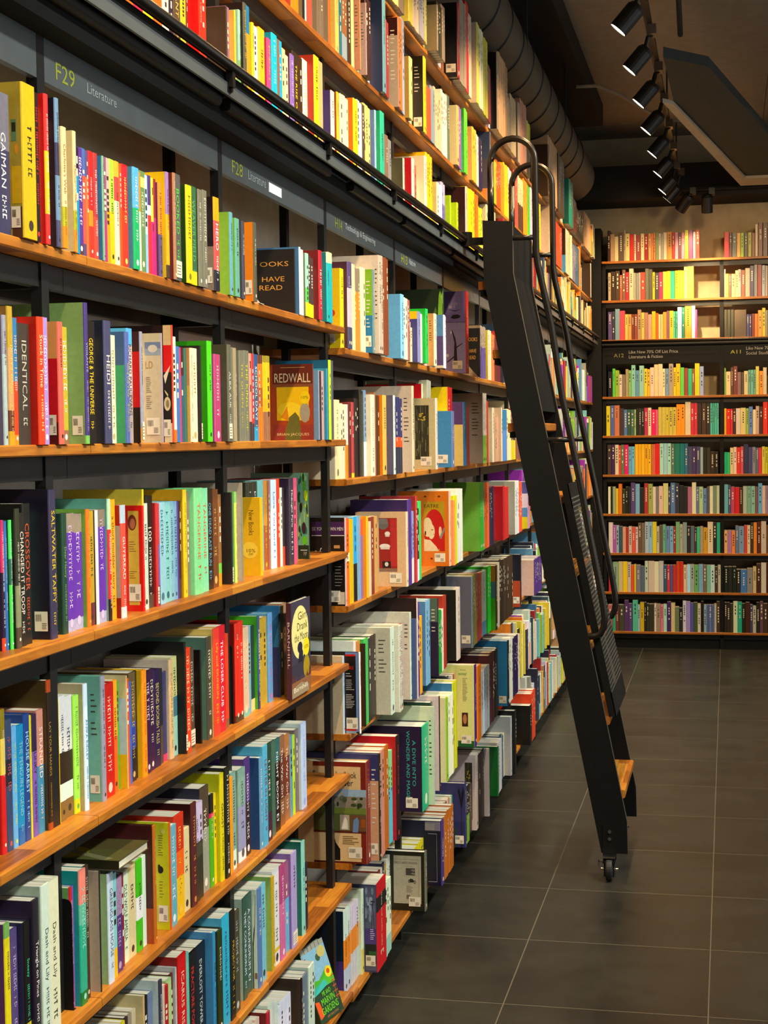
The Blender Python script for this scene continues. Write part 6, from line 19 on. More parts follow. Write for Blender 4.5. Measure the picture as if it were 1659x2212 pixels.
U3|1460|4906 41.2 170 1092 36 dc5 987 n;4947 41.2 167 1093 0 dc5 - n;4989 41.2 174 1093 0 dc5 - n;5032 36.2 170 1092 0 cba - n;5068 36.2 168 1093 0 cba - n;5105 36.2 166 1092 0 cba - n;5142 36.2 172 1094 0 cba - n;5179 38.2 170 1092 0 dd8 - n;5218 38.2 171 1095 0 dd8 - n;5257 38.2 168 1095 0 dd8 - n;5296 38.2 167 1093 0 dd8 - n;5335 35.3 170 1092 0 876 - n;5371 35.3 171 1094 0 876 - n;5407 35.3 167 1094 0 876 - n;~5443 35.2 150 1113 0 643 - n;5515 39.3 186 1092 0 dc5 - n;5555 39.3 184 1094 0 dc5 - n;5596 38.5 170 1092 0 cba - n;5635 38.5 168 1095 0 cba - n;5674 38.5 168 1095 0 cba - n;5713 30.8 170 1092 0 99a - n;5745 30.8 172 1093 0 99a - n;5776 30.8 170 1093 0 99a - n;5808 30.5 170 1092 0 aa6 - n;5839 30.5 167 1095 0 aa6 - n;~5870 27.2 152 1114 0 eda - n;~5898 27.2 153 1114 0 b94 - n;~5926 27.2 147 1114 0 354 - n;*5954 13.6 170 1070 38 987 a97 n;5968 37.3 187 1074 0 221 - n;6006 37.3 183 1074 0 221 - n;6044 37.3 189 1076 0 221 - n;6082 40.2 207 1078 0 876 - n;6123 40.2 209 1078 0 876 - n;~6164 30.8 183 1128 0 7a8 - n;~6196 30.8 197 1128 0 c85 - n;~6227 30.8 181 1128 0 ede - n;~6258 30.8 191 1128 0 998 - n;~6289 30.8 195 1128 0 ede - n;~6321 30.8 192 1128 0 ede - n;~6352 30.8 182 1128 0 832 - n;~6383 30.8 190 1128 0 c85 - n;*6415 47.8 300 1070 51 a12 141210 tddd,S;6496 32.2 346 1074 0 987 - n;6529 32.2 346 1076 0 987 - n;6561 32.2 348 1076 0 987 - n;6594 32.2 344 1074 0 987 - n;6627 32.2 348 1074 0 987 - n;6660 32.2 371 1078 0 c12 - tdb9;6693 32.2 372 1079 0 c12 -;6725 32.2 370 1080 0 c12 -;6759 31.0 347 1082 0 cba - n;6790 31.0 350 1083 0 cba - n;6822 31.0 349 1083 0 cba - n;~6854 34.3 318 1100 0 b94 - n;~6888 34.3 306 1100 0 b94 - n;6924 30.1 348 1070 23 cc5 cba n;6954 30.1 347 1071 0 cc5 - n;6985 36.0 352 1074 0 ddb - t443;7022 36.0 350 1076 0 ddb -;7058 36.0 352 1074 0 ddb -;7095 36.0 350 1074 0 ddb -;7132 33.6 345 1078 0 bb3 - n;7166 33.6 347 1080 0 bb3 - n;7200 33.6 348 1078 0 bb3 - n;7235 33.6 349 1080 0 bb3 - n;7269 33.6 347 1079 0 bb3 - n;7303 39.8 257 1082 0 712 - n;7344 39.8 258 1083 0 712 - n;7384 39.8 253 1084 0 712 - n;~7498 35.8 226 1104 0 ede - n;7535 30.2 362 1070 27 876 111 S,n;7565 30.2 360 1070 0 876 - n;7596 37.8 380 1074 0 a86 - t765;7635 37.8 384 1074 0 a86 -;7673 37.8 378 1074 0 a86 -;7711 37.8 379 1074 0 a86 -;7750 37.8 380 1074 0 a86 -;7788 37.8 382 1076 0 a86 -;7826 37.8 380 1074 0 a86 -;7865 35.0 378 1078 0 864 - n;7901 35.0 379 1080 0 864 - n;7936 35.0 379 1078 0 864 - n;7973 38.5 247 1082 0 876 - n;8012 38.5 250 1082 0 876 - n;8051 38.5 244 1083 0 876 - n;8090 38.5 244 1083 0 876 - n;8129 35.3 291 1086 0 a97 - n;8165 35.3 291 1087 0 a97 - n;8201 35.3 288 1086 0 a97 - n;8237 35.3 291 1087 0 a97 - n;8273 35.3 291 1086 0 a97 - n;8308 35.3 289 1086 0 a97 - n;~8345 27.7 267 1108 0 a33 - n;~8373 27.7 251 1108 0 224 - n;8458 37.5 315 1090 0 987 - n;8496 37.5 318 1090 0 987 - n;8534 37.5 311 1092 0 987 - n;8573 34.4 359 1092 0 a76 - n;8608 34.4 357 1094 0 a76 - n;8643 34.4 359 1093 0 a76 - n;8678 34.4 360 1094 0 a76 - n;8713 34.4 358 1094 0 a76 - n;8748 34.4 358 1094 0 a76 - n;8783 34.4 363 1092 0 a76 - n;8818 34.4 360 1093 0 a76 - n;8853 36.3 295 1092 0 221:60:bb2 - n;8890 36.3 298 1094 0 221:60:bb2 - n;8927 36.3 291 1094 0 221:60:bb2 - n;8964 36.3 295 1093 0 221:60:bb2 - n;9001 36.3 292 1095 0 221:60:bb2 - n;~9038 31.0 260 1185 0 433 - n;~9070 31.0 253 1185 0 224 - n;~9101 31.0 276 1185 0 354 - n;~9133 31.0 258 1185 0 224 - n;~9164 31.0 270 1185 0 832 - n;~9196 31.0 267 1185 0 998 - n;~9227 31.0 276 1185 0 a33 - n;~9258 31.0 269 1185 0 433 - n;~9290 31.0 257 1185 0 998 - n;~9321 31.0 265 1185 0 57a - n;~9353 31.0 270 1185 0 224 - n;~9447 31.0 263 1185 0 433 - n;~9479 31.0 273 1185 0 bbb - n;~9510 31.0 267 1185 0 354 - n;~9542 31.0 255 1185 0 dcb - n;~9573 31.0 277 1185 0 a33 - n;~9605 31.0 265 1185 0 eda - n;~9636 31.0 260 1185 0 bbb - n;~9668 31.0 256 1185 0 eda - n;~9699 31.0 267 1185 0 bbb - n;*9731 41.5 316 1070 108 311 321 n;9773 34.3 380 1074 0 a86 - n;9808 34.3 379 1075 0 a86 - n;9843 34.3 378 1076 0 a86 - n;9878 34.3 383 1074 0 a86 - n;9913 34.3 378 1076 0 a86 - n;9948 34.3 383 1074 0 a86 - n;9983 34.3 378 1075 0 a86 - n;10017 34.3 379 1075 0 a86 - n;10052 34.3 379 1074 0 a86 - n;10087 34.3 384 1076 0 a86 - n;10122 34.3 381 1076 0 a86 - n;10157 34.3 378 1076 0 a86 - n;10192 34.3 377 1074 0 a86 - n;10227 34.3 379 1074 0 a86 - n;10261 34.3 379 1075 0 a86 - n;~10297 30.2 330 1095 0 345 - n;~10328 30.2 359 1095 0 832 - n;~10358 30.2 359 1095 0 c85 - n;10420 35.5 380 1078 0 432 - n;10456 35.5 377 1079 0 432 - n;10492 35.5 380 1080 0 432 - n;10528 35.5 377 1078 0 432 - n;10564 35.5 380 1078 0 432 - n;10600 35.5 380 1080 0 432 - n;10636 35.5 377 1079 0 432 - n;10672 35.5 381 1079 0 432 - n;10708 35.5 377 1078 0 432 - n;10744 35.5 377 1078 0 432 - n;~10781 30.2 293 1112 0 222 - n;~10812 30.2 293 1112 0 57a - n;~10842 30.2 269 1112 0 bbb - n;~10873 30.2 294 1112 0 ede - n;~10904 30.2 291 1112 0 7a8 - n;~10934 30.2 287 1112 0 ede - n;~10965 30.2 290 1112 0 998 - n;~10996 30.2 276 1112 0 222 - n;11027 35.2 311 1070 35 176 176 n;11062 35.2 313 1070 0 176 - n;11098 35.2 315 1070 0 176 - n;11134 35.2 315 1072 0 176 - n;11170 35.2 310 1071 0 176 - n;11205 35.2 310 1071 0 176 - n;11241 35.2 311 1071 0 176 - n;11277 35.2 315 1072 0 176 - n;11312 35.2 315 1072 0 176 - n;11401 36.6 227 1074 0 621 - n;11438 36.6 229 1075 0 621 - n;11475 36.6 224 1075 0 621 - n;11513 36.6 226 1075 0 621 - n;11550 36.6 224 1075 0 621 - n;11587 36.6 227 1075 0 621 - n;11625 35.1 198 1078 0 110 - n;11660 35.1 201 1078 0 110 - n;11696 35.1 197 1080 0 110 - n;11732 35.1 199 1079 0 110 - n;11767 35.1 197 1080 0 110 - n;11803 35.1 194 1078 0 110 - n;11839 35.1 198 1078 0 110 - n;11874 35.1 195 1080 0 110 - n;11910 35.1 199 1079 0 110 - n;11946 35.1 198 1078 0 110 - n;11981 35.1 197 1079 0 110 - n;12017 35.1 195 1078 0 110 - n;12053 35.1 194 1078 0 110 - n;12088 35.1 198 1078 0 110 - n;12124 35.1 197 1080 0 110 - n;12159 35.1 200 1078 0 110 - n;12195 35.1 199 1080 0 110 - n;~12231 29.6 181 1100 0 354 - n;~12261 29.6 173 1100 0 433 - n;~12291 29.6 176 1100 0 ede - n;12382 34.4 267 1082 0 a86 - n;12417 34.4 268 1083 0 a86 - n;12452 34.4 264 1084 0 a86 - n;12487 34.4 269 1084 0 a86 - n;12522 34.4 268 1082 0 a86 - n;12556 34.4 267 1084 0 a86 - n;12591 34.4 264 1083 0 a86 - n;12626 34.4 270 1083 0 a86 - n;12661 34.4 269 1084 0 a86 - n;12696 34.4 265 1082 0 a86 - n;12731 34.4 268 1083 0 a86 - n;12766 34.4 270 1084 0 a86 - n;12801 34.4 268 1082 0 a86 - n;12835 34.4 266 1084 0 a86 - n;12870 34.4 268 1082 0 a86 - n;12907 38.6 260 1085 0 eb4 876 n;12947 39.8 210 1082 0 c84 - n;12987 36.0 217 1093 0 a33 - n;13024 31.6 208 1077 0 321:55:eb4 - n;13056 32.4 246 1082 0 a33 e72 n;13090 29.6 248 1097 0 eb4 - n;13120 51.6 264 1080 0 cb7:79:ddc ddc n;13172 38.6 223 1081 0 5a8 321 n;13212 57.2 247 1079 0 876 - n;13270 42.2 257 1080 0 eda 346 n
"""
FARB="""
1446|-983 24 0.258 311;-959 34 0.228 a86;-925 32 0.207 cb8;-893 46 0.239 543;-847 15 0.258 a98;-833 34 0.228 cb7;-799 36 0.221 b22;-763 17 0.221 cb9;-746 39 0.210 833;-707 29 0.223 cb8;-679 34 0.217 811;-645 24 0.221 c95;-621 17 0.220 d74;-603 18 0.224 c74;-585 24 0.228 785;-561 22 0.218 cba;-539 19 0.212 998;-520 29 0.225 dca;-491 41 0.229 c83;-450 23 0.223 a22;-427 29 0.222 c89;-398 25 0.221 523;-374 29 0.220 b78;-345 30 0.238 cc3;-315 36 0.239 847;-278 21 0.221 bbb;-257 33 0.239 a43;-26 41 0.210 c23;15 23 0.205 422;38 39 0.198 555;76 30 0.197 da4;106 28 0.196 9b3;134 31 0.195 332;165 30 0.199 aa3;195 28 0.193 732;223 23 0.263 cb9;247 37 0.276 621;284 41 0.274 411
1119|-980 24 0.234 a97;-956 39 0.243 321;-917 34 0.247 432;-883 21 0.212 a53;-862 27 0.255 754;-835 29 0.234 a23;-805 36 0.262 cb9;-770 22 0.227 998;-747 19 0.225 887;-728 19 0.228 999;-709 37 0.230 c43;-672 31 0.258 665;-641 29 0.252 554;-612 21 0.227 db2;-591 34 0.221 444;-558 32 0.225 d36;-526 34 0.229 bd4;-492 29 0.232 ec3;-464 35 0.231 2a8;-428 22 0.233 eb2;-406 19 0.235 eb2;-387 19 0.234 eb2;-368 14 0.234 eb2;-353 31 0.263 dc6;-323 50 0.265 cb2;-26 12 0.232 998;-14 23 0.192 cb4;9 22 0.192 543;31 33 0.191 a86;64 24 0.219 cb7;87 24 0.227 888;111 33 0.221 743;144 38 0.235 c98;181 33 0.253 335;214 28 0.261 777;242 35 0.260 822;277 26 0.254 9ab;303 22 0.249 a98
790|-982 34 0.236 547;-948 24 0.240 334;-923 39 0.259 79a;-885 44 0.243 c45;-841 26 0.213 cb5;-815 29 0.212 c95;-786 22 0.212 732;-763 27 0.211 843;-736 31 0.249 a86;-705 26 0.224 db5;-679 29 0.223 a76;-650 32 0.207 c98;-618 31 0.231 eb2;-588 24 0.216 e61;-564 19 0.205 dc9;-544 17 0.205 dc8;-527 31 0.223 d93;-496 22 0.233 857;-474 34 0.232 db3;-441 17 0.226 5b9;-423 16 0.226 4a8;-407 35 0.259 bde;-372 25 0.258 276;-347 54 0.266 d93;-292 29 0.268 eed;-264 19 0.236 b48;-27 24 0.229 332;-3 28 0.228 332;25 28 0.227 332;54 99 0.224 543;153 22 0.185 447;174 21 0.185 336;195 23 0.189 722;218 28 0.188 e72;246 33 0.216 d94;279 28 0.234 cb3;307 18 0.215 887
314|-985 37 0.213 112;-947 23 0.237 6c4;-924 32 0.222 9b4;-892 26 0.187 dcb;-866 27 0.186 876;-838 24 0.230 a97;-814 24 0.220 8b6;-790 34 0.263 8cb;-756 32 0.218 69b;-724 39 0.257 9cb;-685 28 0.232 dc4;-657 22 0.226 fb3;-635 34 0.240 ecb;-601 34 0.264 ec9;-567 36 0.268 dca;-532 22 0.228 eda;-509 29 0.228 79b;-480 38 0.268 a98;-442 21 0.236 ec2;-421 36 0.267 db2;-385 31 0.235 6c5;-354 32 0.229 943;-322 32 0.224 3b8;-291 24 0.223 853;-267 40 0.266 cc2;-227 33 0.241 9ad;-27 14 0.223 7a4;-13 38 0.193 ec9;25 21 0.227 543;46 34 0.236 733;79 30 0.187 866;110 24 0.186 543;133 33 0.195 dc9;166 21 0.204 6a9;187 22 0.204 7ba;209 19 0.204 6a9;227 28 0.232 dc6;256 31 0.193 e93;286 30 0.221 dca
-13|-1001 34 0.251 dc2;-966 34 0.255 56a;-932 42 0.255 c75;-890 36 0.229 433;-854 29 0.219 57a;-825 29 0.219 354;-796 29 0.218 465;-767 15 0.218 9b7;-752 22 0.227 222;-730 23 0.227 332;-707 22 0.227 222;-684 31 0.231 b35;-653 27 0.231 edb;-626 39 0.216 d26;-588 19 0.215 d68;-568 30 0.234 cb5;-538 30 0.234 cb5;-509 30 0.233 cb4;-479 30 0.233 cb5;-449 30 0.232 cb5;-419 36 0.256 f92;-384 36 0.256 f92;-347 46 0.274 dca;-301 28 0.264 c34;-273 27 0.264 c34;-247 35 0.263 322;-211 35 0.263 432;-176 34 0.262 322;-142 18 0.262 5ba;-124 18 0.261 4a9;-106 18 0.261 5ba;-88 17 0.261 5ba;-28 19 0.216 da2;-9 31 0.211 d22;22 21 0.211 c33;43 24 0.215 422;67 38 0.215 dcb;105 42 0.219 dc8;147 24 0.214 9b5;171 33 0.228 68c;204 24 0.203 eda;227 28 0.232 ca9;255 30 0.226 422;285 39 0.264 e31
-341|-993 34 0.253 433;-958 29 0.253 425;-929 31 0.252 dca;-898 18 0.247 d43;-880 29 0.252 675;-851 34 0.251 d26;-817 26 0.236 6ac;-791 27 0.236 7bd;-763 27 0.255 eb2;-736 27 0.255 ea2;-709 27 0.255 eb2;-682 27 0.255 ea2;-655 27 0.254 eb2;-627 34 0.254 c64;-594 36 0.258 d22;-558 32 0.260 adc;-526 32 0.260 9cd;-494 31 0.259 adc;-463 29 0.257 576;-434 43 0.257 276;-391 38 0.256 177;-353 29 0.256 368;-324 34 0.231 446;-291 33 0.231 436;-257 33 0.230 446;-224 24 0.225 9ab;-200 29 0.220 221;-171 29 0.220 332;-143 38 0.185 321;-105 29 0.185 221;-28 24 0.180 2a7;-5 24 0.179 3b7;19 28 0.218 dc9;47 26 0.223 ecb;73 31 0.220 d32;104 24 0.227 c56;128 38 0.246 335;166 33 0.221 447;199 28 0.221 889;227 24 0.216 667;250 25 0.216 d34;276 26 0.225 dc5;302 23 0.220 cc2
-671|-989 22 0.228 ddb;-968 18 0.228 221;-950 24 0.228 9a8;-926 24 0.213 db2;-901 29 0.252 d72;-872 29 0.207 332;-843 21 0.227 221;-821 22 0.227 222;-799 39 0.261 547;-760 36 0.251 7ac;-724 37 0.217 222;-687 34 0.256 a33;-653 36 0.251 9a5;-617 27 0.226 dcb;-590 24 0.226 777;-566 36 0.231 dba;-530 42 0.255 cc8;-489 19 0.225 446;-469 39 0.259 57a;-431 34 0.254 334;-397 37 0.235 222;-361 33 0.225 222;-328 35 0.224 a68;-293 35 0.261 ddb;-258 24 0.224 679;-234 33 0.224 ac9;-201 29 0.209 68b;-172 24 0.224 556;-148 29 0.229 ddb;-119 29 0.233 787;-91 24 0.233 bca;-29 33 0.242 6ab;4 21 0.237 457;25 31 0.223 b46;57 38 0.218 c22;94 28 0.213 421;123 33 0.227 aba;156 33 0.227 7a9;189 33 0.227 8ba;222 24 0.222 755;246 33 0.251 6ad;278 28 0.231 dba;307 18 0.231 98a
-1002|-986 36 0.257 dcc;-950 27 0.232 a5a;-923 24 0.232 9ab;-898 29 0.223 356;-869 29 0.218 d97;-839 21 0.213 a33;-818 27 0.223 cba;-791 29 0.218 d54;-761 22 0.218 dbb;-739 29 0.252 654;-710 26 0.252 765;-683 34 0.262 abc;-649 29 0.262 8bd;-620 34 0.262 dc3;-586 24 0.223 bba;-562 26 0.233 654;-536 27 0.238 6a8;-509 32 0.223 68b;-477 31 0.223 7ac;-446 19 0.223 933;-427 34 0.262 7a7;-393 24 0.242 aa9;-369 34 0.257 899;-336 32 0.223 222;-304 31 0.223 567;-273 19 0.213 433;-254 27 0.218 4b8;-227 26 0.223 a98;-201 35 0.213 c92;-166 46 0.262 dca;-120 29 0.257 222;-91 29 0.257 3a8;-30 29 0.189 da7;-1 33 0.189 a7a;32 28 0.189 e84;61 28 0.228 679;89 43 0.223 79b;132 26 0.233 c43;157 26 0.233 dca;184 24 0.252 432;208 28 0.257 d83;236 33 0.262 521;269 42 0.267 cba;311 13 0.233 753
-1332|-988 34 0.226 c33;-953 49 0.251 8a8;-904 37 0.256 cb8;-867 36 0.256 ec1;-831 31 0.251 cba;-800 24 0.227 d53;-775 18 0.232 db2;-758 39 0.227 778;-719 34 0.217 567;-685 29 0.262 bcb;-655 49 0.262 cba;-607 39 0.257 ddb;-568 39 0.262 bbb;-529 29 0.228 357;-500 24 0.228 c34;-476 24 0.228 558;-452 29 0.229 b33;-423 29 0.258 c42;-394 29 0.258 c32;-365 29 0.229 db9;-336 29 0.234 adf;-308 34 0.234 9a9;-274 34 0.230 6a6;-240 38 0.235 7ac;-202 29 0.230 765;-173 32 0.230 7ba;-142 35 0.230 bdd;-106 24 0.216 432;-82 24 0.231 bba;-30 33 0.216 121;3 33 0.217 222;37 33 0.217 121;70 33 0.193 222;103 52 0.193 47b;155 47 0.203 888;203 28 0.218 cb8;231 38 0.242 421;269 42 0.252 ccb;311 13 0.252 522
-1666|-995 39 0.222 b66;-955 25 0.232 3a7;-931 29 0.222 733;-901 44 0.223 443;-857 37 0.263 536;-820 31 0.234 547;-788 44 0.264 5b9;-745 20 0.224 9bc;-725 34 0.245 ca2;-691 19 0.245 222;-671 19 0.235 332;-652 44 0.231 332;-608 19 0.236 dcb;-589 34 0.231 987;-555 24 0.226 d78;-531 29 0.232 adc;-501 34 0.252 426;-468 34 0.242 cb8;-434 34 0.208 675;-400 29 0.199 222;-371 29 0.263 ccd;-342 34 0.258 98c;-308 26 0.244 55a;-282 34 0.249 453;-249 27 0.240 ccb;-222 24 0.260 211;-198 24 0.230 8ab;-174 19 0.231 569;-155 22 0.231 67a;-133 21 0.231 569;-112 19 0.241 bba;-93 29 0.261 432;-30 24 0.252 221;-7 24 0.252 322;17 26 0.243 332;43 36 0.263 cdb;79 36 0.258 2a8;115 26 0.244 221;141 38 0.254 421;179 24 0.235 446;202 28 0.225 bba;231 28 0.255 221;259 28 0.265 645;287 37 0.246 432
"""
CR=[[0.977062, -0.001505, -0.212948], [0.212621, -0.048967, 0.975907], [-0.011896, -0.998799, -0.047524]]
MARK=[-1.1305, 3.7397, 0.0236, 0.194]
P_SPOT, P_AISLE, P_FARW, P_BACK, P_FILL, P_SIDE, EXPO = 66, 320, 180, 45, 150, 50, 0.45
BULK_EDGE = [(-.375, 9.62), (-.313, 9.7), (.136, 12.64), (1.6, 12.64), (1.6, 13.0), (.104, 13.0)]
BULK = [(-.33, 8.56), (-.1, 8.84), (.265, 10.93), (.56, 12.64), (.136, 12.66), (-.313, 9.72)]
import bpy, math, random, colorsys
from mathutils import Vector, Matrix
SC = bpy.context.scene
COL = SC.collection
R = random.Random(11)

# ------------------------------------------------------------------ helpers
def lin(c):
    return c / 12.92 if c <= 0.04045 else ((c + 0.055) / 1.055) ** 2.4
def hexrgb(h):
    if len(h) == 3:
        return tuple(int(ch * 2, 16) / 255 for ch in h)
    return tuple(int(h[i:i + 2], 16) / 255 for i in (0, 2, 4))
SAT, GAIN = 1.03, 0.86
def rgb(h):
    r, g, b = (lin(c) for c in hexrgb(h))
    l = 0.3 * r + 0.59 * g + 0.11 * b
    return tuple(max(0.004, min(0.9, (l + (c - l) * SAT) * GAIN)) for c in (r, g, b)) + (1.0,)

class MB:
    """collects faces with a colour each and links them as one mesh object"""
    def __init__(s): s.v = []; s.f = []; s.c = []; s.m = []
    def face(s, pts, col=(.5, .5, .5, 1), mi=0):
        n = len(s.v); s.v += [tuple(p) for p in pts]
        s.f.append(tuple(range(n, n + len(pts)))); s.c.append(col); s.m.append(mi)
    def box(s, x0, x1, y0, y1, z0, z1, col=(.5, .5, .5, 1), mi=0):
        p = [(x0, y0, z0), (x1, y0, z0), (x1, y1, z0), (x0, y1, z0), (x0, y0, z1), (x1, y0, z1), (x1, y1, z1), (x0, y1, z1)]
        n = len(s.v); s.v += p
        for q in ((0, 3, 2, 1), (4, 5, 6, 7), (0, 1, 5, 4), (1, 2, 6, 5), (2, 3, 7, 6), (3, 0, 4, 7)):
            s.f.append(tuple(n + i for i in q)); s.c.append(col); s.m.append(mi)
    def prism(s, poly, axis, a, b, col=(.5, .5, .5, 1), mi=0):
        """poly: 2D outline, extruded from a to b along axis"""
        def P(q, t):
            return {'x': (t, q[0], q[1]), 'y': (q[0], t, q[1]), 'z': (q[0], q[1], t)}[axis]
        n = len(poly); base = len(s.v)
        s.v += [P(q, a) for q in poly] + [P(q, b) for q in poly]
        s.f.append(tuple(base + i for i in range(n))[::-1]); s.f.append(tuple(base + n + i for i in range(n)))
        s.c += [col, col]; s.m += [mi, mi]
        for i in range(n):
            j = (i + 1) % n
            s.f.append((base + i, base + j, base + n + j, base + n + i)); s.c.append(col); s.m.append(mi)
    def tube(s, pts, r, seg=12, col=(.5, .5, .5, 1), mi=0, cap=True):
        pts = [Vector(p) for p in pts]; rings = []
        up = None
        for i, p in enumerate(pts):
            d = (pts[min(i + 1, len(pts) - 1)] - pts[max(i - 1, 0)]).normalized()
            if up is None:
                up = d.orthogonal().normalized()
            else:
                up = (up - d * up.dot(d)).normalized()
            w = d.cross(up)
            base = len(s.v); rr = r[i] if isinstance(r, (list, tuple)) else r
            for k in range(seg):
                a = 2 * math.pi * k / seg
                s.v.append(tuple(p + (up * math.cos(a) + w * math.sin(a)) * rr))
            rings.append(base)
        for a, b in zip(rings, rings[1:]):
            for k in range(seg):
                j = (k + 1) % seg
                s.f.append((a + k, a + j, b + j, b + k)); s.c.append(col); s.m.append(mi)
        if cap:
            s.f.append(tuple(rings[0] + k for k in range(seg))[::-1]); s.f.append(tuple(rings[-1] + k for k in range(seg)))
            s.c += [col, col]; s.m += [mi, mi]
    def build(s, name, mats, parent=None, loc=(0, 0, 0), smooth=False):
        me = bpy.data.meshes.new(name)
        me.from_pydata(s.v, [], s.f)
        if not isinstance(mats, (list, tuple)): mats = [mats]
        for m in mats: me.materials.append(m)
        me.polygons.foreach_set('material_index', s.m)
        if smooth: me.polygons.foreach_set('use_smooth', [True] * len(s.f))
        at = me.color_attributes.new('Col', 'FLOAT_COLOR', 'CORNER')
        buf = []
        for f, c in zip(s.f, s.c): buf += list(c) * len(f)
        at.data.foreach_set('color', buf)
        me.update()
        o = bpy.data.objects.new(name, me); COL.objects.link(o)
        if parent is not None: o.parent = parent
        o.location = loc
        return o

def tag(o, label, cat, group=None, kind=None):
    o['label'] = label; o['category'] = cat
    if group: o['group'] = group
    if kind: o['kind'] = kind
    return o
def thing(name, loc, label, cat, group=None):
    o = bpy.data.objects.new(name, None); COL.objects.link(o); o.location = loc
    o.empty_display_size = .05
    return tag(o, label, cat, group)
def struct(o):
    o['kind'] = 'structure'; return o

# ------------------------------------------------------------------ materials
def mat(name):
    m = bpy.data.materials.new(name); m.use_nodes = True
    nt = m.node_tree; b = nt.nodes['Principled BSDF']
    return m, nt, b
def N(nt, t, **k):
    n = nt.nodes.new(t)
    for a, v in k.items(): setattr(n, a, v)
    return n
def noise_bump(nt, b, scale, dist, strength=.3, coord='Object'):
    tc = N(nt, 'ShaderNodeTexCoord'); no = N(nt, 'ShaderNodeTexNoise'); no.inputs['Scale'].default_value = scale
    bp = N(nt, 'ShaderNodeBump'); bp.inputs['Strength'].default_value = strength; bp.inputs['Distance'].default_value = dist
    nt.links.new(tc.outputs[coord], no.inputs['Vector']); nt.links.new(no.outputs['Fac'], bp.inputs['Height'])
    nt.links.new(bp.outputs['Normal'], b.inputs['Normal']); return no
def attr_mat(name, rough, spec=.5, coat=0.0):
    m, nt, b = mat(name)
    a = N(nt, 'ShaderNodeAttribute'); a.attribute_name = 'Col'
    tc = N(nt, 'ShaderNodeTexCoord'); no = N(nt, 'ShaderNodeTexNoise'); no.inputs['Scale'].default_value = 90; no.inputs['Detail'].default_value = 4
    mx = N(nt, 'ShaderNodeMixRGB', blend_type='OVERLAY'); mx.inputs['Fac'].default_value = .22
    nt.links.new(tc.outputs['Object'], no.inputs['Vector'])
    nt.links.new(a.outputs['Color'], mx.inputs['Color1']); nt.links.new(no.outputs['Fac'], mx.inputs['Color2'])
    nt.links.new(mx.outputs['Color'], b.inputs['Base Color'])
    b.inputs['Roughness'].default_value = rough; b.inputs['Specular IOR Level'].default_value = spec
    b.inputs['Coat Weight'].default_value = coat; b.inputs['Coat Roughness'].default_value = .15
    return m
M_COVER = attr_mat('printed_cover', .38, .45)
M_PRINT = attr_mat('printed_ink', .45, .35)
def flat(name, h, rough=.5, metal=0.0, spec=.5, bump=None):
    m, nt, b = mat(name); c = rgb(h)
    tc = N(nt, 'ShaderNodeTexCoord'); no = N(nt, 'ShaderNodeTexNoise'); no.inputs['Scale'].default_value = 14; no.inputs['Detail'].default_value = 5
    rp = N(nt, 'ShaderNodeMixRGB'); rp.inputs['Color1'].default_value = tuple(x * .8 for x in c[:3]) + (1,); rp.inputs['Color2'].default_value = tuple(min(1, x * 1.2) for x in c[:3]) + (1,)
    nt.links.new(tc.outputs['Object'], no.inputs['Vector']); nt.links.new(no.outputs['Fac'], rp.inputs['Fac']); nt.links.new(rp.outputs['Color'], b.inputs['Base Color'])
    b.inputs['Roughness'].default_value = rough; b.inputs['Metallic'].default_value = metal; b.inputs['Specular IOR Level'].default_value = spec
    if bump:
        n2 = N(nt, 'ShaderNodeTexNoise'); n2.inputs['Scale'].default_value = bump[0]
        bp = N(nt, 'ShaderNodeBump'); bp.inputs['Strength'].default_value = bump[1]; bp.inputs['Distance'].default_value = .002
        nt.links.new(tc.outputs['Object'], n2.inputs['Vector']); nt.links.new(n2.outputs['Fac'], bp.inputs['Height']); nt.links.new(bp.outputs['Normal'], b.inputs['Normal'])
    return m
M_BLACK = flat('black_powder_coat', '0c0b0a', .55, 0, .2, (260, .25))
M_DULL = flat('matt_black_steel', '0b0b0a', .75, 0, .12)
M_METAL = flat('dark_grey_metal', '191817', .45, .15, .45, (200, .15))
M_SIGN = flat('grey_sign_enamel', '646b6e', .36, .45, .6)
M_STEEL = flat('brushed_steel_tube', '3c3834', .34, .9, .5)
M_CHROME = flat('bright_zinc', 'b8b8b0', .22, 1.0)
M_RUBBER = flat('black_rubber', '1a1a1a', .6)
M_CONC = flat('ceiling_board', 'a09482', .9, 0, .2, (30, .3))
M_DARKCEIL = flat('dark_painted_beam', '2c2a26', .85, 0, .2, (30, .3))
M_DUCT = flat('painted_duct', '36322a', .62, 0, .35)
M_SOFF = flat('slate_painted_bulkhead', '2f3535', .8, 0, .3)
M_WALL = flat('cream_wall_paint', 'b9ad98', .85, 0, .25, (40, .2))
M_BACK = flat('pale_back_panel', 'c4bcae', .8, 0, .25, (12, .15))
M_BACKW = flat('cream_back_wall_paint', 'b9a888', .85, 0, .25, (40, .2))
M_PLASTIC = flat('black_lamp_housing', '141312', .45, 0, .5)

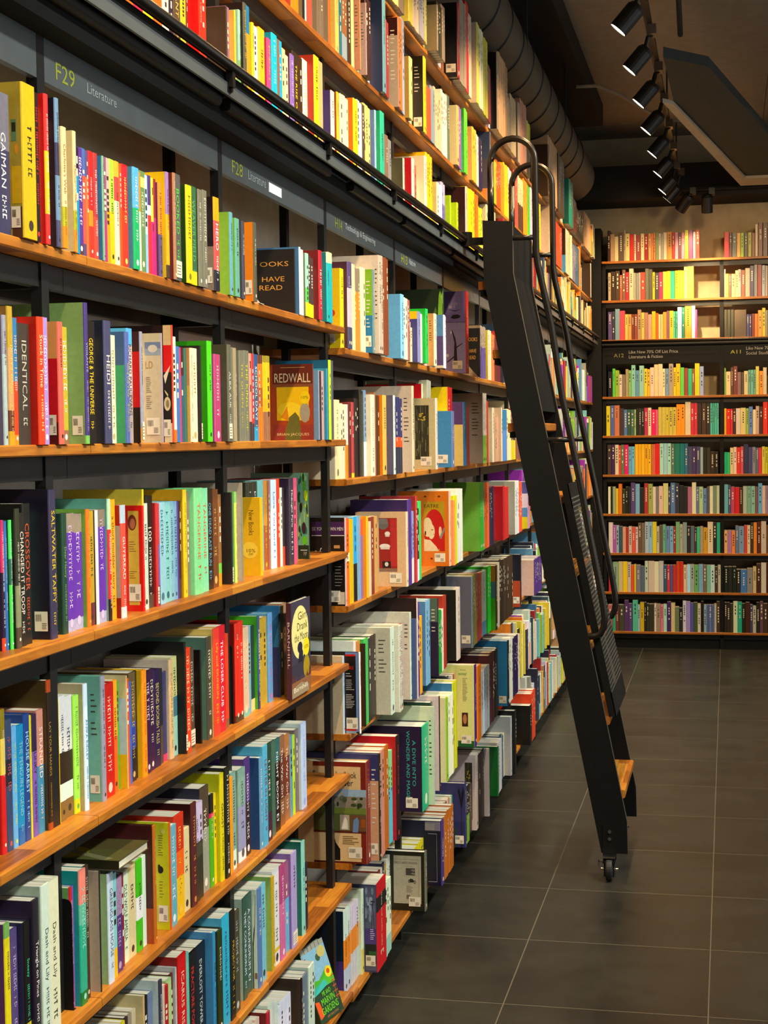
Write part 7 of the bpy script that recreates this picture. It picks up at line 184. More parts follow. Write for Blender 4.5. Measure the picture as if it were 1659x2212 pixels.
def page_mat():
    m, nt, b = mat('page_edges')
    tc = N(nt, 'ShaderNodeTexCoord'); mp = N(nt, 'ShaderNodeMapping'); mp.inputs['Scale'].default_value = (6, 900, 6)
    no = N(nt, 'ShaderNodeTexNoise'); no.inputs['Scale'].default_value = 1.0; no.inputs['Detail'].default_value = 2
    cr = N(nt, 'ShaderNodeValToRGB'); cr.color_ramp.elements[0].color = rgb('a59b84'); cr.color_ramp.elements[1].color = rgb('efe7d2')
    cr.color_ramp.elements[0].position = .3; cr.color_ramp.elements[1].position = .62
    nt.links.new(tc.outputs['Object'], mp.inputs['Vector']); nt.links.new(mp.outputs['Vector'], no.inputs['Vector'])
    nt.links.new(no.outputs['Fac'], cr.inputs['Fac']); nt.links.new(cr.outputs['Color'], b.inputs['Base Color'])
    b.inputs['Roughness'].default_value = .85; b.inputs['Specular IOR Level'].default_value = .2
    return m
M_PAGE = page_mat()

def wood_mat(name, dark, mid, light, rough=.42):
    """butcher-block staves running along Y with grain"""
    m, nt, b = mat(name)
    tc = N(nt, 'ShaderNodeTexCoord')
    mp = N(nt, 'ShaderNodeMapping'); mp.inputs['Rotation'].default_value = (0, 0, math.pi / 2)
    nt.links.new(tc.outputs['Object'], mp.inputs['Vector'])
    br = N(nt, 'ShaderNodeTexBrick'); br.offset = .37; br.inputs['Scale'].default_value = 1.0
    br.inputs['Brick Width'].default_value = .24; br.inputs['Row Height'].default_value = .043; br.inputs['Mortar Size'].default_value = .0006
    br.inputs['Color1'].default_value = (0, 0, 0, 1); br.inputs['Color2'].default_value = (1, 1, 1, 1); br.inputs['Mortar'].default_value = (.35, .35, .35, 1); br.inputs['Bias'].default_value = 0
    nt.links.new(mp.outputs['Vector'], br.inputs['Vector'])
    m2 = N(nt, 'ShaderNodeMapping'); m2.inputs['Scale'].default_value = (30, 2.2, 30)
    nt.links.new(tc.outputs['Object'], m2.inputs['Vector'])
    no = N(nt, 'ShaderNodeTexNoise'); no.inputs['Scale'].default_value = 3; no.inputs['Detail'].default_value = 8; no.inputs['Distortion'].default_value = 1.2
    nt.links.new(m2.outputs['Vector'], no.inputs['Vector'])
    ad = N(nt, 'ShaderNodeMixRGB'); ad.inputs['Fac'].default_value = .62
    nt.links.new(br.outputs['Color'], ad.inputs['Color1']); nt.links.new(no.outputs['Fac'], ad.inputs['Color2'])
    cr = N(nt, 'ShaderNodeValToRGB'); e = cr.color_ramp.elements
    e[0].position = .25; e[0].color = rgb(dark); e[1].position = .75; e[1].color = rgb(light)
    k = e.new(.5); k.color = rgb(mid)
    nt.links.new(ad.outputs['Color'], cr.inputs['Fac']); nt.links.new(cr.outputs['Color'], b.inputs['Base Color'])
    bp = N(nt, 'ShaderNodeBump'); bp.inputs['Strength'].default_value = .12; bp.inputs['Distance'].default_value = .002
    nt.links.new(no.outputs['Fac'], bp.inputs['Height']); nt.links.new(bp.outputs['Normal'], b.inputs['Normal'])
    b.inputs['Roughness'].default_value = rough; b.inputs['Specular IOR Level'].default_value = .4
    return m
M_WOOD = wood_mat('oiled_stave_wood', '7c4514', 'a6621f', 'c4822f')

def floor_mat():
    m, nt, b = mat('dark_slate_tiles')
    tc = N(nt, 'ShaderNodeTexCoord')
    mp = N(nt, 'ShaderNodeMapping'); mp.inputs['Location'].default_value = (.062 + .64 * 20, -5.566 + .652 * 20, 0)
    nt.links.new(tc.outputs['Object'], mp.inputs['Vector'])
    br = N(nt, 'ShaderNodeTexBrick'); br.offset = 0; br.inputs['Scale'].default_value = 1
    br.inputs['Brick Width'].default_value = .64; br.inputs['Row Height'].default_value = .652; br.inputs['Mortar Size'].default_value = .0022; br.inputs['Mortar Smooth'].default_value = .1
    br.inputs['Color1'].default_value = (0, 0, 0, 1); br.inputs['Color2'].default_value = (1, 1, 1, 1); br.inputs['Mortar'].default_value = (.5, .5, .5, 1)
    nt.links.new(mp.outputs['Vector'], br.inputs['Vector'])
    n1 = N(nt, 'ShaderNodeTexNoise'); n1.inputs['Scale'].default_value = 3.2; n1.inputs['Detail'].default_value = 9; n1.inputs['Roughness'].default_value = .62
    nt.links.new(tc.outputs['Object'], n1.inputs['Vector'])
    cr = N(nt, 'ShaderNodeValToRGB'); cr.color_ramp.elements[0].position = .3; cr.color_ramp.elements[0].color = rgb('191917'); cr.color_ramp.elements[1].position = .75; cr.color_ramp.elements[1].color = rgb('38362e')
    nt.links.new(n1.outputs['Fac'], cr.inputs['Fac'])
    tone = N(nt, 'ShaderNodeMixRGB', blend_type='MULTIPLY'); tone.inputs['Fac'].default_value = .3
    nt.links.new(cr.outputs['Color'], tone.inputs['Color1']); nt.links.new(br.outputs['Color'], tone.inputs['Color2'])
    mx = N(nt, 'ShaderNodeMixRGB'); nt.links.new(br.outputs['Fac'], mx.inputs['Fac']); nt.links.new(tone.outputs['Color'], mx.inputs['Color1']); mx.inputs['Color2'].default_value = rgb('645d4e')
    nt.links.new(mx.outputs['Color'], b.inputs['Base Color'])
    n2 = N(nt, 'ShaderNodeTexNoise'); n2.inputs['Scale'].default_value = 60; n2.inputs['Detail'].default_value = 6
    nt.links.new(tc.outputs['Object'], n2.inputs['Vector'])
    rr = N(nt, 'ShaderNodeMapRange'); rr.inputs['To Min'].default_value = .24; rr.inputs['To Max'].default_value = .48
    nt.links.new(n1.outputs['Fac'], rr.inputs['Value']); nt.links.new(rr.outputs['Result'], b.inputs['Roughness'])
    bp = N(nt, 'ShaderNodeBump'); bp.inputs['Strength'].default_value = .12; bp.inputs['Distance'].default_value = .002
    nt.links.new(n2.outputs['Fac'], bp.inputs['Height']); nt.links.new(bp.outputs['Normal'], b.inputs['Normal'])
    b.inputs['Specular IOR Level'].default_value = .5
    return m
M_FLOOR = floor_mat()
def emit(name, col, s):
    m, nt, b = mat(name); b.inputs['Emission Color'].default_value = col; b.inputs['Emission Strength'].default_value = s; b.inputs['Base Color'].default_value = (.8, .8, .8, 1)
    return m
M_LAMP = emit('lit_lamp_lens', (1, .82, .55, 1), 22)

# ------------------------------------------------------------------ lettering
_tx = {}
def text_mesh(s):
    """filled outline of a text, scaled to the unit square; returns verts, faces, aspect"""
    if s in _tx: return _tx[s]
    cu = bpy.data.curves.new('lettering', 'FONT'); cu.body = s; cu.resolution_u = 2; cu.fill_mode = 'FRONT'
    ob = bpy.data.objects.new('lettering', cu)
    me = bpy.data.meshes.new_from_object(ob)
    vs = [v.co.copy() for v in me.vertices]; fs = [tuple(p.vertices) for p in me.polygons]
    bpy.data.objects.remove(ob); bpy.data.curves.remove(cu); bpy.data.meshes.remove(me)
    x0 = min(v.x for v in vs); x1 = max(v.x for v in vs); y0 = min(v.y for v in vs); y1 = max(v.y for v in vs)
    w, h = max(x1 - x0, 1e-4), max(y1 - y0, 1e-4)
    _tx[s] = ([((v.x - x0) / w, (v.y - y0) / h) for v in vs], fs, w / h)
    return _tx[s]
def put_text(mb, s, o, u, v, col):
    """o origin (lower left), u and v the full width and height vectors"""
    o, u, v = Vector(o), Vector(u), Vector(v)
    vs, fs, _ = text_mesh(s); n = len(mb.v)
    mb.v += [tuple(o + u * a + v * b) for a, b in vs]
    for f in fs: mb.f.append(tuple(n + i for i in f)); mb.c.append(col); mb.m.append(0)
def poly2(mb, pts, o, u, v, col):
    o, u, v = Vector(o), Vector(u), Vector(v)
    mb.face([o + u * a + v * b for a, b in pts], col)
def ell(cx, cy, rx, ry, n=20, a0=0, a1=360):
    return [(cx + rx * math.cos(math.radians(a0 + (a1 - a0) * i / n)), cy + ry * math.sin(math.radians(a0 + (a1 - a0) * i / n))) for i in range(n)]
def rect(a, b, c, d): return [(a, c), (b, c), (b, d), (a, d)]
def marks(mb, o, u, v, col, rng, dense=1.0):
    """rows of small illegible glyph strokes inside the box o,u,v (u = reading direction)"""
    o, u, v = Vector(o), Vector(u), Vector(v); L = u.length; H = v.length
    x = 0.0; cw = max(H * .55, .0022)
    while x < L - cw:
        w = cw * rng.uniform(.45, 1.0)
        if rng.random() < .16: x += cw * .9; continue
        k = rng.random(); a, b = x / L, (x + w) / L
        if k < .35:
            poly2(mb, rect(a, a + (b - a) * .3, 0, 1), o, u, v, col); poly2(mb, rect(a, b, .42, .62), o, u, v, col)
        elif k < .7:
            poly2(mb, rect(a, b, .8, 1), o, u, v, col); poly2(mb, rect(a, b, 0, .2), o, u, v, col); poly2(mb, rect(a, a + (b - a) * .35, .2, .8), o, u, v, col)
        else:
            poly2(mb, rect(a + (b - a) * .3, a + (b - a) * .65, 0, 1), o, u, v, col); poly2(mb, rect(a, b, .78, 1), o, u, v, col)
        x += w + cw * .28 / dense

# ------------------------------------------------------------------ books
def bands(spec):
    """'c1:p:c2:p:c3' bottom to top -> [(z0,z1,col)]"""
    t = spec.split(':'); cols = t[0::2]; ps = [0] + [int(x) / 100 for x in t[1::2]] + [1]
    return [(ps[i], ps[i + 1], rgb(c)) for i, c in enumerate(cols)]
def at_band(bs, z):
    for a, b, c in bs:
        if z <= b: return c
    return bs[-1][2]
def cover_mesh(mb, d, t, h, spine, near, ox=0, oy=0, oz=0):
    """wrapped cover: two boards and a rounded spine, spine at x=0 facing +x"""
    sb, nb = bands(spine), bands(near)
    cuts = sorted(set([0, 1] + [a for a, _, _ in sb] + [a for a, _, _ in nb]))
    e = min(.003, t * .32); th = min(.0016, t * .2)
    out = [(-d, 0), (-e, 0), (-e * .3, e * .35), (0, e), (0, t - e), (-e * .3, t - e * .35), (-e, t), (-d, t)]
    inn = [(-d, t - th), (-e - .002, t - th), (-e - .002, th), (-d, th)]
    for za, zb in zip(cuts, cuts[1:]):
        cs = at_band(sb, (za + zb) / 2); cn = at_band(nb, (za + zb) / 2)
        z0, z1 = oz + za * h, oz + zb * h
        P = lambda q, z: (ox + q[0], oy + q[1], z)
        for i in range(7):
            col = cn if i == 0 or i == 6 else cs
            mb.face([P(out[i], z0), P(out[i + 1], z0), P(out[i + 1], z1), P(out[i], z1)], col)
        for i in range(3):
            mb.face([P(inn[i], z0), P(inn[i + 1], z0), P(inn[i + 1], z1), P(inn[i], z1)], cn)
        mb.face([P(out[7], z0), P(inn[0], z0), P(inn[0], z1), P(out[7], z1)], cn)
        mb.face([P(inn[3], z0), P(out[0], z0), P(out[0], z1), P(inn[3], z1)], cn)
    for z, cs, cn, fl in ((oz, at_band(sb, 0), at_band(nb, 0), 1), (oz + h, at_band(sb, 1), at_band(nb, 1), 0)):
        P = lambda q: (ox + q[0], oy + q[1], z)
        quads = [([out[0], out[1], inn[2], inn[3]], cn), ([out[6], out[7], inn[0], inn[1]], cn),
                 ([out[1], out[2], out[3], out[4], out[5], out[6], inn[1], inn[2]], cs)]
        for q, c in quads: mb.face([P(p) for p in (q[::-1] if fl else q)], c)
    return th, e
def pages_box(mb, d, t, h, th, e, ox=0, oy=0, oz=0, hard=False, mi=0, col=(.7, .66, .56, 1)):
    i = .0035 if hard else .0006
    mb.box(ox - d + (.003 if hard else .0008), ox - e - .002, oy + th, oy + t - th, oz + i, oz + h - i, col, mi)

COLN = [(0, 'red'), (14, 'red'), (22, 'orange red'), (36, 'orange'), (46, 'amber'), (62, 'yellow'), (80, 'lime'), (150, 'green'), (175, 'mint'), (195, 'teal'), (215, 'sky blue'), (250, 'blue'), (285, 'purple'), (320, 'magenta'), (345, 'pink'), (361, 'red')]
def cname(h):
    r, g, b = hexrgb(h); hh, s, v = colorsys.rgb_to_hsv(r, g, b); hh *= 360
    if v < .17: return 'black'
    if s < .16: return 'white' if v > .82 else 'light grey' if v > .6 else 'grey' if v > .35 else 'charcoal'
    if s < .38 and v > .78 and (20 < hh < 70): return 'cream'
    if v < .24: return 'near-black'
    if 12 < hh < 46 and v < .72: return 'brown' if v < .55 else 'tan'
    if 46 <= hh < 75 and v < .66: return 'olive'
    n = next(nm for lim, nm in COLN if hh <= lim)
    if v < .5: n = 'dark ' + n
    elif s < .36: n = 'pale ' + n
    if n == 'dark blue': n = 'navy'
    if n == 'dark red': n = 'maroon'
    return n
ONES = 'zeroth first second third fourth fifth sixth seventh eighth ninth tenth eleventh twelfth thirteenth fourteenth fifteenth sixteenth seventeenth eighteenth nineteenth'.split()
def ordn(n):
    if n < 20: return ONES[n]
    t, o = divmod(n, 10); tens = ['', '', 'twenty', 'thirty', 'forty', 'fifty', 'sixty', 'seventy', 'eighty', 'ninety']
    return (tens[t][:-1] + 'ieth') if o == 0 else tens[t] + '-' + ONES[o]

ROWS = {}
for ln in BOOKS.strip().split('\n'):
    nm, z, body = ln.split('|'); L = []
    for it in body.split(';'):
        star = it.startswith('*'); q = it.lstrip('*~').split(' ')
        L.append(dict(row=nm, z=int(z) / 1000, y=float(q[0]) / 1000, t=float(q[1]) / 1000, h=float(q[2]) / 1000, x=-float(q[3]) / 1000, vis=float(q[4]) / 1000, sp=q[5], cv=q[6], op=q[7].split(',') if len(q) > 7 and q[7] else [], star=star, hid=it.startswith('~')))
    ROWS[nm] = L
BAYN = ['left of sign F29', 'below sign F29', 'below sign F28', 'below sign H14', 'below sign H13']
POST0, BAY = 2.57, .981
def bay_of(y): return int(math.floor((y - POST0) / BAY)) + 1
SHELFW = {'L': ['', 'first', 'second', 'third', 'fourth', 'fifth', 'sixth', 'seventh']}
def place_words(row, bay):
    k = int(row[1])
    if row[0] == 'U':
        nm = ['over the space left of sign F29', 'over sign F29', 'over sign F28', 'over sign H14', 'over sign H13']
        return ONES[k] + ' shelf above rail ' + (nm[bay] if bay < 5 else 'beyond sign H13')
    return ONES[k] + ' shelf ' + (BAYN[bay] if bay < 5 else 'beyond sign H13' if bay == 5 else 'behind the ladder')

def glyph_col(sp):
    r, g, b = hexrgb(sp.split(':')[-1]); l = .3 * r + .59 * g + .11 * b
    return rgb('e6dcc4') if l < .5 else rgb('3a322a')

def art(a, b, mb, d, W, h, put, tx):
    """printed matter on the near board; put(poly, col) with x 0..1 over the seen strip (1 = front edge), z 0..1"""
    rr = random.Random(a)
    def blurb(x0, x1, z0, z1, n, c):
        for i in range(n):
            z = z1 - (z1 - z0) * i / n; put(rect(x0, x0 + (x1 - x0) * rr.uniform(.6, 1), z - .006, z), c)
    if a == 'yellow':
        put(rect(.02, .55, .62, .76), '575'); put(rect(.1, .5, .68, .74), '221'); put(ell(.55, .57, .2, .035), 'c82'); put(rect(0, 1, .22, .46), 'c9a21a'); put(rect(0, 1, 0, .2), '532')
    elif a == 'books':
        for s, x0, x1, z0 in (('OOKS', 0.02, .84, .74), ('HAVE', .08, .72, .51), ('READ', .0, .66, .38)): tx(s, x0, x1, z0, z0 + .075, 'd8a04c')
    elif a == 'ld':
        put(rect(0, 1, .8, .87), '9ab'); put(rect(0, 1, .86, .92), '78a'); put(ell(.5, .86, .3, .035), 'dcd4c4'); tx('LD', .05, .5, .68, .745, 'b98a48')
        blurb(.05, .42, .45, .6, 9, '877b66'); blurb(.05, .42, .3, .43, 7, '877b66')
    elif a == 'redblack':
        put(rect(0, 1, .83, 1), 'd9b98a'); put(rect(0, 1, .6, .83), 'd11'); put(rect(0, 1, .17, .6), '1b1614'); put([(.0, .57), (.9, .66), (.2, .5)], 'eedfc0'); put(ell(.42, .33, .42, .06), 'd9c79a'); put(ell(.45, .33, .2, .035), '8a7a58'); put([(.1, .45), (.55, .41), (.5, .39), (.15, .43)], 'd9c79a'); put(rect(0, 1, 0, .165), 'e2d0a8')
    elif a == 'redwall':
        put(rect(0, 1, .7, 1), '6a2c1c'); put(rect(0, 1, .7, .74), '8a5030'); put(rect(.1, .9, .26, .7), 'f0c41c'); put(ell(.42, .4, .3, .1), 'f6d838'); put([(.25, 0), (.4, .3), (.56, .37), (.66, .3), (.72, 0)], '6b6a30'); put(ell(.8, .36, .13, .13), 'a8a08c'); put([(.2, .3), (.36, .45), (.4, .25)], 'd8891e')
        put(rect(0, .3, .0, .2), '9a3a30'); put(rect(.7, 1, 0, .2), '9a3a30'); tx('REDWALL', .05, .95, .76, .88, 'e8d8b0'); tx('BRIAN JACQUES', .1, .9, .05, .095, 'e8d090'); put(ell(.8, .56, .13, .085), 'f4d62a'); tx('10%', .71, .89, .545, .58, '6a5a1a'); blurb(.2, .85, .93, .96, 1, 'd8b070')
    elif a == 'portrait':
        put(rect(0, .78, .06, .95), 'd8b048'); put(ell(.3, .84, .32, .075), '7a3020'); put(ell(.33, .83, .2, .05), 'b86a4a'); blurb(.05, .6, .55, .66, 5, '7a5a28'); blurb(.05, .6, .3, .38, 4, '7a5a28')
    elif a == 'newbooks':
        put(rect(0, 1, 0, 1), 'e6b616'); put(ell(.45, .3, .42, .078), 'efc83c'); tx('10%', .2, .78, .29, .335, '6b5413'); tx('OFF', .36, .64, .255, .28, '6b5413')
        tx('New Books', .2, .5, .52, .84, '6b5413', down=True)
    elif a == 'greenpaint':
        for i in range(46): put(ell(rr.random(), rr.uniform(.16, 1), rr.uniform(.05, .16), rr.uniform(.02, .07), 9), rr.choice(['7a9', '276', 'bd4', '5a3', '253', 'ac8', '332', '4a8']))
        put(ell(.75, .74, .17, .06), 'cd3'); put(ell(.3, .6, .12, .06), '322'); put(ell(.55, .36, .2, .07), '423'); put(ell(.6, .22, .22, .05), '6c2'); put(rect(0, 1, 0, .16), '232'); put(rect(.2, .85, .1, .108), 'ddd'); tx('PIP', .5, .8, .04, .085, 'a98')
    elif a == 'bee':
        blurb(.05, .5, .68, .88, 9, '6a6018'); put(ell(.22, .56, .28, .035, 11), '221a08'); put(ell(.1, .58, .15, .03), '2b2410'); blurb(.1, .55, .28, .45, 6, '6a6018'); put(ell(.5, .92, .2, .025), 'd8d060')
    elif a == 'tree':
        put([(0, 0), (.22, 0), (.2, .4), (.3, .62), (.24, .62), (.12, .45), (0, .5)], '1a1612'); put([(.15, .4), (.55, .6), (.8, .95), (.7, .95), (.5, .66), (.1, .46)], '2a221a'); put(rect(.4, 1, .1, .16), '8a6a48')
    elif a == 'sign':
        blurb(.1, .6, .84, .95, 6, '6a4a0a'); blurb(.1, .8, .5, .7, 7, '6a4a0a'); put(ell(.42, .44, .42, .075, 28), 'd02818'); put(ell(.42, .44, .32, .055, 24), 'e8c028'); tx('n', .25, .6, .415, .465, '1a1510'); blurb(.1, .7, .16, .28, 5, '6a4a0a')
    elif a == 'leaf':
        put([(.5, .62), (.62, .92), (.75, .98), (.95, .9), (.98, .7), (.8, .58)], '6a9a28'); put([(.1, .7), (.3, .78), (.45, .72), (.2, .66)], '3a5a1a'); put([(.85, .9), (1, .98), (1, .8)], '8ab048'); put(ell(.9, .6, .08, .05), 'a83820')
    elif a == 'birdtree':
        put(rect(0, 1, 0, 1), '7d70b4'); put(rect(0, 1, 0, .62), '958cc0'); put(rect(0, 1, .62, .63), '5a5080'); put([(.28, .68), (.4, .715), (.62, .72), (.78, .7), (.7, .675), (.45, .665)], '241c24'); put([(.05, .79), (.5, .755), (.8, .78), (.5, .77)], '3a3048'); put([(.16, .82), (.2, .875), (.23, .875), (.22, .83), (.34, .83), (.36, .8), (.2, .795)], 'a098b0'); put([(.42, .8), (.46, .86), (.6, .87), (.66, .84), (.5, .835), (.52, .8)], '948ca8')
        put([(.42, .12), (.6, .12), (.56, .35), (.52, .42), (.36, .53), (.33, .53), (.46, .38)], '2b1e1a'); put([(.52, .3), (.85, .36), (.85, .37), (.52, .32)], '2b1e1a'); put([(.48, .2), (.1, .13), (.1, .145), (.48, .22)], '2b1e1a'); put(ell(.3, .5, .04, .02), 'ddd'); put(ell(.12, .22, .06, .02), 'ddd')
    elif a == 'forest':
        put(rect(.02, .7, .14, .9), '33301f')
        for i in range(60): x = rr.uniform(.03, .66); z = rr.uniform(.15, .8); put(rect(x, x + rr.uniform(.008, .035), z, min(.89, z + rr.uniform(.03, .2))), rr.choice(['5e5a3c', '7d7a5c', '1c1a12', '888468', '46452c', '3a4128']))
        for i in range(14): put(ell(rr.uniform(.15, .5), rr.uniform(.66, .8), .05, .01, 7), 'b79c3c')
    elif a == 'camen':
        put(rect(0, 1, .8, .955), '43204e'); put(rect(0, 1, .795, .803), 'e6ded0'); tx('ISE YOU R  OWN MEN', .02, .97, .855, .895, 'e0d8d0'); tx('c Ca', .06, .5, .55, .67, 'd8d0bc'); put(rect(.68, .86, .655, .69), 'b98a5a'); blurb(.7, .95, .2, .45, 7, 'b8b0a0'); put(rect(.78, .99, .02, .16), 'cfc4b0'); put(rect(.05, .18, .47, .51), 'cfc8b8')
    elif a == 'bathroom':
        put(rect(.0, .68, .2, .92), '98241e'); put(rect(.43, .68, .27, .91), 'b83030'); put(ell(.16, .84, .2, .075), '6a6460'); put(rect(0, .33, .84, .91), '77706c'); put(ell(.32, .71, .1, .03), 'e8ddd4'); put(rect(.24, .4, .67, .69), 'd8ccc4'); put(ell(.22, .54, .2, .035), 'e8ddd4'); put(rect(.06, .4, .5, .53), 'dccfc8'); put(rect(.12, .44, .25, .34), '2a1512'); put(ell(.28, .3, .07, .03), 'd8cfc8'); put(rect(0, .68, .2, .245), '8a6a58')
    elif a == 'heating':
        tx('HEATING & AIR', .28, .72, .885, .925, 'c9b43a'); tx('AUTOMOTIVE', .4, .6, .94, .957, 'a89a68')
    elif a == 'theatre':
        put(rect(0, .84, .2, .86), 'b8951f'); tx('EATRE', .02, .6, .78, .825, '4a3210'); put([p for p in ell(.42, .48, .42, .28, 40) if p[0] > .0], 'c41c14'); put(rect(.62, .84, .2, .5), 'c41c14'); put(ell(.15, .52, .2, .13), 'e6d6a4'); put(ell(.3, .46, .14, .1), 'e8d4a8'); put([(0, .2), (0, .36), (.25, .35), (.5, .26), (.6, .2)], 'e8d4a8'); put(ell(.66, .46, .06, .07), 'e4cba0'); put([(.62, .38), (.82, .52), (.86, .5), (.7, .36)], '8a8478'); put(ell(.06, .44, .03, .03), '3a2212'); put(rect(.3, .38, .48, .49), '3a2212'); put(rect(.38, .42, .42, .43), 'a8281c')
        for x, z in ((.06, .93), (.62, .93), (.3, .1)): put(ell(x, z, .05, .012), '5a2c0e')
    elif a == 'redtext':
        put(rect(.78, .98, 0.02, 1), '6a8cc0'); put(rect(0, .78, .96, 1), '6a8cc0'); put(rect(.0, .74, .95, .975), 'c42018'); tx('BLE', .3, .62, .79, .83, 'd02818'); blurb(.02, .45, .68, .74, 2, 'e6e0d8'); blurb(.02, .66, .52, .66, 6, 'c8c4bc'); blurb(.02, .66, .3, .48, 9, 'c8c4bc'); put(rect(.0, .78, .03, .07), 'c42018'); put(rect(.0, .78, .0, .03), '8ab')
    elif a == 'handbook':
        put(rect(0, 1, .955, 1), '7a2218'); put(rect(.9, 1, 0, 1), '7a2218'); tx('Essential Handbook', .0, .82, .84, .905, '1a1510'); tx('Rider', .46, .76, .765, .825, '1a1510')
        put(rect(0, 1, .3, .73), '56602c'); put(rect(0, 1, .66, .73), '9ab4cc'); put(rect(0, 1, .55, .66), '8a8070'); put(rect(0, 1, .49, .55), '6f7c36'); put(rect(0, 1, .3, .32), '5a2018')
        for i in range(26): put(ell(rr.random(), rr.uniform(.56, .68), rr.uniform(.02, .06), rr.uniform(.01, .03), 8), rr.choice(['3c4a20', '2e3a1a', '7a7466', 'b0a894', '59603a']))
        put(rect(.5, .68, .33, .48), 'b0a08c'); put([(.53, .34), (.57, .42), (.6, .46), (.64, .42), (.65, .34)], 'e6e0d4'); put(rect(.7, 1, .32, .48), '6b4a30'); put([(.74, .31), (.76, .43), (.83, .46), (.86, .42), (.84, .31)], '6a8ab8'); put(rect(.9, .98, .36, .44), 'a0501c')
        blurb(.05, .3, .35, .5, 10, '6a6248'); blurb(.55, .85, .18, .27, 5, '6a5228'); put([(.24, .03), (.28, .12), (.33, .2), (.345, .245), (.37, .21), (.4, .245), (.42, .2), (.5, .14), (.5, .03), (.36, .03), (.34, .06), (.3, .025)], '18110c'); put(rect(.0, .9, .0, .02), '5a1812')
    elif a == 'wonder':
        tx('WONDER AND MAGIC', .28, .44, .12, .95, '3ab09c', down=True); tx('A DIVE INTO', .56, .72, .3, .84, '3ab09c', down=True); put(rect(.25, .55, .05, .17), 'e6e0cc')
    elif a == 'money':
        tx('money!', .05, .55, .865, .915, '2a8a38'); tx('Workbook', .15, .5, .935, .95, '5a5a48'); blurb(.3, .62, .55, .84, 16, '7a7450'); put(rect(.25, .62, .25, .42), '3a2010'); put(ell(.43, .34, .12, .06), 'b87848'); put(rect(0, 1, 0, .075), '1c5a2c')
    elif a == 'harley':
        put(rect(.0, .9, .12, .93), 'b9b299'); put(rect(0, .82, .862, .866), '3a352c'); put(rect(.818, .824, .2, .866), '3a352c'); tx('YEARS OF HARLEY-DAVIDSON', .0, .77, .79, .83, '2a2620'); blurb(.35, .6, .745, .755, 1, '7a7460')
        put(rect(.4, .56, .6, .72), '4a4640'); put(rect(.56, .7, .6, .72), '14120f'); tx('1928', .575, .685, .665, .705, 'd8d2c0'); tx('1938', .575, .685, .61, .65, 'd8d2c0')
        put(ell(.51, .5, .035, .028), '24211c'); put(ell(.69, .49, .035, .028), '24211c'); put(ell(.51, .5, .02, .016), 'b9b299'); put(ell(.69, .49, .02, .016), 'b9b299'); put([(.5, .5), (.54, .545), (.62, .54), (.66, .515), (.69, .5), (.62, .48), (.55, .48)], '33302a'); blurb(.42, .66, .3, .42, 8, '7a745e')
        for i in range(8): put(rect(.42 + i * .014, .428 + i * .014, .2, .27), '3a352c')
    elif a == 'pylon':
        put(rect(.0, .96, .02, .98), '5a6078')
        for i in range(18): put(ell(rr.uniform(.05, .9), rr.uniform(.6, .95), .12, .04, 10), rr.choice(['8a92a8', '6d7690', 'a6acba', '454c66']))
        put(rect(0, .96, .32, .5), '4e3c7c'); blurb(.45, .85, .36, .49, 6, 'e0dce8'); put(rect(0, .96, .1, .32), '1c2018'); put(rect(.3, .96, .18, .24), '2c5a2c')
        put([(.55, .5), (.68, .84), (.7, .84), (.82, .5), (.79, .5), (.69, .78), (.58, .5)], '20222c'); put(rect(.5, .88, .8, .815), '20222c')
    elif a == 'frame':
        put(rect(.0, .98, .85, .99), '8a8098'); put(rect(.0, .6, .86, .96), 'a89a94'); put(rect(.74, .75, .06, .8), 'c0c0cc'); put(rect(.2, .75, .8, .806), 'c0c0cc'); put(rect(.2, .75, .06, .066), 'c0c0cc')
    elif a == 'treeblue':
        put(rect(0, 1, 0, .4), '2a2a5a'); put([(.62, 0), (.72, 0), (.7, .5), (.72, .8), (.66, .8), (.66, .5)], '14101a')
        for i in range(16): x = rr.uniform(.3, 1); put([(.68, .6 + rr.random() * .2), (x, .86 + rr.random() * .12), (x + .015, .86), (.7, .58)], '14101a')
        put(rect(0, .2, 0, .3), '2a3a1a')

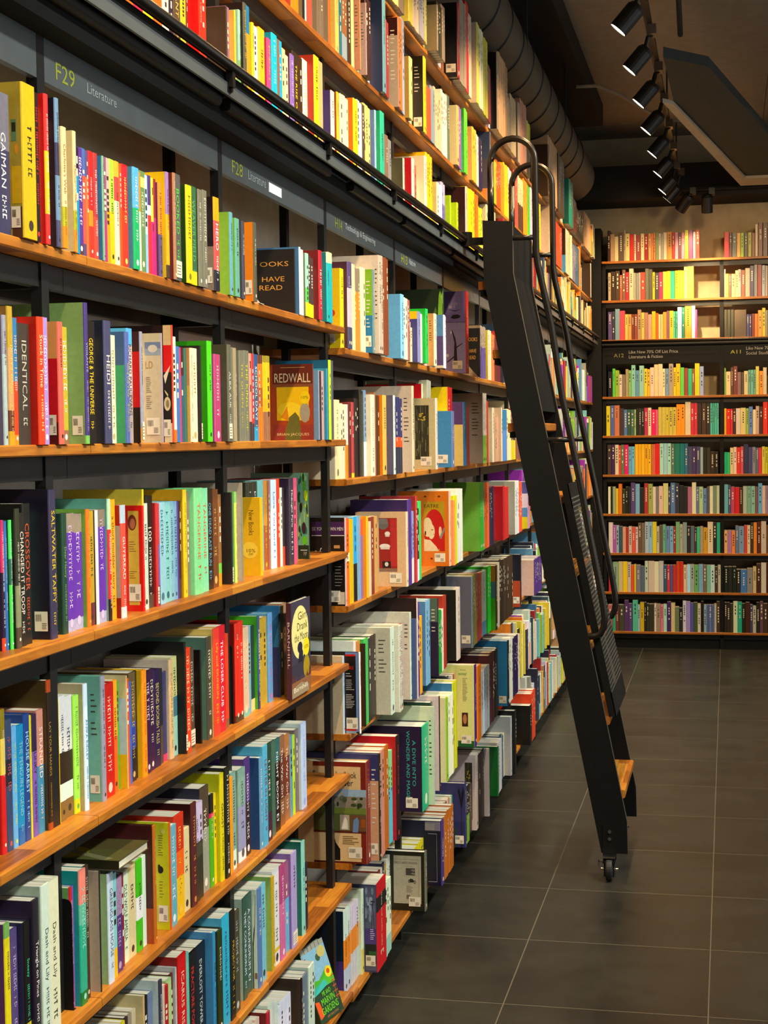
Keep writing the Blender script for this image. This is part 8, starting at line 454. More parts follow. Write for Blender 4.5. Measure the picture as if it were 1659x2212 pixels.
RM = random.Random(3)
def build_book(b, label, group):
    d = min(max(.7 * b['h'], b['vis'] + .004), 1.375 + b['x'])
    t, h = b['t'], b['h']
    hard = R.random() < .35
    root = thing('book', (b['x'], b['y'], b['z']), label, 'book', group)
    near = b['cv'] if b['cv'] != '-' else b['sp'].split(':')[-1]
    mb = MB(); th, e = cover_mesh(mb, d, t, h, b['sp'], near)
    mb.build('cover', M_COVER, root)
    if t > .004:
        mp = MB(); pages_box(mp, d, t, h, th, e, hard=hard); mp.build('page_block', M_PAGE, root)
    opt = b['op']; T = next((o[2:] for o in opt if o.startswith('T=')), None); A = next((o[2:] for o in opt if o.startswith('A=')), None)
    tc = next((o[1:] for o in opt if o[0] == 't' and len(o) == 4), None)
    gc = rgb(tc) if tc else glyph_col(b['sp'])
    s = .0003
    if T:
        m = MB(); tx = T.replace('_', ' '); asp = text_mesh(tx)[2]
        Hh = min(t * .5, .017); Lh = min(.62 * h, Hh * asp * .95); z1 = h * (.86 if Lh > .4 * h else .72)
        put_text(m, tx, (s, (t - Hh) / 2, z1), (0, 0, -Lh), (0, Hh, 0), gc)
        m.build('spine_lettering', M_PRINT, root); m = MB()
        if z1 - Lh > .2 * h: marks(m, (s, t * .35, z1 - Lh - .012), (0, 0, -(z1 - Lh - .012) + .02), (0, t * .3, 0), gc, RM)
        if m.f: m.build('author_lettering', M_PRINT, root)
    elif 'n' not in opt and t > .007:
        m = MB(); k = RM.random(); Hh = min(.013, t * RM.uniform(.3, .46))
        za = h * RM.uniform(.84, .93); zb = h * RM.uniform(.36, .5)
        marks(m, (s, (t - Hh) / 2, za), (0, 0, -(za - zb)), (0, Hh, 0), gc, RM)
        m.build('spine_lettering', M_PRINT, root); m = MB()
        if k < .75: marks(m, (s, t * .34, zb - h * .05), (0, 0, -(h * RM.uniform(.12, .24))), (0, t * .32, 0), gc, RM)
        put = lambda q: poly2(m, q, (s, t * .3, h * .035), (0, t * .4, 0), (0, 0, t * .4), gc)
        
        if m.f: m.build('author_lettering', M_PRINT, root); m = MB()
        put(ell(.5, .5, .5, .5, 8)); m.build('publisher_mark', M_PRINT, root)
    elif t > .012:
        m = MB(); poly2(m, ell(.5, .5, .5, .5, 8), (s, t * .32, h * .05), (0, t * .36, 0), (0, 0, t * .36), gc); m.build('publisher_mark', M_PRINT, root); m = MB()
        Hh = t * .3; za = h * RM.uniform(.7, .9)
        marks(m, (s, (t - Hh) / 2, za), (0, 0, -h * RM.uniform(.25, .4)), (0, Hh, 0), gc, RM); m.build('spine_lettering', M_PRINT, root)
    W = b['vis'] if b['vis'] > .012 else min(d, .05)
    W = min(W, d)
    lay = [0]
    m = MB()
    def put(poly, c):
        lay[0] += 1; y = -.0002 - lay[0] * .00001
        q = [(min(1, max(0, px)), min(1, max(0, pz))) for px, pz in poly]
        poly2(m, q, (-W - e * .2, y, 0), (W - e, 0, 0), (0, 0, h), rgb(c))
    def tx(sx, x0, x1, z0, z1, c, down=False):
        lay[0] += 1; y = -.0003 - lay[0] * .00001; ww = W - e; ox = -W - e * .2
        if down: put_text(m, sx, (ox + x0 * ww, y, z1 * h), (0, 0, -(z1 - z0) * h), ((x1 - x0) * ww, 0, 0), rgb(c))
        else: put_text(m, sx, (ox + x0 * ww, y, z0 * h), ((x1 - x0) * ww, 0, 0), (0, 0, (z1 - z0) * h), rgb(c))
    if A: art(A, b, m, d, W, h, put, tx)
    if 'b' in opt:
        nr = near.split(':')[-1]; l = sum(hexrgb(nr)) / 3; c = '4a4438' if l > .4 else 'd8d0c0'
        for i in range(RM.randint(7, 13)):
            z = .86 - i * .045; 
            if i % 5 == 4: continue
            put(rect(.12, RM.uniform(.45, .72), z - .012, z), c)
    if m.f: m.build('cover_print', M_PRINT, root)
    if 'S' in opt or 's' in opt:
        m = MB(); sw, sh = min(.042, W * .8, d), .034
        if 'S' in opt:
            x0, z0 = -e - .003 - sw - min(.012, max(0, W - sw - .004) * .4), .012 + RM.random() * .01
            m.face([(x0, -.0011, z0), (x0 + sw, -.0011, z0), (x0 + sw, -.0011, z0 + sh), (x0, -.0011, z0 + sh)], rgb('ece2cc'))
            for i in range(10):
                bx = x0 + sw * (.08 + .045 * i); m.face([(bx, -.0013, z0 + sh * .5), (bx + sw * .02 * RM.uniform(.5, 1.6), -.0013, z0 + sh * .5), (bx + sw * .02, -.0013, z0 + sh * .85), (bx, -.0013, z0 + sh * .85)], rgb('3a352e'))
            for i in range(4):
                bz = z0 + sh * (.12 + .085 * i); m.face([(x0 + sw * .55, -.0013, bz), (x0 + sw * RM.uniform(.75, .93), -.0013, bz), (x0 + sw * .9, -.0013, bz + .0012), (x0 + sw * .55, -.0013, bz + .0012)], rgb('6a6252'))
        else:
            z0 = h * .03; m.box(.0004, .0009, t * .1, t * .95, z0, z0 + .034, rgb('e6dcc6'))
            for i in range(4): m.face([(.0011, t * .2, z0 + .006 + i * .006), (.0011, t * .8, z0 + .006 + i * .006), (.0011, t * .8, z0 + .0075 + i * .006), (.0011, t * .2, z0 + .0075 + i * .006)], rgb('6a6252'))
        m.build('price_sticker', M_PRINT, root)
    if 'w' in opt:
        m = MB(); n = int(h / .0105)
        for i in range(n):
            z = .006 + i * .0105; m.tube([(-.006 + .008 * math.cos(a), t / 2 + (t * .55) * math.sin(a), z) for a in [math.radians(20 * k) for k in range(19)]], .0013, 5, rgb('d8d4c8'), 0, False)
        m.build('wire_binding', M_PRINT, root)
    return root

stuff = MB()
def stuff_book(x, y, z, t, h, sp, cv, d, rng, letters=True):
    near = cv if cv != '-' else sp.split(':')[-1]
    t = max(t, .005)
    th, e = cover_mesh(stuff, d, t, h, sp, near, x, y, z)
    pages_box(stuff, d, t, h, th, e, x, y, z, False, 1)
    if letters and t > .012 and rng.random() < .6:
        c = glyph_col(sp); Hh = min(.009, t * rng.uniform(.22, .4)); za = h * rng.uniform(.8, .92); Lh = h * rng.uniform(.3, .6); n = rng.randint(4, 8)
        for i in range(n):
            if rng.random() < .2: continue
            a = z + za - Lh * i / n; stuff.face([(x + .0004, y + (t - Hh) / 2, a), (x + .0004, y + (t - Hh) / 2, a - Lh / n * .6), (x + .0004, y + (t + Hh) / 2, a - Lh / n * .6), (x + .0004, y + (t + Hh) / 2, a)][::-1], c)

rs = random.Random(21)
for nm, L in ROWS.items():
    cnt = {}
    for b in L:
        bay = bay_of(b['y'] + b['t'] * .5); cnt[bay] = cnt.get(bay, 0) + (not b['hid'])
        pw = place_words(nm, bay)
        if b['star']:
            sp = b['sp'].split(':'); c1 = cname(sp[-1]); desc = c1
            others = [cname(q) for q in sp[0:-1:2]]
            o2 = next((q for q in others if q != c1), None)
            if o2: desc = c1 + ' and ' + o2
            elif b['cv'] != '-' and cname(b['cv'].split(':')[-1]) != c1: desc = c1 + ' spined ' + cname(b['cv'].split(':')[-1])
            if len(desc.split()) > 5: desc = c1
            size = 'thick ' if b['t'] > .04 else 'slim ' if b['t'] < .014 else ''
            build_book(b, f"{size}{desc} book, {ordn(cnt[bay])} from left, {pw}", 'books on the ' + pw)
        else:
            d = min(max(.7 * b['h'], b['vis'] + .004), 1.375 + b['x'], .2)
            stuff_book(b['x'], b['y'], b['z'], b['t'], b['h'], b['sp'], b['cv'], d, rs)
# books of the back wall case, spines facing the camera (-Y)
farb = MB(); keep = stuff; stuff = farb
for z, body in (l.split('|') for l in FARB.strip().split('\n')):
    for it in body.split(';'):
        x, t, h, c = it.split(' '); x, t, h = float(x) / 1000, float(t) / 1000, float(h)
        stuff_book(0, x, int(z) / 1000, t - .001, h, c, '-', .2 + rs.uniform(-.03, .02), rs)
rf = random.Random(8); PALF = 'c33 eda 345 7ba ddb 222 e93 56a 8b6 cb8 733 9ac 543 dc4 778 b36 4a8 ecb'.split()
for z in (1.446, 1.119, .79, .314, -.013, -.341, -.671, -1.002, -1.332, -1.666):
    x = .328
    while x < 1.86:
        t = rf.uniform(.014, .036)
        if not .9 < x + t < .955: stuff_book(0, x, z, t - .001, rf.uniform(.19, .25), rf.choice(PALF), '-', .19, rf)
        x += t
stuff = keep
n = len(stuff.v)
for (x, y, z) in farb.v: stuff.v.append((y, 13.42 - x, z))     # turn the spine from +X to -Y
stuff.f += [tuple(i + n for i in f) for f in farb.f]; stuff.c += farb.c; stuff.m += farb.m
so = stuff.build('books', [M_COVER, M_PAGE])
tag(so, 'the many smaller books on the high shelves, the far bays and the back wall', 'books', None, 'stuff')

# ------------------------------------------------------------------ single books that stand or lie differently
def plain_book(label, M4, w, t, h, spine, front, draw, group=None):
    """a book whose front cover is the local +z face (x right, y up); M4 places it"""
    root = bpy.data.objects.new('book', None); COL.objects.link(root); root.matrix_world = M4; root.empty_display_size = .05
    tag(root, label, 'book', group)
    m = MB(); c = rgb(front); sc = rgb(spine)
    m.box(0, w, 0, h, -.0015, 0, c); m.box(0, w, 0, h, -t, -t + .0015, c); m.box(-.0015, 0.001, 0, h, -t, 0, sc); m.build('cover', M_COVER, root)
    m = MB(); m.box(.001, w - .002, .002, h - .002, -t + .0015, -.0015); m.build('page_block', M_PAGE, root)
    m = MB(); lay = [0]
    def put(poly, cc): lay[0] += 1; poly2(m, poly, (0, 0, .0002 + lay[0] * .00001), (w, 0, 0), (0, h, 0), rgb(cc))
    def tx(s, x0, x1, z0, z1, cc): lay[0] += 1; put_text(m, s, (x0 * w, z0 * h, .0003 + lay[0] * .00001), ((x1 - x0) * w, 0, 0), (0, (z1 - z0) * h, 0), rgb(cc))
    draw(put, tx, m, w, h, t)
    if m.f: m.build('cover_print', M_PRINT, root)
    return root
def frame(o, u, v):
    u = Vector(u).normalized(); v = Vector(v); v = (v - u * v.dot(u)).normalized(); w = u.cross(v)
    return Matrix(((u.x, v.x, w.x, o[0]), (u.y, v.y, w.y, o[1]), (u.z, v.z, w.z, o[2]), (0, 0, 0, 1)))
def moon(put, tx, m, w, h, t):
    put(rect(0, 1, 0, 1), '3a3648'); put(rect(0, 1, 0, .16), '8a5a3a'); put(ell(.46, .66, .45, .28, 30), 'e2d98c')
    put([(.3, .3), (.4, .46), (.5, .52), (.6, .44), (.58, .2), (.3, .2)], '241f2c'); put(ell(.44, .5, .13, .06), '241f2c'); put(rect(0, 1, .2, .34), '34303f')
    for s, x0, x1, z0 in (('Girl', .35, .8, .79), ('Drank', .3, .85, .68), ('the Moon', .16, .86, .57)): tx(s, x0, x1, z0, z0 + .085, '5a4a1a')
    put(ell(.78, .48, .16, .1), 'f0d81c'); tx('10%', .67, .9, .46, .5, '5a4a10'); put(ell(.78, .27, .17, .12), 'a4881e'); put([(0, .0), (.0, .1), (.5, .13), (.9, .07), (.9, 0)], '9a8468'); tx('Barnhill', .1, .8, .05, .1, 'f0e6c8')
    for i in range(14): x = R.random(); put([(x, .16), (x + .02, .16 + R.uniform(.03, .12)), (x + .04, .16)], '6b2f22')
MG = frame((-1.1, 3.902, -.675), (0, 1, 0), (0, 0, 1))
pb = plain_book('dark purple moonlit book turned cover outward, right end of fourth shelf below sign F28', MG, .187, .013, .25, '4a2230', '3a3648', moon, 'books on the fourth shelf below sign F28')
m = MB(); put_text(m, 'BARNHILL', (-.0018, .2, -.0098), (0, -.12, 0), (0, 0, .006), rgb('d8b8a8')); m.build('spine_lettering', M_PRINT, pb)
def marvin(put, tx, m, w, h, t):
    put(rect(0, 1, 0, 1), '1d3a22'); put(rect(0, 1, .45, 1), '8ab8cc'); put(rect(0, 1, .93, 1), 'a0a090'); put([(0, .42), (0, .58), (.4, .52), (.75, .62), (1, .6), (1, .4)], '4fae2a'); put([(0, .36), (0, .44), (.6, .5), (.7, .42), (.3, .38)], '3ab0a0')
    for x, z, c in ((.22, .78, '3d5a3a'), (.62, .8, '3d5a3a'), (.2, .6, '34503a')): put(ell(x, z, .1, .05), c)
    for i in range(6): put(rect(-.0 + i * .16, .02 + i * .16, .93, 1), '6a4a3a')
    for i in range(5): put(rect(.0, .14, .62 + i * .06, .635 + i * .06), 'a04a2a'); put(rect(.84, 1, .2 + i * .07, .215 + i * .07), 'b04a24')
    put(rect(.03, .045, .6, .92), 'a04a2a'); put(rect(.9, .915, .15, .6), 'b04a24'); put(ell(.8, .85, .17, .075), 'cdb96a'); put(ell(.84, .56, .14, .075), 'f0d01c'); put(ell(.84, .565, .07, .035), 'c84a1c')
    for s, x0, x1, z0, zz in (('ME AND', .36, .72, .31, .37), ('MARVIN', .24, .8, .2, .29), ('GARDENS', .16, .86, .09, .18)): tx(s, x0, x1, z0, zz, '6fd02a')
    put([(.03, .06), (.0, .3), (.16, .28), (.2, .18), (.2, .08)], 'd8531c'); tx('AMY SARIG KING', .3, .78, .03, .06, 'b87a4a')
BRp = Vector((-1.1014, 4.4158, -1.675)); uu = Vector((.0294, .1435, 0)); vv = Vector((-.063, .056, .21))
MM = frame(BRp - uu + Vector((0, 0, .004)), uu, vv)
plain_book('green and sky blue garden cover book leaning at the end of the lowest shelf', MM, .1465, .018, .215, '1d3a22', '1d3a22', marvin, 'books on the seventh shelf below sign F28')
def flatb(put, tx, m, w, h, t):
    put(rect(0, .5, 0, 1), '4a4a26'); put(ell(.3, .7, .25, .2), '8a7a1a'); put([(0, .2), (.4, .9), (.5, .9), (.1, .1)], '6a6a4a')
lay = plain_book('olive brown book lying flat across the fifth shelf books below sign F29', frame((-1.262, 2.708, -.7765), (0, 1, 0), (-1, 0, 0)) @ Matrix.Translation((0, -.162, 0)), .152, .0165, .16, '24220f', '4b4526', flatb, 'books on the fifth shelf below sign F29')

# shelf talker between the books
tk = thing('shelf_marker', (-1.052, 3.585, -.34), 'upright yellow New Books marker block on the third shelf below sign F28', 'sign')
tk_done = tk
m = MB(); m.box(-.05, 0, 0, MARK[2], 0, MARK[3], rgb('e6b616')); 
tk.location = (MARK[0], MARK[1], -.34)
m.build('marker_block', M_COVER, tk)
m = MB(); W_ = .05; h_ = MARK[3]
def mt(sx, x0, x1, z0, z1, c, down=False, k=1):
    if down: put_text(m, sx, (-W_ + x0 * W_, -.0003 * k, z1 * h_), (0, 0, -(z1 - z0) * h_), ((x1 - x0) * W_, 0, 0), rgb(c))
    else: put_text(m, sx, (-W_ + x0 * W_, -.0003 * k, z0 * h_), ((x1 - x0) * W_, 0, 0), (0, 0, (z1 - z0) * h_), rgb(c))
mt('New Books', .42, .68, .52, .84, '6b5413', True); m.build('marker_lettering', M_PRINT, tk)
m = MB(); poly2(m, ell(.5, .5, .5, .5, 28), (-W_ + .002, -.0004, h_ * .22), (.042, 0, 0), (0, 0, .042), rgb('f0cf48'))
mt('10%', .3, .75, .3, .345, '6b5413', k=2); mt('OFF', .4, .64, .262, .29, '6b5413', k=2); m.build('discount_sticker', M_PRINT, tk)

# ------------------------------------------------------------------ bookcases
XF, XP = -1.11, -1.152
LZ = [.327, -.006, -.340, -.676, -1.010, -1.343, -1.675]
DZ = [.266, -.125, -.505, -.892, -1.285, -1.690]
UZ = [.800, 1.125, 1.460]
grp = 'left wall bookcases'
case1 = thing('bookcase', (XF, 3.0, -1.81), 'black steel bookcase with orange wood shelves nearest the camera on the left', 'bookcase', grp)
case2 = thing('bookcase', (XF, 9.0, -1.81), 'black steel bookcase with wider spaced wood shelves running behind the ladder', 'bookcase', grp)
def part(mb, name, mats, par, smooth=False):
    o = mb.build(name, mats, par, smooth=smooth); o.matrix_parent_inverse = par.matrix_basis.inverted(); return o
def board(par, y0, y1, z, th=.0195, x0=-1.372, x1=XF):
    m = MB(); c = .0025
    m.prism([(x0, z - th), (x1 - c, z - th), (x1, z - th + c), (x1, z - c), (x1 - c, z), (x0, z)], 'y', y0, y1)
    part(m, 'shelf', M_WOOD, par)
def frame_bits(par, y0, y1, z, beam=True):
    m = MB()
    m.box(-1.176, -1.156, y0, y1, z - .062, z - .0215); m.box(-1.376, -1.36, y0, y1, z - .05, z - .0215)
    part(m, 'shelf_beam', M_METAL, par)
def posts(par, ks, z1):
    for k in ks:
        yp = POST0 + BAY * k
        m = MB(); m.box(-1.172, XP, yp - .03, yp, -1.81, z1); part(m, 'post', M_METAL, par)
        m = MB(); m.box(-1.287, -1.266, yp - .03, yp, -1.81, z1); part(m, 'rear_post', M_BLACK, par)
seg1 = [(1.2, 2.639), (2.641, 3.62), (3.622, 4.569)]
seg2 = [(4.571, 5.56)] + [(5.562 + BAY * i, 5.56 + BAY * (i + 1)) for i in range(8)]
seg2[-1] = (seg2[-1][0], 13.36)
for z in LZ + UZ:
    for a, b in seg1:
        board(case1, a, b, z); frame_bits(case1, a, b, z)
for z in DZ + UZ:
    for a, b in seg2:
        board(case2, a, b, z); frame_bits(case2, a, b, z)
posts(case1, range(-1, 3), 1.46); posts(case2, range(3, 12), 1.46)
for par, ks, zs in ((case1, range(-1, 3), LZ + UZ), (case2, range(3, 12), DZ + UZ)):
    for k in ks:
        yp = POST0 + BAY * k
        for z in zs: m = MB(); m.box(-1.3, XP - .002, yp - .028, yp - .002, z - .064, z - .022); part(m, 'side_bracket', M_BLACK, par)
m = MB(); m.box(-1.38, -1.2, 1.2, 4.55, -1.81, -1.697); part(m, 'plinth', M_BLACK, case1)
m = MB(); m.box(-1.38, -1.2, 4.58, 13.36, -1.81, -1.712); part(m, 'plinth', M_BLACK, case2)
# sign fascia
def fascia(par, a, b):
    m = MB(); m.box(-1.166, XP, a, b, .62, .70); return part(m, 'sign_panel', M_SIGN, par)
def sign(par, o, words):
    m = MB()
    for s, y0, y1, z0, z1, c in words: put_text(m, s, (XP + .0006, y0, z0), (0, y1 - y0, 0), (0, 0, z1 - z0), rgb(c))
    q = m.build('sign_lettering', M_PRINT, o); return q
YG, WG = '8f9432', '939a98'
f0 = fascia(case1, 1.2, 2.539)
f1 = fascia(case1, 2.571, 3.52)
sign(case1, f1, [('F29', 2.618, 2.70, .6335, .665, YG), ('Literature', 2.757, 2.90, .64, .658, WG)])
f2 = fascia(case1, 3.552, 4.501)
sign(case1, f2, [('F28', 3.626, 3.712, .633, .664, YG), ('Literature', 3.757, 3.91, .638, .66, WG)])
m = MB(); m.box(XP, XP + .0012, 3.936, 4.052, .6335, .6575, rgb('f4f6f4')); m.build('blank_sticker', M_PRINT, f2)
f3 = fascia(case2, 4.533, 5.482)
sign(case2, f3, [('H14', 4.637, 4.726, .630, .661, YG), ('Technology & Engineering', 4.767, 5.19, .637, .661, 'c2c5c2')])
f4 = fascia(case2, 5.514, 6.463)
sign(case2, f4, [('H13', 5.622, 5.73, .630, .661, 'b4b43a'), ('Nature', 5.765, 5.885, .638, .66, 'c2c5c2')])
for i in range(4, 11): fascia(case2, POST0 + BAY * i + .001, min(13.36, POST0 + BAY * (i + 1) - .031))
for par, a, b in ((case1, 1.2, 4.569), (case2, 4.571, 13.36)):
    m = MB(); m.box(-1.17, -1.1, a, b, .695, .775); part(m, 'rail_soffit', M_DULL, par)  # black box that puts in the shade between signs and rail
# underside light channel below the first upper shelf, one length per bay
for par, rng_ in ((case1, (-1, 0, 1)), (case2, range(2, 11))):
    for i in rng_:
        a = POST0 + BAY * i - .16; b = min(13.2, a + BAY - .06)
        if i == 2: a = max(a, 4.58)
        m = MB(); m.prism([(-1.0995, .728), (-1.083, .728), (-1.078, .734), (-1.078, .76), (-1.0995, .76)], 'y', a, b); part(m, 'under_shelf_channel', M_METAL, par)

# rail the ladder rolls on
rail = thing('ladder_rail', (-1.06, 6.5, .8), 'long black steel rail with round tube the ladder hangs on', 'rail')
m = MB(); m.tube([(-1.052, y, .806) for y in (1.2, 5, 9, 13.3)], .0125, 14); part(m, 'rail_tube', M_STEEL, rail, True)
m = MB(); m.box(-1.064, -1.058, 1.2, 13.3, .745, .772); part(m, 'rail_bar', M_SIGN, rail)
m = MB(); m.box(-1.098, -1.066, 1.2, 13.3, .776, .797); part(m, 'rail_channel', M_DULL, rail)
for i in range(14):
    y = 1.6 + .86 * i
    m = MB(); m.box(-1.15, -1.056, y - .012, y + .012, .752, .764); m.box(-1.062, -1.046, y - .01, y + .01, .762, .797)
    m.tube([(-1.058, y, .757), (-1.05, y, .757)], .006, 8); part(m, 'rail_bracket', M_BLACK, rail)

# back wall bookcase (shelves run along X)
case3 = thing('bookcase', (-.2, 13.4, -1.81), 'black bookcase of full shelves across the back wall', 'bookcase')
FZ = [1.446, 1.119, .79, .314, -.013, -.341, -.671, -1.002, -1.332, -1.666]
for z in FZ:
    for a, b in ((-1.03, -.045), (-.043, .94), (.942, 1.92)):
        m = MB(); c = .002; L = b - a
        m.prism([(-.29, -.0195), (-c, -.0195), (0, -.0195 + c), (0, -c), (-c, 0), (-.29, 0)], 'y', 0, L)
        o = m.build('shelf', M_WOOD, case3); o.location = Vector((a, 13.4, z)) - case3.location; o.rotation_euler = (0, 0, -math.pi / 2)
    m = MB(); m.box(-1.03, 1.92, 13.44, 13.46, z - .06, z - .021); part(m, 'shelf_beam', M_METAL, case3)
for x in (-1.03, -.063, .92, 1.9):
    m = MB(); m.box(x, x + .03, 13.435, 13.462, -1.81, 1.446); part(m, 'post', M_BLACK, case3)
    m = MB(); m.box(x, x + .02, 13.655, 13.675, -1.81, 1.446); part(m, 'rear_post', M_BLACK, case3)
m = MB(); m.box(-1.03, 1.92, 13.46, 13.69, -1.81, -1.69); part(m, 'plinth', M_BLACK, case3)
for a, b, ws in ((-1.0, -.064, [('A12', -.936, -.853, .645, .675, 'a39a5c', ), ('Like New 70% Off List Price', -.81, -.405, .674, .7, 'b4b0a6'), ('Literature & Fiction', -.81, -.53, .634, .66, 'b4b0a6')]),
                 (-.032, .919, [('A11', .023, .106, .655, .685, 'b8b436'), ('Like New 70% Off List Price', .15, .556, .684, .71, 'b4b0a6'), ('Social Studies', .15, .36, .644, .67, 'b4b0a6')])):
    m = MB(); m.box(a, b, 13.432, 13.446, .588, .748); o = part(m, 'sign_panel', M_BLACK, case3)
    m = MB()
    for s, x0, x1, z0, z1, c in ws: put_text(m, s, (x0, 13.4314, z0), (x1 - x0, 0, 0), (0, 0, z1 - z0), rgb(c))
    q = m.build('sign_lettering', M_PRINT, o); q.matrix_parent_inverse = o.matrix_world.inverted() if False else Matrix.Identity(4)
m = MB(); m.tube([(-1.03, 13.385, .772), (1.9, 13.385, .772)], .011, 12); part(m, 'rail_tube', M_STEEL, case3, True)
m = MB(); m.box(-1.03, 1.9, 13.372, 13.378, .745, .757); part(m, 'rail_bar', M_METAL, case3)
m = MB(); m.box(-1.165, -1.035, 13.375, 13.6, -1.81, 1.72); part(m, 'end_panel', M_BLACK, case3)

# ------------------------------------------------------------------ bookends
def bookend(x, y, z, h, w, label, white=False):
    m = MB(); n = 8
    prof = [(x - w, z + .0015), (x, z + .0015)] + [(x - .012 + .012 * math.cos(math.radians(a)), z + h - .012 + .012 * math.sin(math.radians(a))) for a in (0, 30, 60, 90)] + [(x - w + .012, z + h), (x - w, z + h - .012)]
    m.prism(prof, 'y', y, y + .0014)
    m.box(x - w, x, y, y + .01, z, z + .0012)
    tag(m.build('bookend', M_BLACK if not white else M_WHITE), label, 'bookend', 'bookends')
M_WHITE = flat('pale_card', 'e2ddd0', .6)
bookend(-1.135, 2.5712, -1.010, .2, .1, 'tall black metal bookend on fifth shelf beside the post below sign F29')
bookend(-1.146, 3.5522, -.676, .19, .1, 'black metal bookend on the fourth shelf at the F28 post')
bookend(-1.146, 3.5522, -1.010, .21, .1, 'black metal bookend on the fifth shelf at the F28 post')
bookend(-1.146, 3.5522, -1.343, .2, .1, 'black metal bookend on the sixth shelf at the F28 post')
def easel(x, y, z, label):
    m = MB(); m.prism([(x - .1, z), (x, z), (x - .085, z + .1)], 'y', y, y + .0015); m.box(x - .1, x, y, y + .03, z, z + .0012)
    tag(m.build('bookend', M_WHITE), label, 'bookend', 'pale bookends')
easel(-1.108, 5.47, .266, 'white triangular bookend at the end of the books below sign H14')
easel(-1.108, 3.70, .327, 'pale triangular bookend behind the orange notebook on the top open shelf')
easel(-1.108, 7.12, .266, 'pale triangular bookend beside the purple bird book below sign H13')

M_EDGE = flat('worn_steel_edge', '6e695f', .4, .6)  # pale grey for track adapters and for glint painted on stile edges
# ------------------------------------------------------------------ library ladder
lad = thing('library_ladder', (-.7, 6.7, -1.81), 'tall black rolling library ladder leaning on the left shelves', 'ladder')
def xs(z): return -.85 + (.657 - z) / 2.229 * .447            # front edge of the stiles
prof = [(-.973, .874), (-.852, .866), (-.85, .657), (-.403, -1.572), (-.40, -1.705), (-.506, -1.705), (-.969, .632)]
for y in (6.40, 7.04):
    m = MB(); m.prism(prof, 'y', y, y + .03); part(m, 'stile', M_BLACK, lad)
    m = MB(); e_ = [( -.852, .866), (-.85, .657), (-.403, -1.572), (-.40, -1.705)]
    for (xa, za), (xb, zb) in zip(e_, e_[1:]):
        m.face([(xa + .0006, y, za), (xb + .0006, y, zb), (xb + .0006, y + .03, zb), (xa + .0006, y + .03, za)])
    part(m, 'edge_strip', M_EDGE, lad)  # glint along the stile fronts, put in as a paler strip
for z in (-1.45, -1.15, -.85, -.55, -.25, .05, .35, .63):
    xf = xs(z) - (0 if z < -1 else .012 if z < 0 else .034); m = MB()
    m.prism([(xf - .118, z - .034), (xf + .012, z - .034), (xf + .016, z - .03), (xf + .016, z - .004), (xf + .012, z), (xf - .118, z)], 'y', 6.432, 7.038)
    part(m, 'step', M_WOOD, lad)
    m = MB(); m.box(xf - .116, xf + .006, 6.432, 7.038, z - .039, z - .0345); m.box(xf - .11, xf - .09, 6.432, 7.038, z - .06, z - .039); part(m, 'step_support', M_DULL, lad)  # black plate puts the shade under each step into the shape
m = MB(); m.prism([(xs(.1) - .014, .1), (xs(.1) - .01, .1), (-.858, .657), (-.858, .86), (-.862, .86), (-.862, .655)], 'y', 6.431, 7.039); part(m, 'closing_panel', M_DULL, lad)
def arc(cx, cz, r, a0, a1, n=7): return [(cx + r * math.cos(math.radians(a0 + (a1 - a0) * i / n)), cz + r * math.sin(math.radians(a0 + (a1 - a0) * i / n))) for i in range(n + 1)]
for y in (6.415, 7.055):
    p = [(-.94, .872), (-.94, 1.11)] + arc(-.85, 1.11, .09, 180, 0, 12) + [(-.758, .9), (-.757, .74), (-.75, .69), (-.697, .44), (-.654, .146), (-.62, -.019), (-.578, -.229), (-.546, -.416), (-.505, -.63)]
    p += [(-.492, -.71), (-.489, -.75), (-.494, -.785), (-.508, -.81), (-.53, -.82), (xs(-.82) - .01, -.82)]
    m = MB(); m.tube([(a, y, b) for a, b in p], .0135, 12); part(m, 'handrail', M_STEEL, lad, True)
    for z, x1 in ((.80, -.757), (-.02, -.62)):
        m = MB(); m.tube([(xs(min(z, .657)) - .008, y, z), (x1, y, z)], .011, 10); part(m, 'rail_strut', M_STEEL, lad, True)
M_GUARD = flat('grey_guard_enamel', '5e5c56', .4, .3)
# perforated climb guard
m = MB(); zA, zB = -1.05, -.26
def gx(z): return xs(z) + .043
for i in range(32):
    y = 6.44 + .6 * i / 31; m.face([(gx(zA), y - .003, zA), (gx(zA), y + .003, zA), (gx(zB), y + .003, zB), (gx(zB), y - .003, zB)])
for i in range(46):
    z = zA + (zB - zA) * i / 45; m.face([(gx(z - .003) + .0004, 6.44, z - .003), (gx(z - .003) + .0004, 7.04, z - .003), (gx(z + .003) + .0004, 7.04, z + .003), (gx(z + .003) + .0004, 6.44, z + .003)])
part(m, 'perforated_guard', M_GUARD, lad)
m = MB()
for z0, z1 in ((-1.15, -1.05), (-.3, -.2)): m.prism([(gx(z0) - .004, z0), (gx(z0), z0), (gx(z1), z1), (gx(z1) - .004, z1)], 'y', 6.432, 7.045)
for y in (6.432, 7.03): m.prism([(gx(-1.15) - .03, -1.15), (gx(-1.15), -1.15), (gx(-.2), -.2), (gx(-.2) - .03, -.2)], 'y', y, y + .012)
part(m, 'guard_frame', M_BLACK, lad)
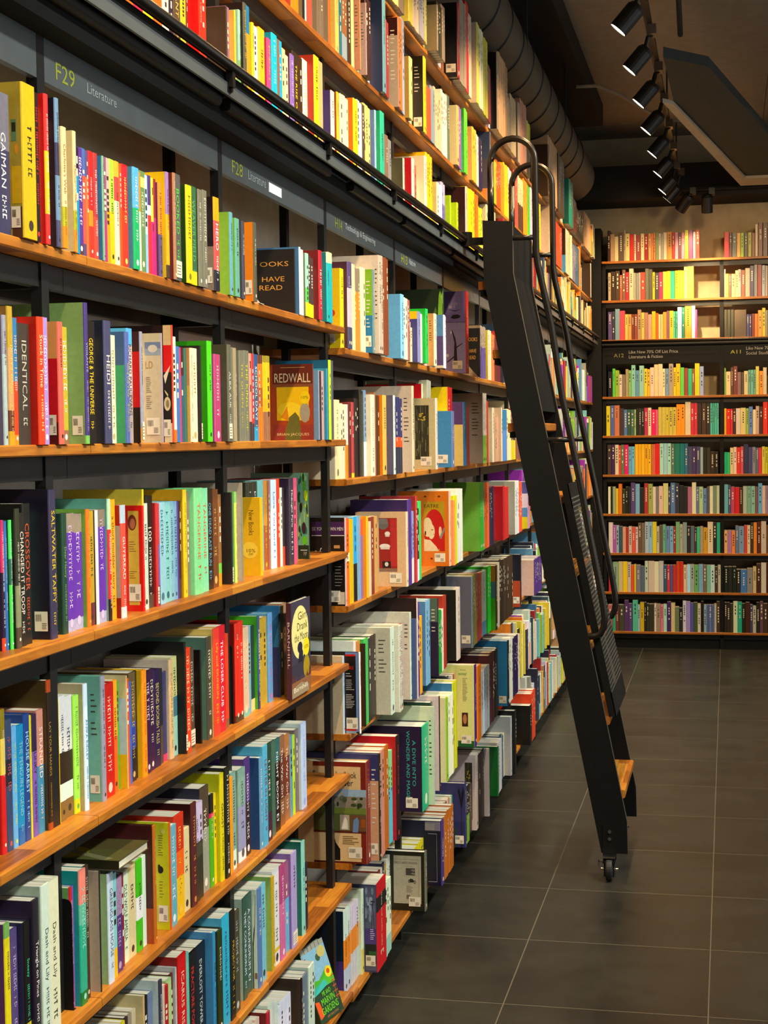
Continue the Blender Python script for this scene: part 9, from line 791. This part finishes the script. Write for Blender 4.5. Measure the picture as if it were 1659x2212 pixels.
for y in (6.40, 7.07):
    s_ = -1 if y < 6.7 else 1
    m = MB(); yy = y + s_ * .003
    m.box(-.5, -.445, min(y, yy), max(y, yy), -1.73, -1.585); m.box(-.498, -.447, min(y, y + s_ * .05), max(y, y + s_ * .05), -1.735, -1.728)
    m.box(-.493, -.489, min(y + s_ * .006, y + s_ * .046), max(y + s_ * .006, y + s_ * .046), -1.79, -1.73); m.box(-.456, -.452, min(y + s_ * .006, y + s_ * .046), max(y + s_ * .006, y + s_ * .046), -1.79, -1.73)
    part(m, 'caster_bracket', M_BLACK, lad)
    m = MB(); w = [(-.488, r, 1) for r in (0,)]
    cy, cz, rw = y + s_ * .026, -1.763, .046
    ring = [(0.0, rw * .6), (.004, rw * .96), (.009, rw), (.023, rw), (.028, rw * .96), (.032, rw * .6)]
    seg = 28; base = len(m.v)
    for dx, r in ring:
        for k in range(seg): a = 2 * math.pi * k / seg; m.v.append((-.4885 + dx, cy + r * math.cos(a), cz + r * math.sin(a)))
    for i in range(len(ring) - 1):
        for k in range(seg): j = (k + 1) % seg; m.f.append((i * seg + k, i * seg + j, (i + 1) * seg + j, (i + 1) * seg + k)); m.c.append((.1, .1, .1, 1)); m.m.append(0)
    m.f.append(tuple(range(seg))[::-1]); m.f.append(tuple((len(ring) - 1) * seg + k for k in range(seg))); m.c += [(.1, .1, .1, 1)] * 2; m.m += [0, 0]
    part(m, 'caster_wheel', M_RUBBER, lad, False)
    m = MB(); m.tube([(-.505, cy, cz), (-.436, cy, cz)], .007, 10); m.box(-.515, -.495, cy - .012, cy + .004, cz + .03, cz + .036); m.box(-.518, -.512, cy - .012, cy + .004, cz + .012, cz + .036); m.box(-.497, -.448, cy - .02, cy + .02, cz + .048, cz + .056)
    part(m, 'caster_axle', M_CHROME, lad)
    for z in (-1.615, -1.645):
        m = MB(); m.tube([(-.472, y + s_ * .003, z), (-.472, y + s_ * .008, z)], .0075, 10); part(m, 'bolt', M_CHROME, lad)
for y in (6.445, 7.01):
    m = MB(); m.box(-1.05, -.955, y, y + .02, .782, .812); m.tube([(-1.046, y + .01, .78), (-1.046, y + .01, .835)], .022, 14); part(m, 'rail_hook', M_BLACK, lad)

# ------------------------------------------------------------------ room
def slab(name, m_, *b):
    m = MB(); m.box(*b); return struct(m.build(name, m_))
slab('floor', M_FLOOR, -1.42, 4.6, -2.5, 13.8, -1.85, -1.81)
slab('wall_left', M_BACK, -1.46, -1.40, -2.5, 13.8, -1.81, 1.76)
slab('trim_1', M_DARKCEIL, -1.46, -1.40, -2.5, 13.8, 1.76, 2.62)  # upper left wall, its shade put in as dark colour
slab('wall_back', M_BACKW, -1.40, 4.6, 13.74, 13.8, -1.81, 2.62)
slab('wall_right', M_WALL, 4.6, 4.66, -2.5, 13.8, -1.81, 2.62)
slab('wall_front', M_WALL, -1.40, 4.6, -2.56, -2.5, -1.81, 2.62)
m = MB(); y = -2.5; i = 0
while y < 13.8:
    for xa, xb in ((-1.46, .28), (.284, 2.4), (2.404, 4.66)):
        m.box(xa, xb, y, min(13.8, y + 1.196), 2.52, 2.6)
    y += 1.2; i += 1
m.box(-1.46, 4.66, -2.5, 13.8, 2.6, 2.62, mi=0)
struct(m.build('ceiling', M_CONC))
slab('trim_2', M_DARKCEIL, -1.42, -.93, -2.5, 12.3, 2.36, 2.52)
slab('trim_3', M_DARKCEIL, -1.40, 3.0, 13.2, 13.74, 1.93, 2.2)
# slanting bulkhead with a pale edge strip
m = MB(); m.prism(BULK_EDGE, 'z', 1.965, 1.99); struct(m.build('trim_4', M_WALL))
m = MB(); m.prism(BULK, 'z', 1.985, 2.04); struct(m.build('trim_5', M_SOFF))
# round air duct with clamps
duct = thing('air_duct', (-1.15, 6, 2.1), 'dark round metal air duct running above the top left shelf', 'duct')
DX, DZc, DR = -1.195, 2.0, .19
m = MB(); m.tube([(DX, y, DZc) for y in (-2.3, 3, 8, 12.4)] + [(DX, 12.55, DZc), (DX, 12.68, DZc)], [DR, DR, DR, DR, DR * .85, DR * .5], 40); part(m, 'duct_shell', M_DUCT, duct, True)
for i in range(11):
    y = 7.2 + .42 * i
    m = MB(); m.tube([(DX, y, DZc), (DX, y + .016, DZc)], DR + .006, 40); part(m, 'duct_clamp', M_BLACK, duct, True)
for y in (8.2, 10.2):
    m = MB(); m.box(-1.02, -1.005, y, y + .02, 1.99, 2.36); part(m, 'hanger', M_DARKCEIL, duct)
def pipe(label, pts, r, mt_=M_SOFF):
    m = MB(); m.tube(pts, r, 10); tag(m.build('conduit', mt_, None, smooth=True), label, 'pipe', 'ceiling conduits')
pipe('thin pale pipe bending across the ceiling behind the track lights', [(-.98, 10.6, 2.3), (-.85, 10.7, 2.32), (-.72, 10.9, 2.3), (-.55, 11.2, 2.24), (-.4, 11.5, 2.22), (-.1, 11.6, 2.22)], .012, M_CONC)
pipe('thin upright dark pipe at top right of the ceiling', [(-.28, 7.4, 2.5), (-.27, 9.2, 2.5), (-.27, 9.6, 2.35)], .016)
pipe('thin dark pipe along the ceiling at right', [(-.02, 9.4, 2.5), (.8, 9.4, 2.5)], .014)
cb = MB(); cb.box(.17, .26, 8.1, 8.2, 2.44, 2.52); tag(cb.build('junction_box', M_SOFF), 'small grey box on the ceiling at the top right corner', 'box')

# ------------------------------------------------------------------ track lights
trk = thing('light_track', (-.4, 7, 2.13), 'long thin ceiling track carrying the spotlights above the aisle', 'light track')
m = MB(); m.box(-.418, -.382, .4, 13.15, 2.12, 2.15); part(m, 'track_bar', M_METAL, trk)
for y in (2, 5, 8, 11, 13):
    m = MB(); m.tube([(-.4, y, 2.15), (-.4, y, 2.52)], .006, 8); part(m, 'hanger_rod', M_METAL, trk)
trk2 = thing('light_track', (.2, 13.1, 1.94), 'short dark ceiling track crossing in front of the back wall', 'light track')
m = MB(); m.box(-.4, 1.5, 13.08, 13.115, 1.96, 1.985); part(m, 'track_bar', M_BLACK, trk2)
for x in (-.1, .7, 1.4):
    m = MB(); m.tube([(x, 13.1, 1.985), (x, 13.1, 2.0)], .006, 8); part(m, 'hanger_rod', M_BLACK, trk2)
def cyl_dir(m, a, d, L, r0, r1, seg=20, cap=True):
    a = Vector(a); d = Vector(d).normalized(); m.tube([a, a + d * L], [r0, r1], seg, cap=cap)
LAMPW = (1, .7, .37)
def spotlight(loc, d, label, lit, power, grp_, target=None, size=112, top=2.12):
    """loc = middle of the head"""
    d = Vector(d).normalized(); c = Vector(loc)
    t = thing('track_spotlight', loc, label, 'spotlight', grp_)
    def P(mb, n, mt_, sm=False): o = mb.build(n, mt_, t, smooth=sm); o.location = -c; return o
    m = MB(); cyl_dir(m, c - d * .075, d, .02, .034, .046); cyl_dir(m, c - d * .055, d, .125, .046, .046, cap=False); cyl_dir(m, c - d * .055, d, .002, .046, .046); cyl_dir(m, c + d * .07, -d, .05, .043, .043, cap=False); P(m, 'lamp_housing', M_PLASTIC)
    m = MB(); cyl_dir(m, c + d * .064, d, .0025, .042, .042); P(m, 'lamp_lens', M_LAMP if lit else M_METAL)
    m = MB(); a = c - d * .05; m.tube([a, (a.x + .02, a.y, (a.z + top) / 2 + .01), (a.x + .04, a.y, top - .045)], .012, 10); P(m, 'yoke', M_PLASTIC)
    m = MB(); m.box(a.x + .015, a.x + .062, a.y - .05, a.y + .05, top - .05, top); P(m, 'track_adapter', M_EDGE if lit else M_PLASTIC)
    if power:
        li = bpy.data.lights.new('bulb', 'SPOT'); li.energy = power; li.color = LAMPW; li.spot_size = math.radians(size); li.spot_blend = .7; li.shadow_soft_size = .03
        o = bpy.data.objects.new('bulb', li); COL.objects.link(o); o.parent = t
        o.location = d * .08; dd = Vector(target) - (c + d * .1) if target else d
        o.rotation_euler = dd.to_track_quat('-Z', 'Y').to_euler()
    return t
def lampname(i):
    return ['nearest', 'second', 'third', 'fourth', 'fifth', 'sixth', 'seventh', 'eighth'][i] + ' lit black spotlight on the aisle ceiling track' + (' counting from the camera' if i else ' to the camera')
for k in range(-7, 7):
    y = 7.585 + .85 * k
    if k >= 0:
        spotlight((-.455, y, 1.95), (-.66, 0, -.75), lampname(k), True, P_SPOT, 'lit track spotlights', (-1.12, y + .25, .1))
    else:
        li = bpy.data.lights.new('aisle_spot', 'SPOT'); li.energy = P_SPOT; li.color = LAMPW; li.spot_size = math.radians(112); li.spot_blend = .7; li.shadow_soft_size = .03
        o = bpy.data.objects.new('aisle_spot', li); COL.objects.link(o); o.location = (-.505, y, 1.864)
        o.rotation_euler = (Vector((-1.12, y + .25, .1)) - o.location).to_track_quat('-Z', 'Y').to_euler()
spotlight((-.43, 13.0, 1.93), (-.66, .05, -.75), 'last lit black spotlight at the far end of the aisle track', True, P_SPOT * .5, 'lit track spotlights', (-1.1, 13.2, .3))
spotlight((-.335, 13.0, 1.845), (-.55, .35, -.75), 'small unlit looking spotlight turned toward the back shelves below the track end', False, P_BACK, 'back wall spotlights', (-.06, 13.75, .95), 66, 1.96)
spotlight((-.16, 13.05, 1.84), (.0, .3, -.95), 'black spotlight hanging upright in front of the back wall', False, P_BACK, 'back wall spotlights', (.1, 13.7, .2), 70, 1.96)

# shop lamps out of the picture, and spots added to brighten the back wall
def spot(loc, tgt, e, col, size, soft=.12):
    li = bpy.data.lights.new('shop_spot', 'SPOT'); li.energy = e; li.color = col; li.spot_size = math.radians(size); li.spot_blend = .8; li.shadow_soft_size = soft
    o = bpy.data.objects.new('shop_spot', li); COL.objects.link(o); o.location = loc
    o.rotation_euler = (Vector(tgt) - Vector(loc)).to_track_quat('-Z', 'Y').to_euler()
NEUT = (.96, 1, .9)
for i in range(8):
    y = -.6 + 1.6 * i
    spot((1.5, y, 2.3), (-1.12, y + .9, -.55), P_AISLE, NEUT, 62)
spot((-.42, 11.9, 1.9), (-.1, 13.72, 1.0), P_FARW * 2.2, LAMPW, 22, .04)  # added narrow spot with no lamp body, brightens the back panel
for x in (.3, 1.1): spot((x, 9.6, 1.9), (x - .5, 13.5, .1), P_FARW, LAMPW, 60)  # added warm spots, unseen, brightening the back wall
# added side fill lights, unseen, with made-up window frames on the right wall
for i, (y0, y1) in enumerate(((-1.6, 3.2), (4.2, 9.0))):
    m = MB()
    for a, b_, c, d in ((y0 - .06, y0, -.9, 1.7), (y1, y1 + .06, -.9, 1.7), (y0, y1, -.96, -.9), (y0, y1, 1.7, 1.76), ((y0 + y1) / 2 - .03, (y0 + y1) / 2 + .03, -.9, 1.7)): m.box(4.54, 4.6, a, b_, c, d)
    struct(m.build('window_%d' % (i + 1), M_BLACK))
    wl = bpy.data.lights.new('window_daylight', 'AREA'); wl.energy = P_SIDE; wl.color = (.93, .97, 1); wl.shape = 'RECTANGLE'; wl.size = 2.6; wl.size_y = y1 - y0
    wo = bpy.data.objects.new('window_daylight', wl); COL.objects.link(wo); wo.location = (4.5, (y0 + y1) / 2, .4); wo.rotation_euler = (0, math.radians(90), 0)
ar = bpy.data.lights.new('shop_panel', 'AREA'); ar.energy = P_FILL; ar.color = (.82, .9, 1); ar.shape = 'RECTANGLE'; ar.size = 1.6; ar.size_y = 6
ao = bpy.data.objects.new('shop_panel', ar); COL.objects.link(ao); ao.location = (2.7, 8.2, 2.42); ao.rotation_euler = (0, math.radians(-40), 0)  # added cool fill, unseen, placed to reflect in the sign panels

w = bpy.data.worlds.new('world'); SC.world = w; w.use_nodes = True
w.node_tree.nodes['Background'].inputs[0].default_value = (.5, .5, .55, 1); w.node_tree.nodes['Background'].inputs[1].default_value = .02

# ------------------------------------------------------------------ camera
cam = bpy.data.cameras.new('camera'); co = bpy.data.objects.new('camera', cam); COL.objects.link(co)
cam.sensor_fit = 'VERTICAL'; cam.sensor_height = 36; cam.sensor_width = 36; cam.lens = 3408 / 2212 * 36; cam.clip_start = .05
co.matrix_world = Matrix(((CR[0][0], -CR[0][1], -CR[0][2], 0), (CR[1][0], -CR[1][1], -CR[1][2], 0), (CR[2][0], -CR[2][1], -CR[2][2], 0), (0, 0, 0, 1)))
SC.camera = co
SC.view_settings.view_transform = 'Standard'; SC.view_settings.look = 'None'; SC.view_settings.gamma = 1; SC.view_settings.use_curve_mapping = False
SC.view_settings.exposure = EXPO
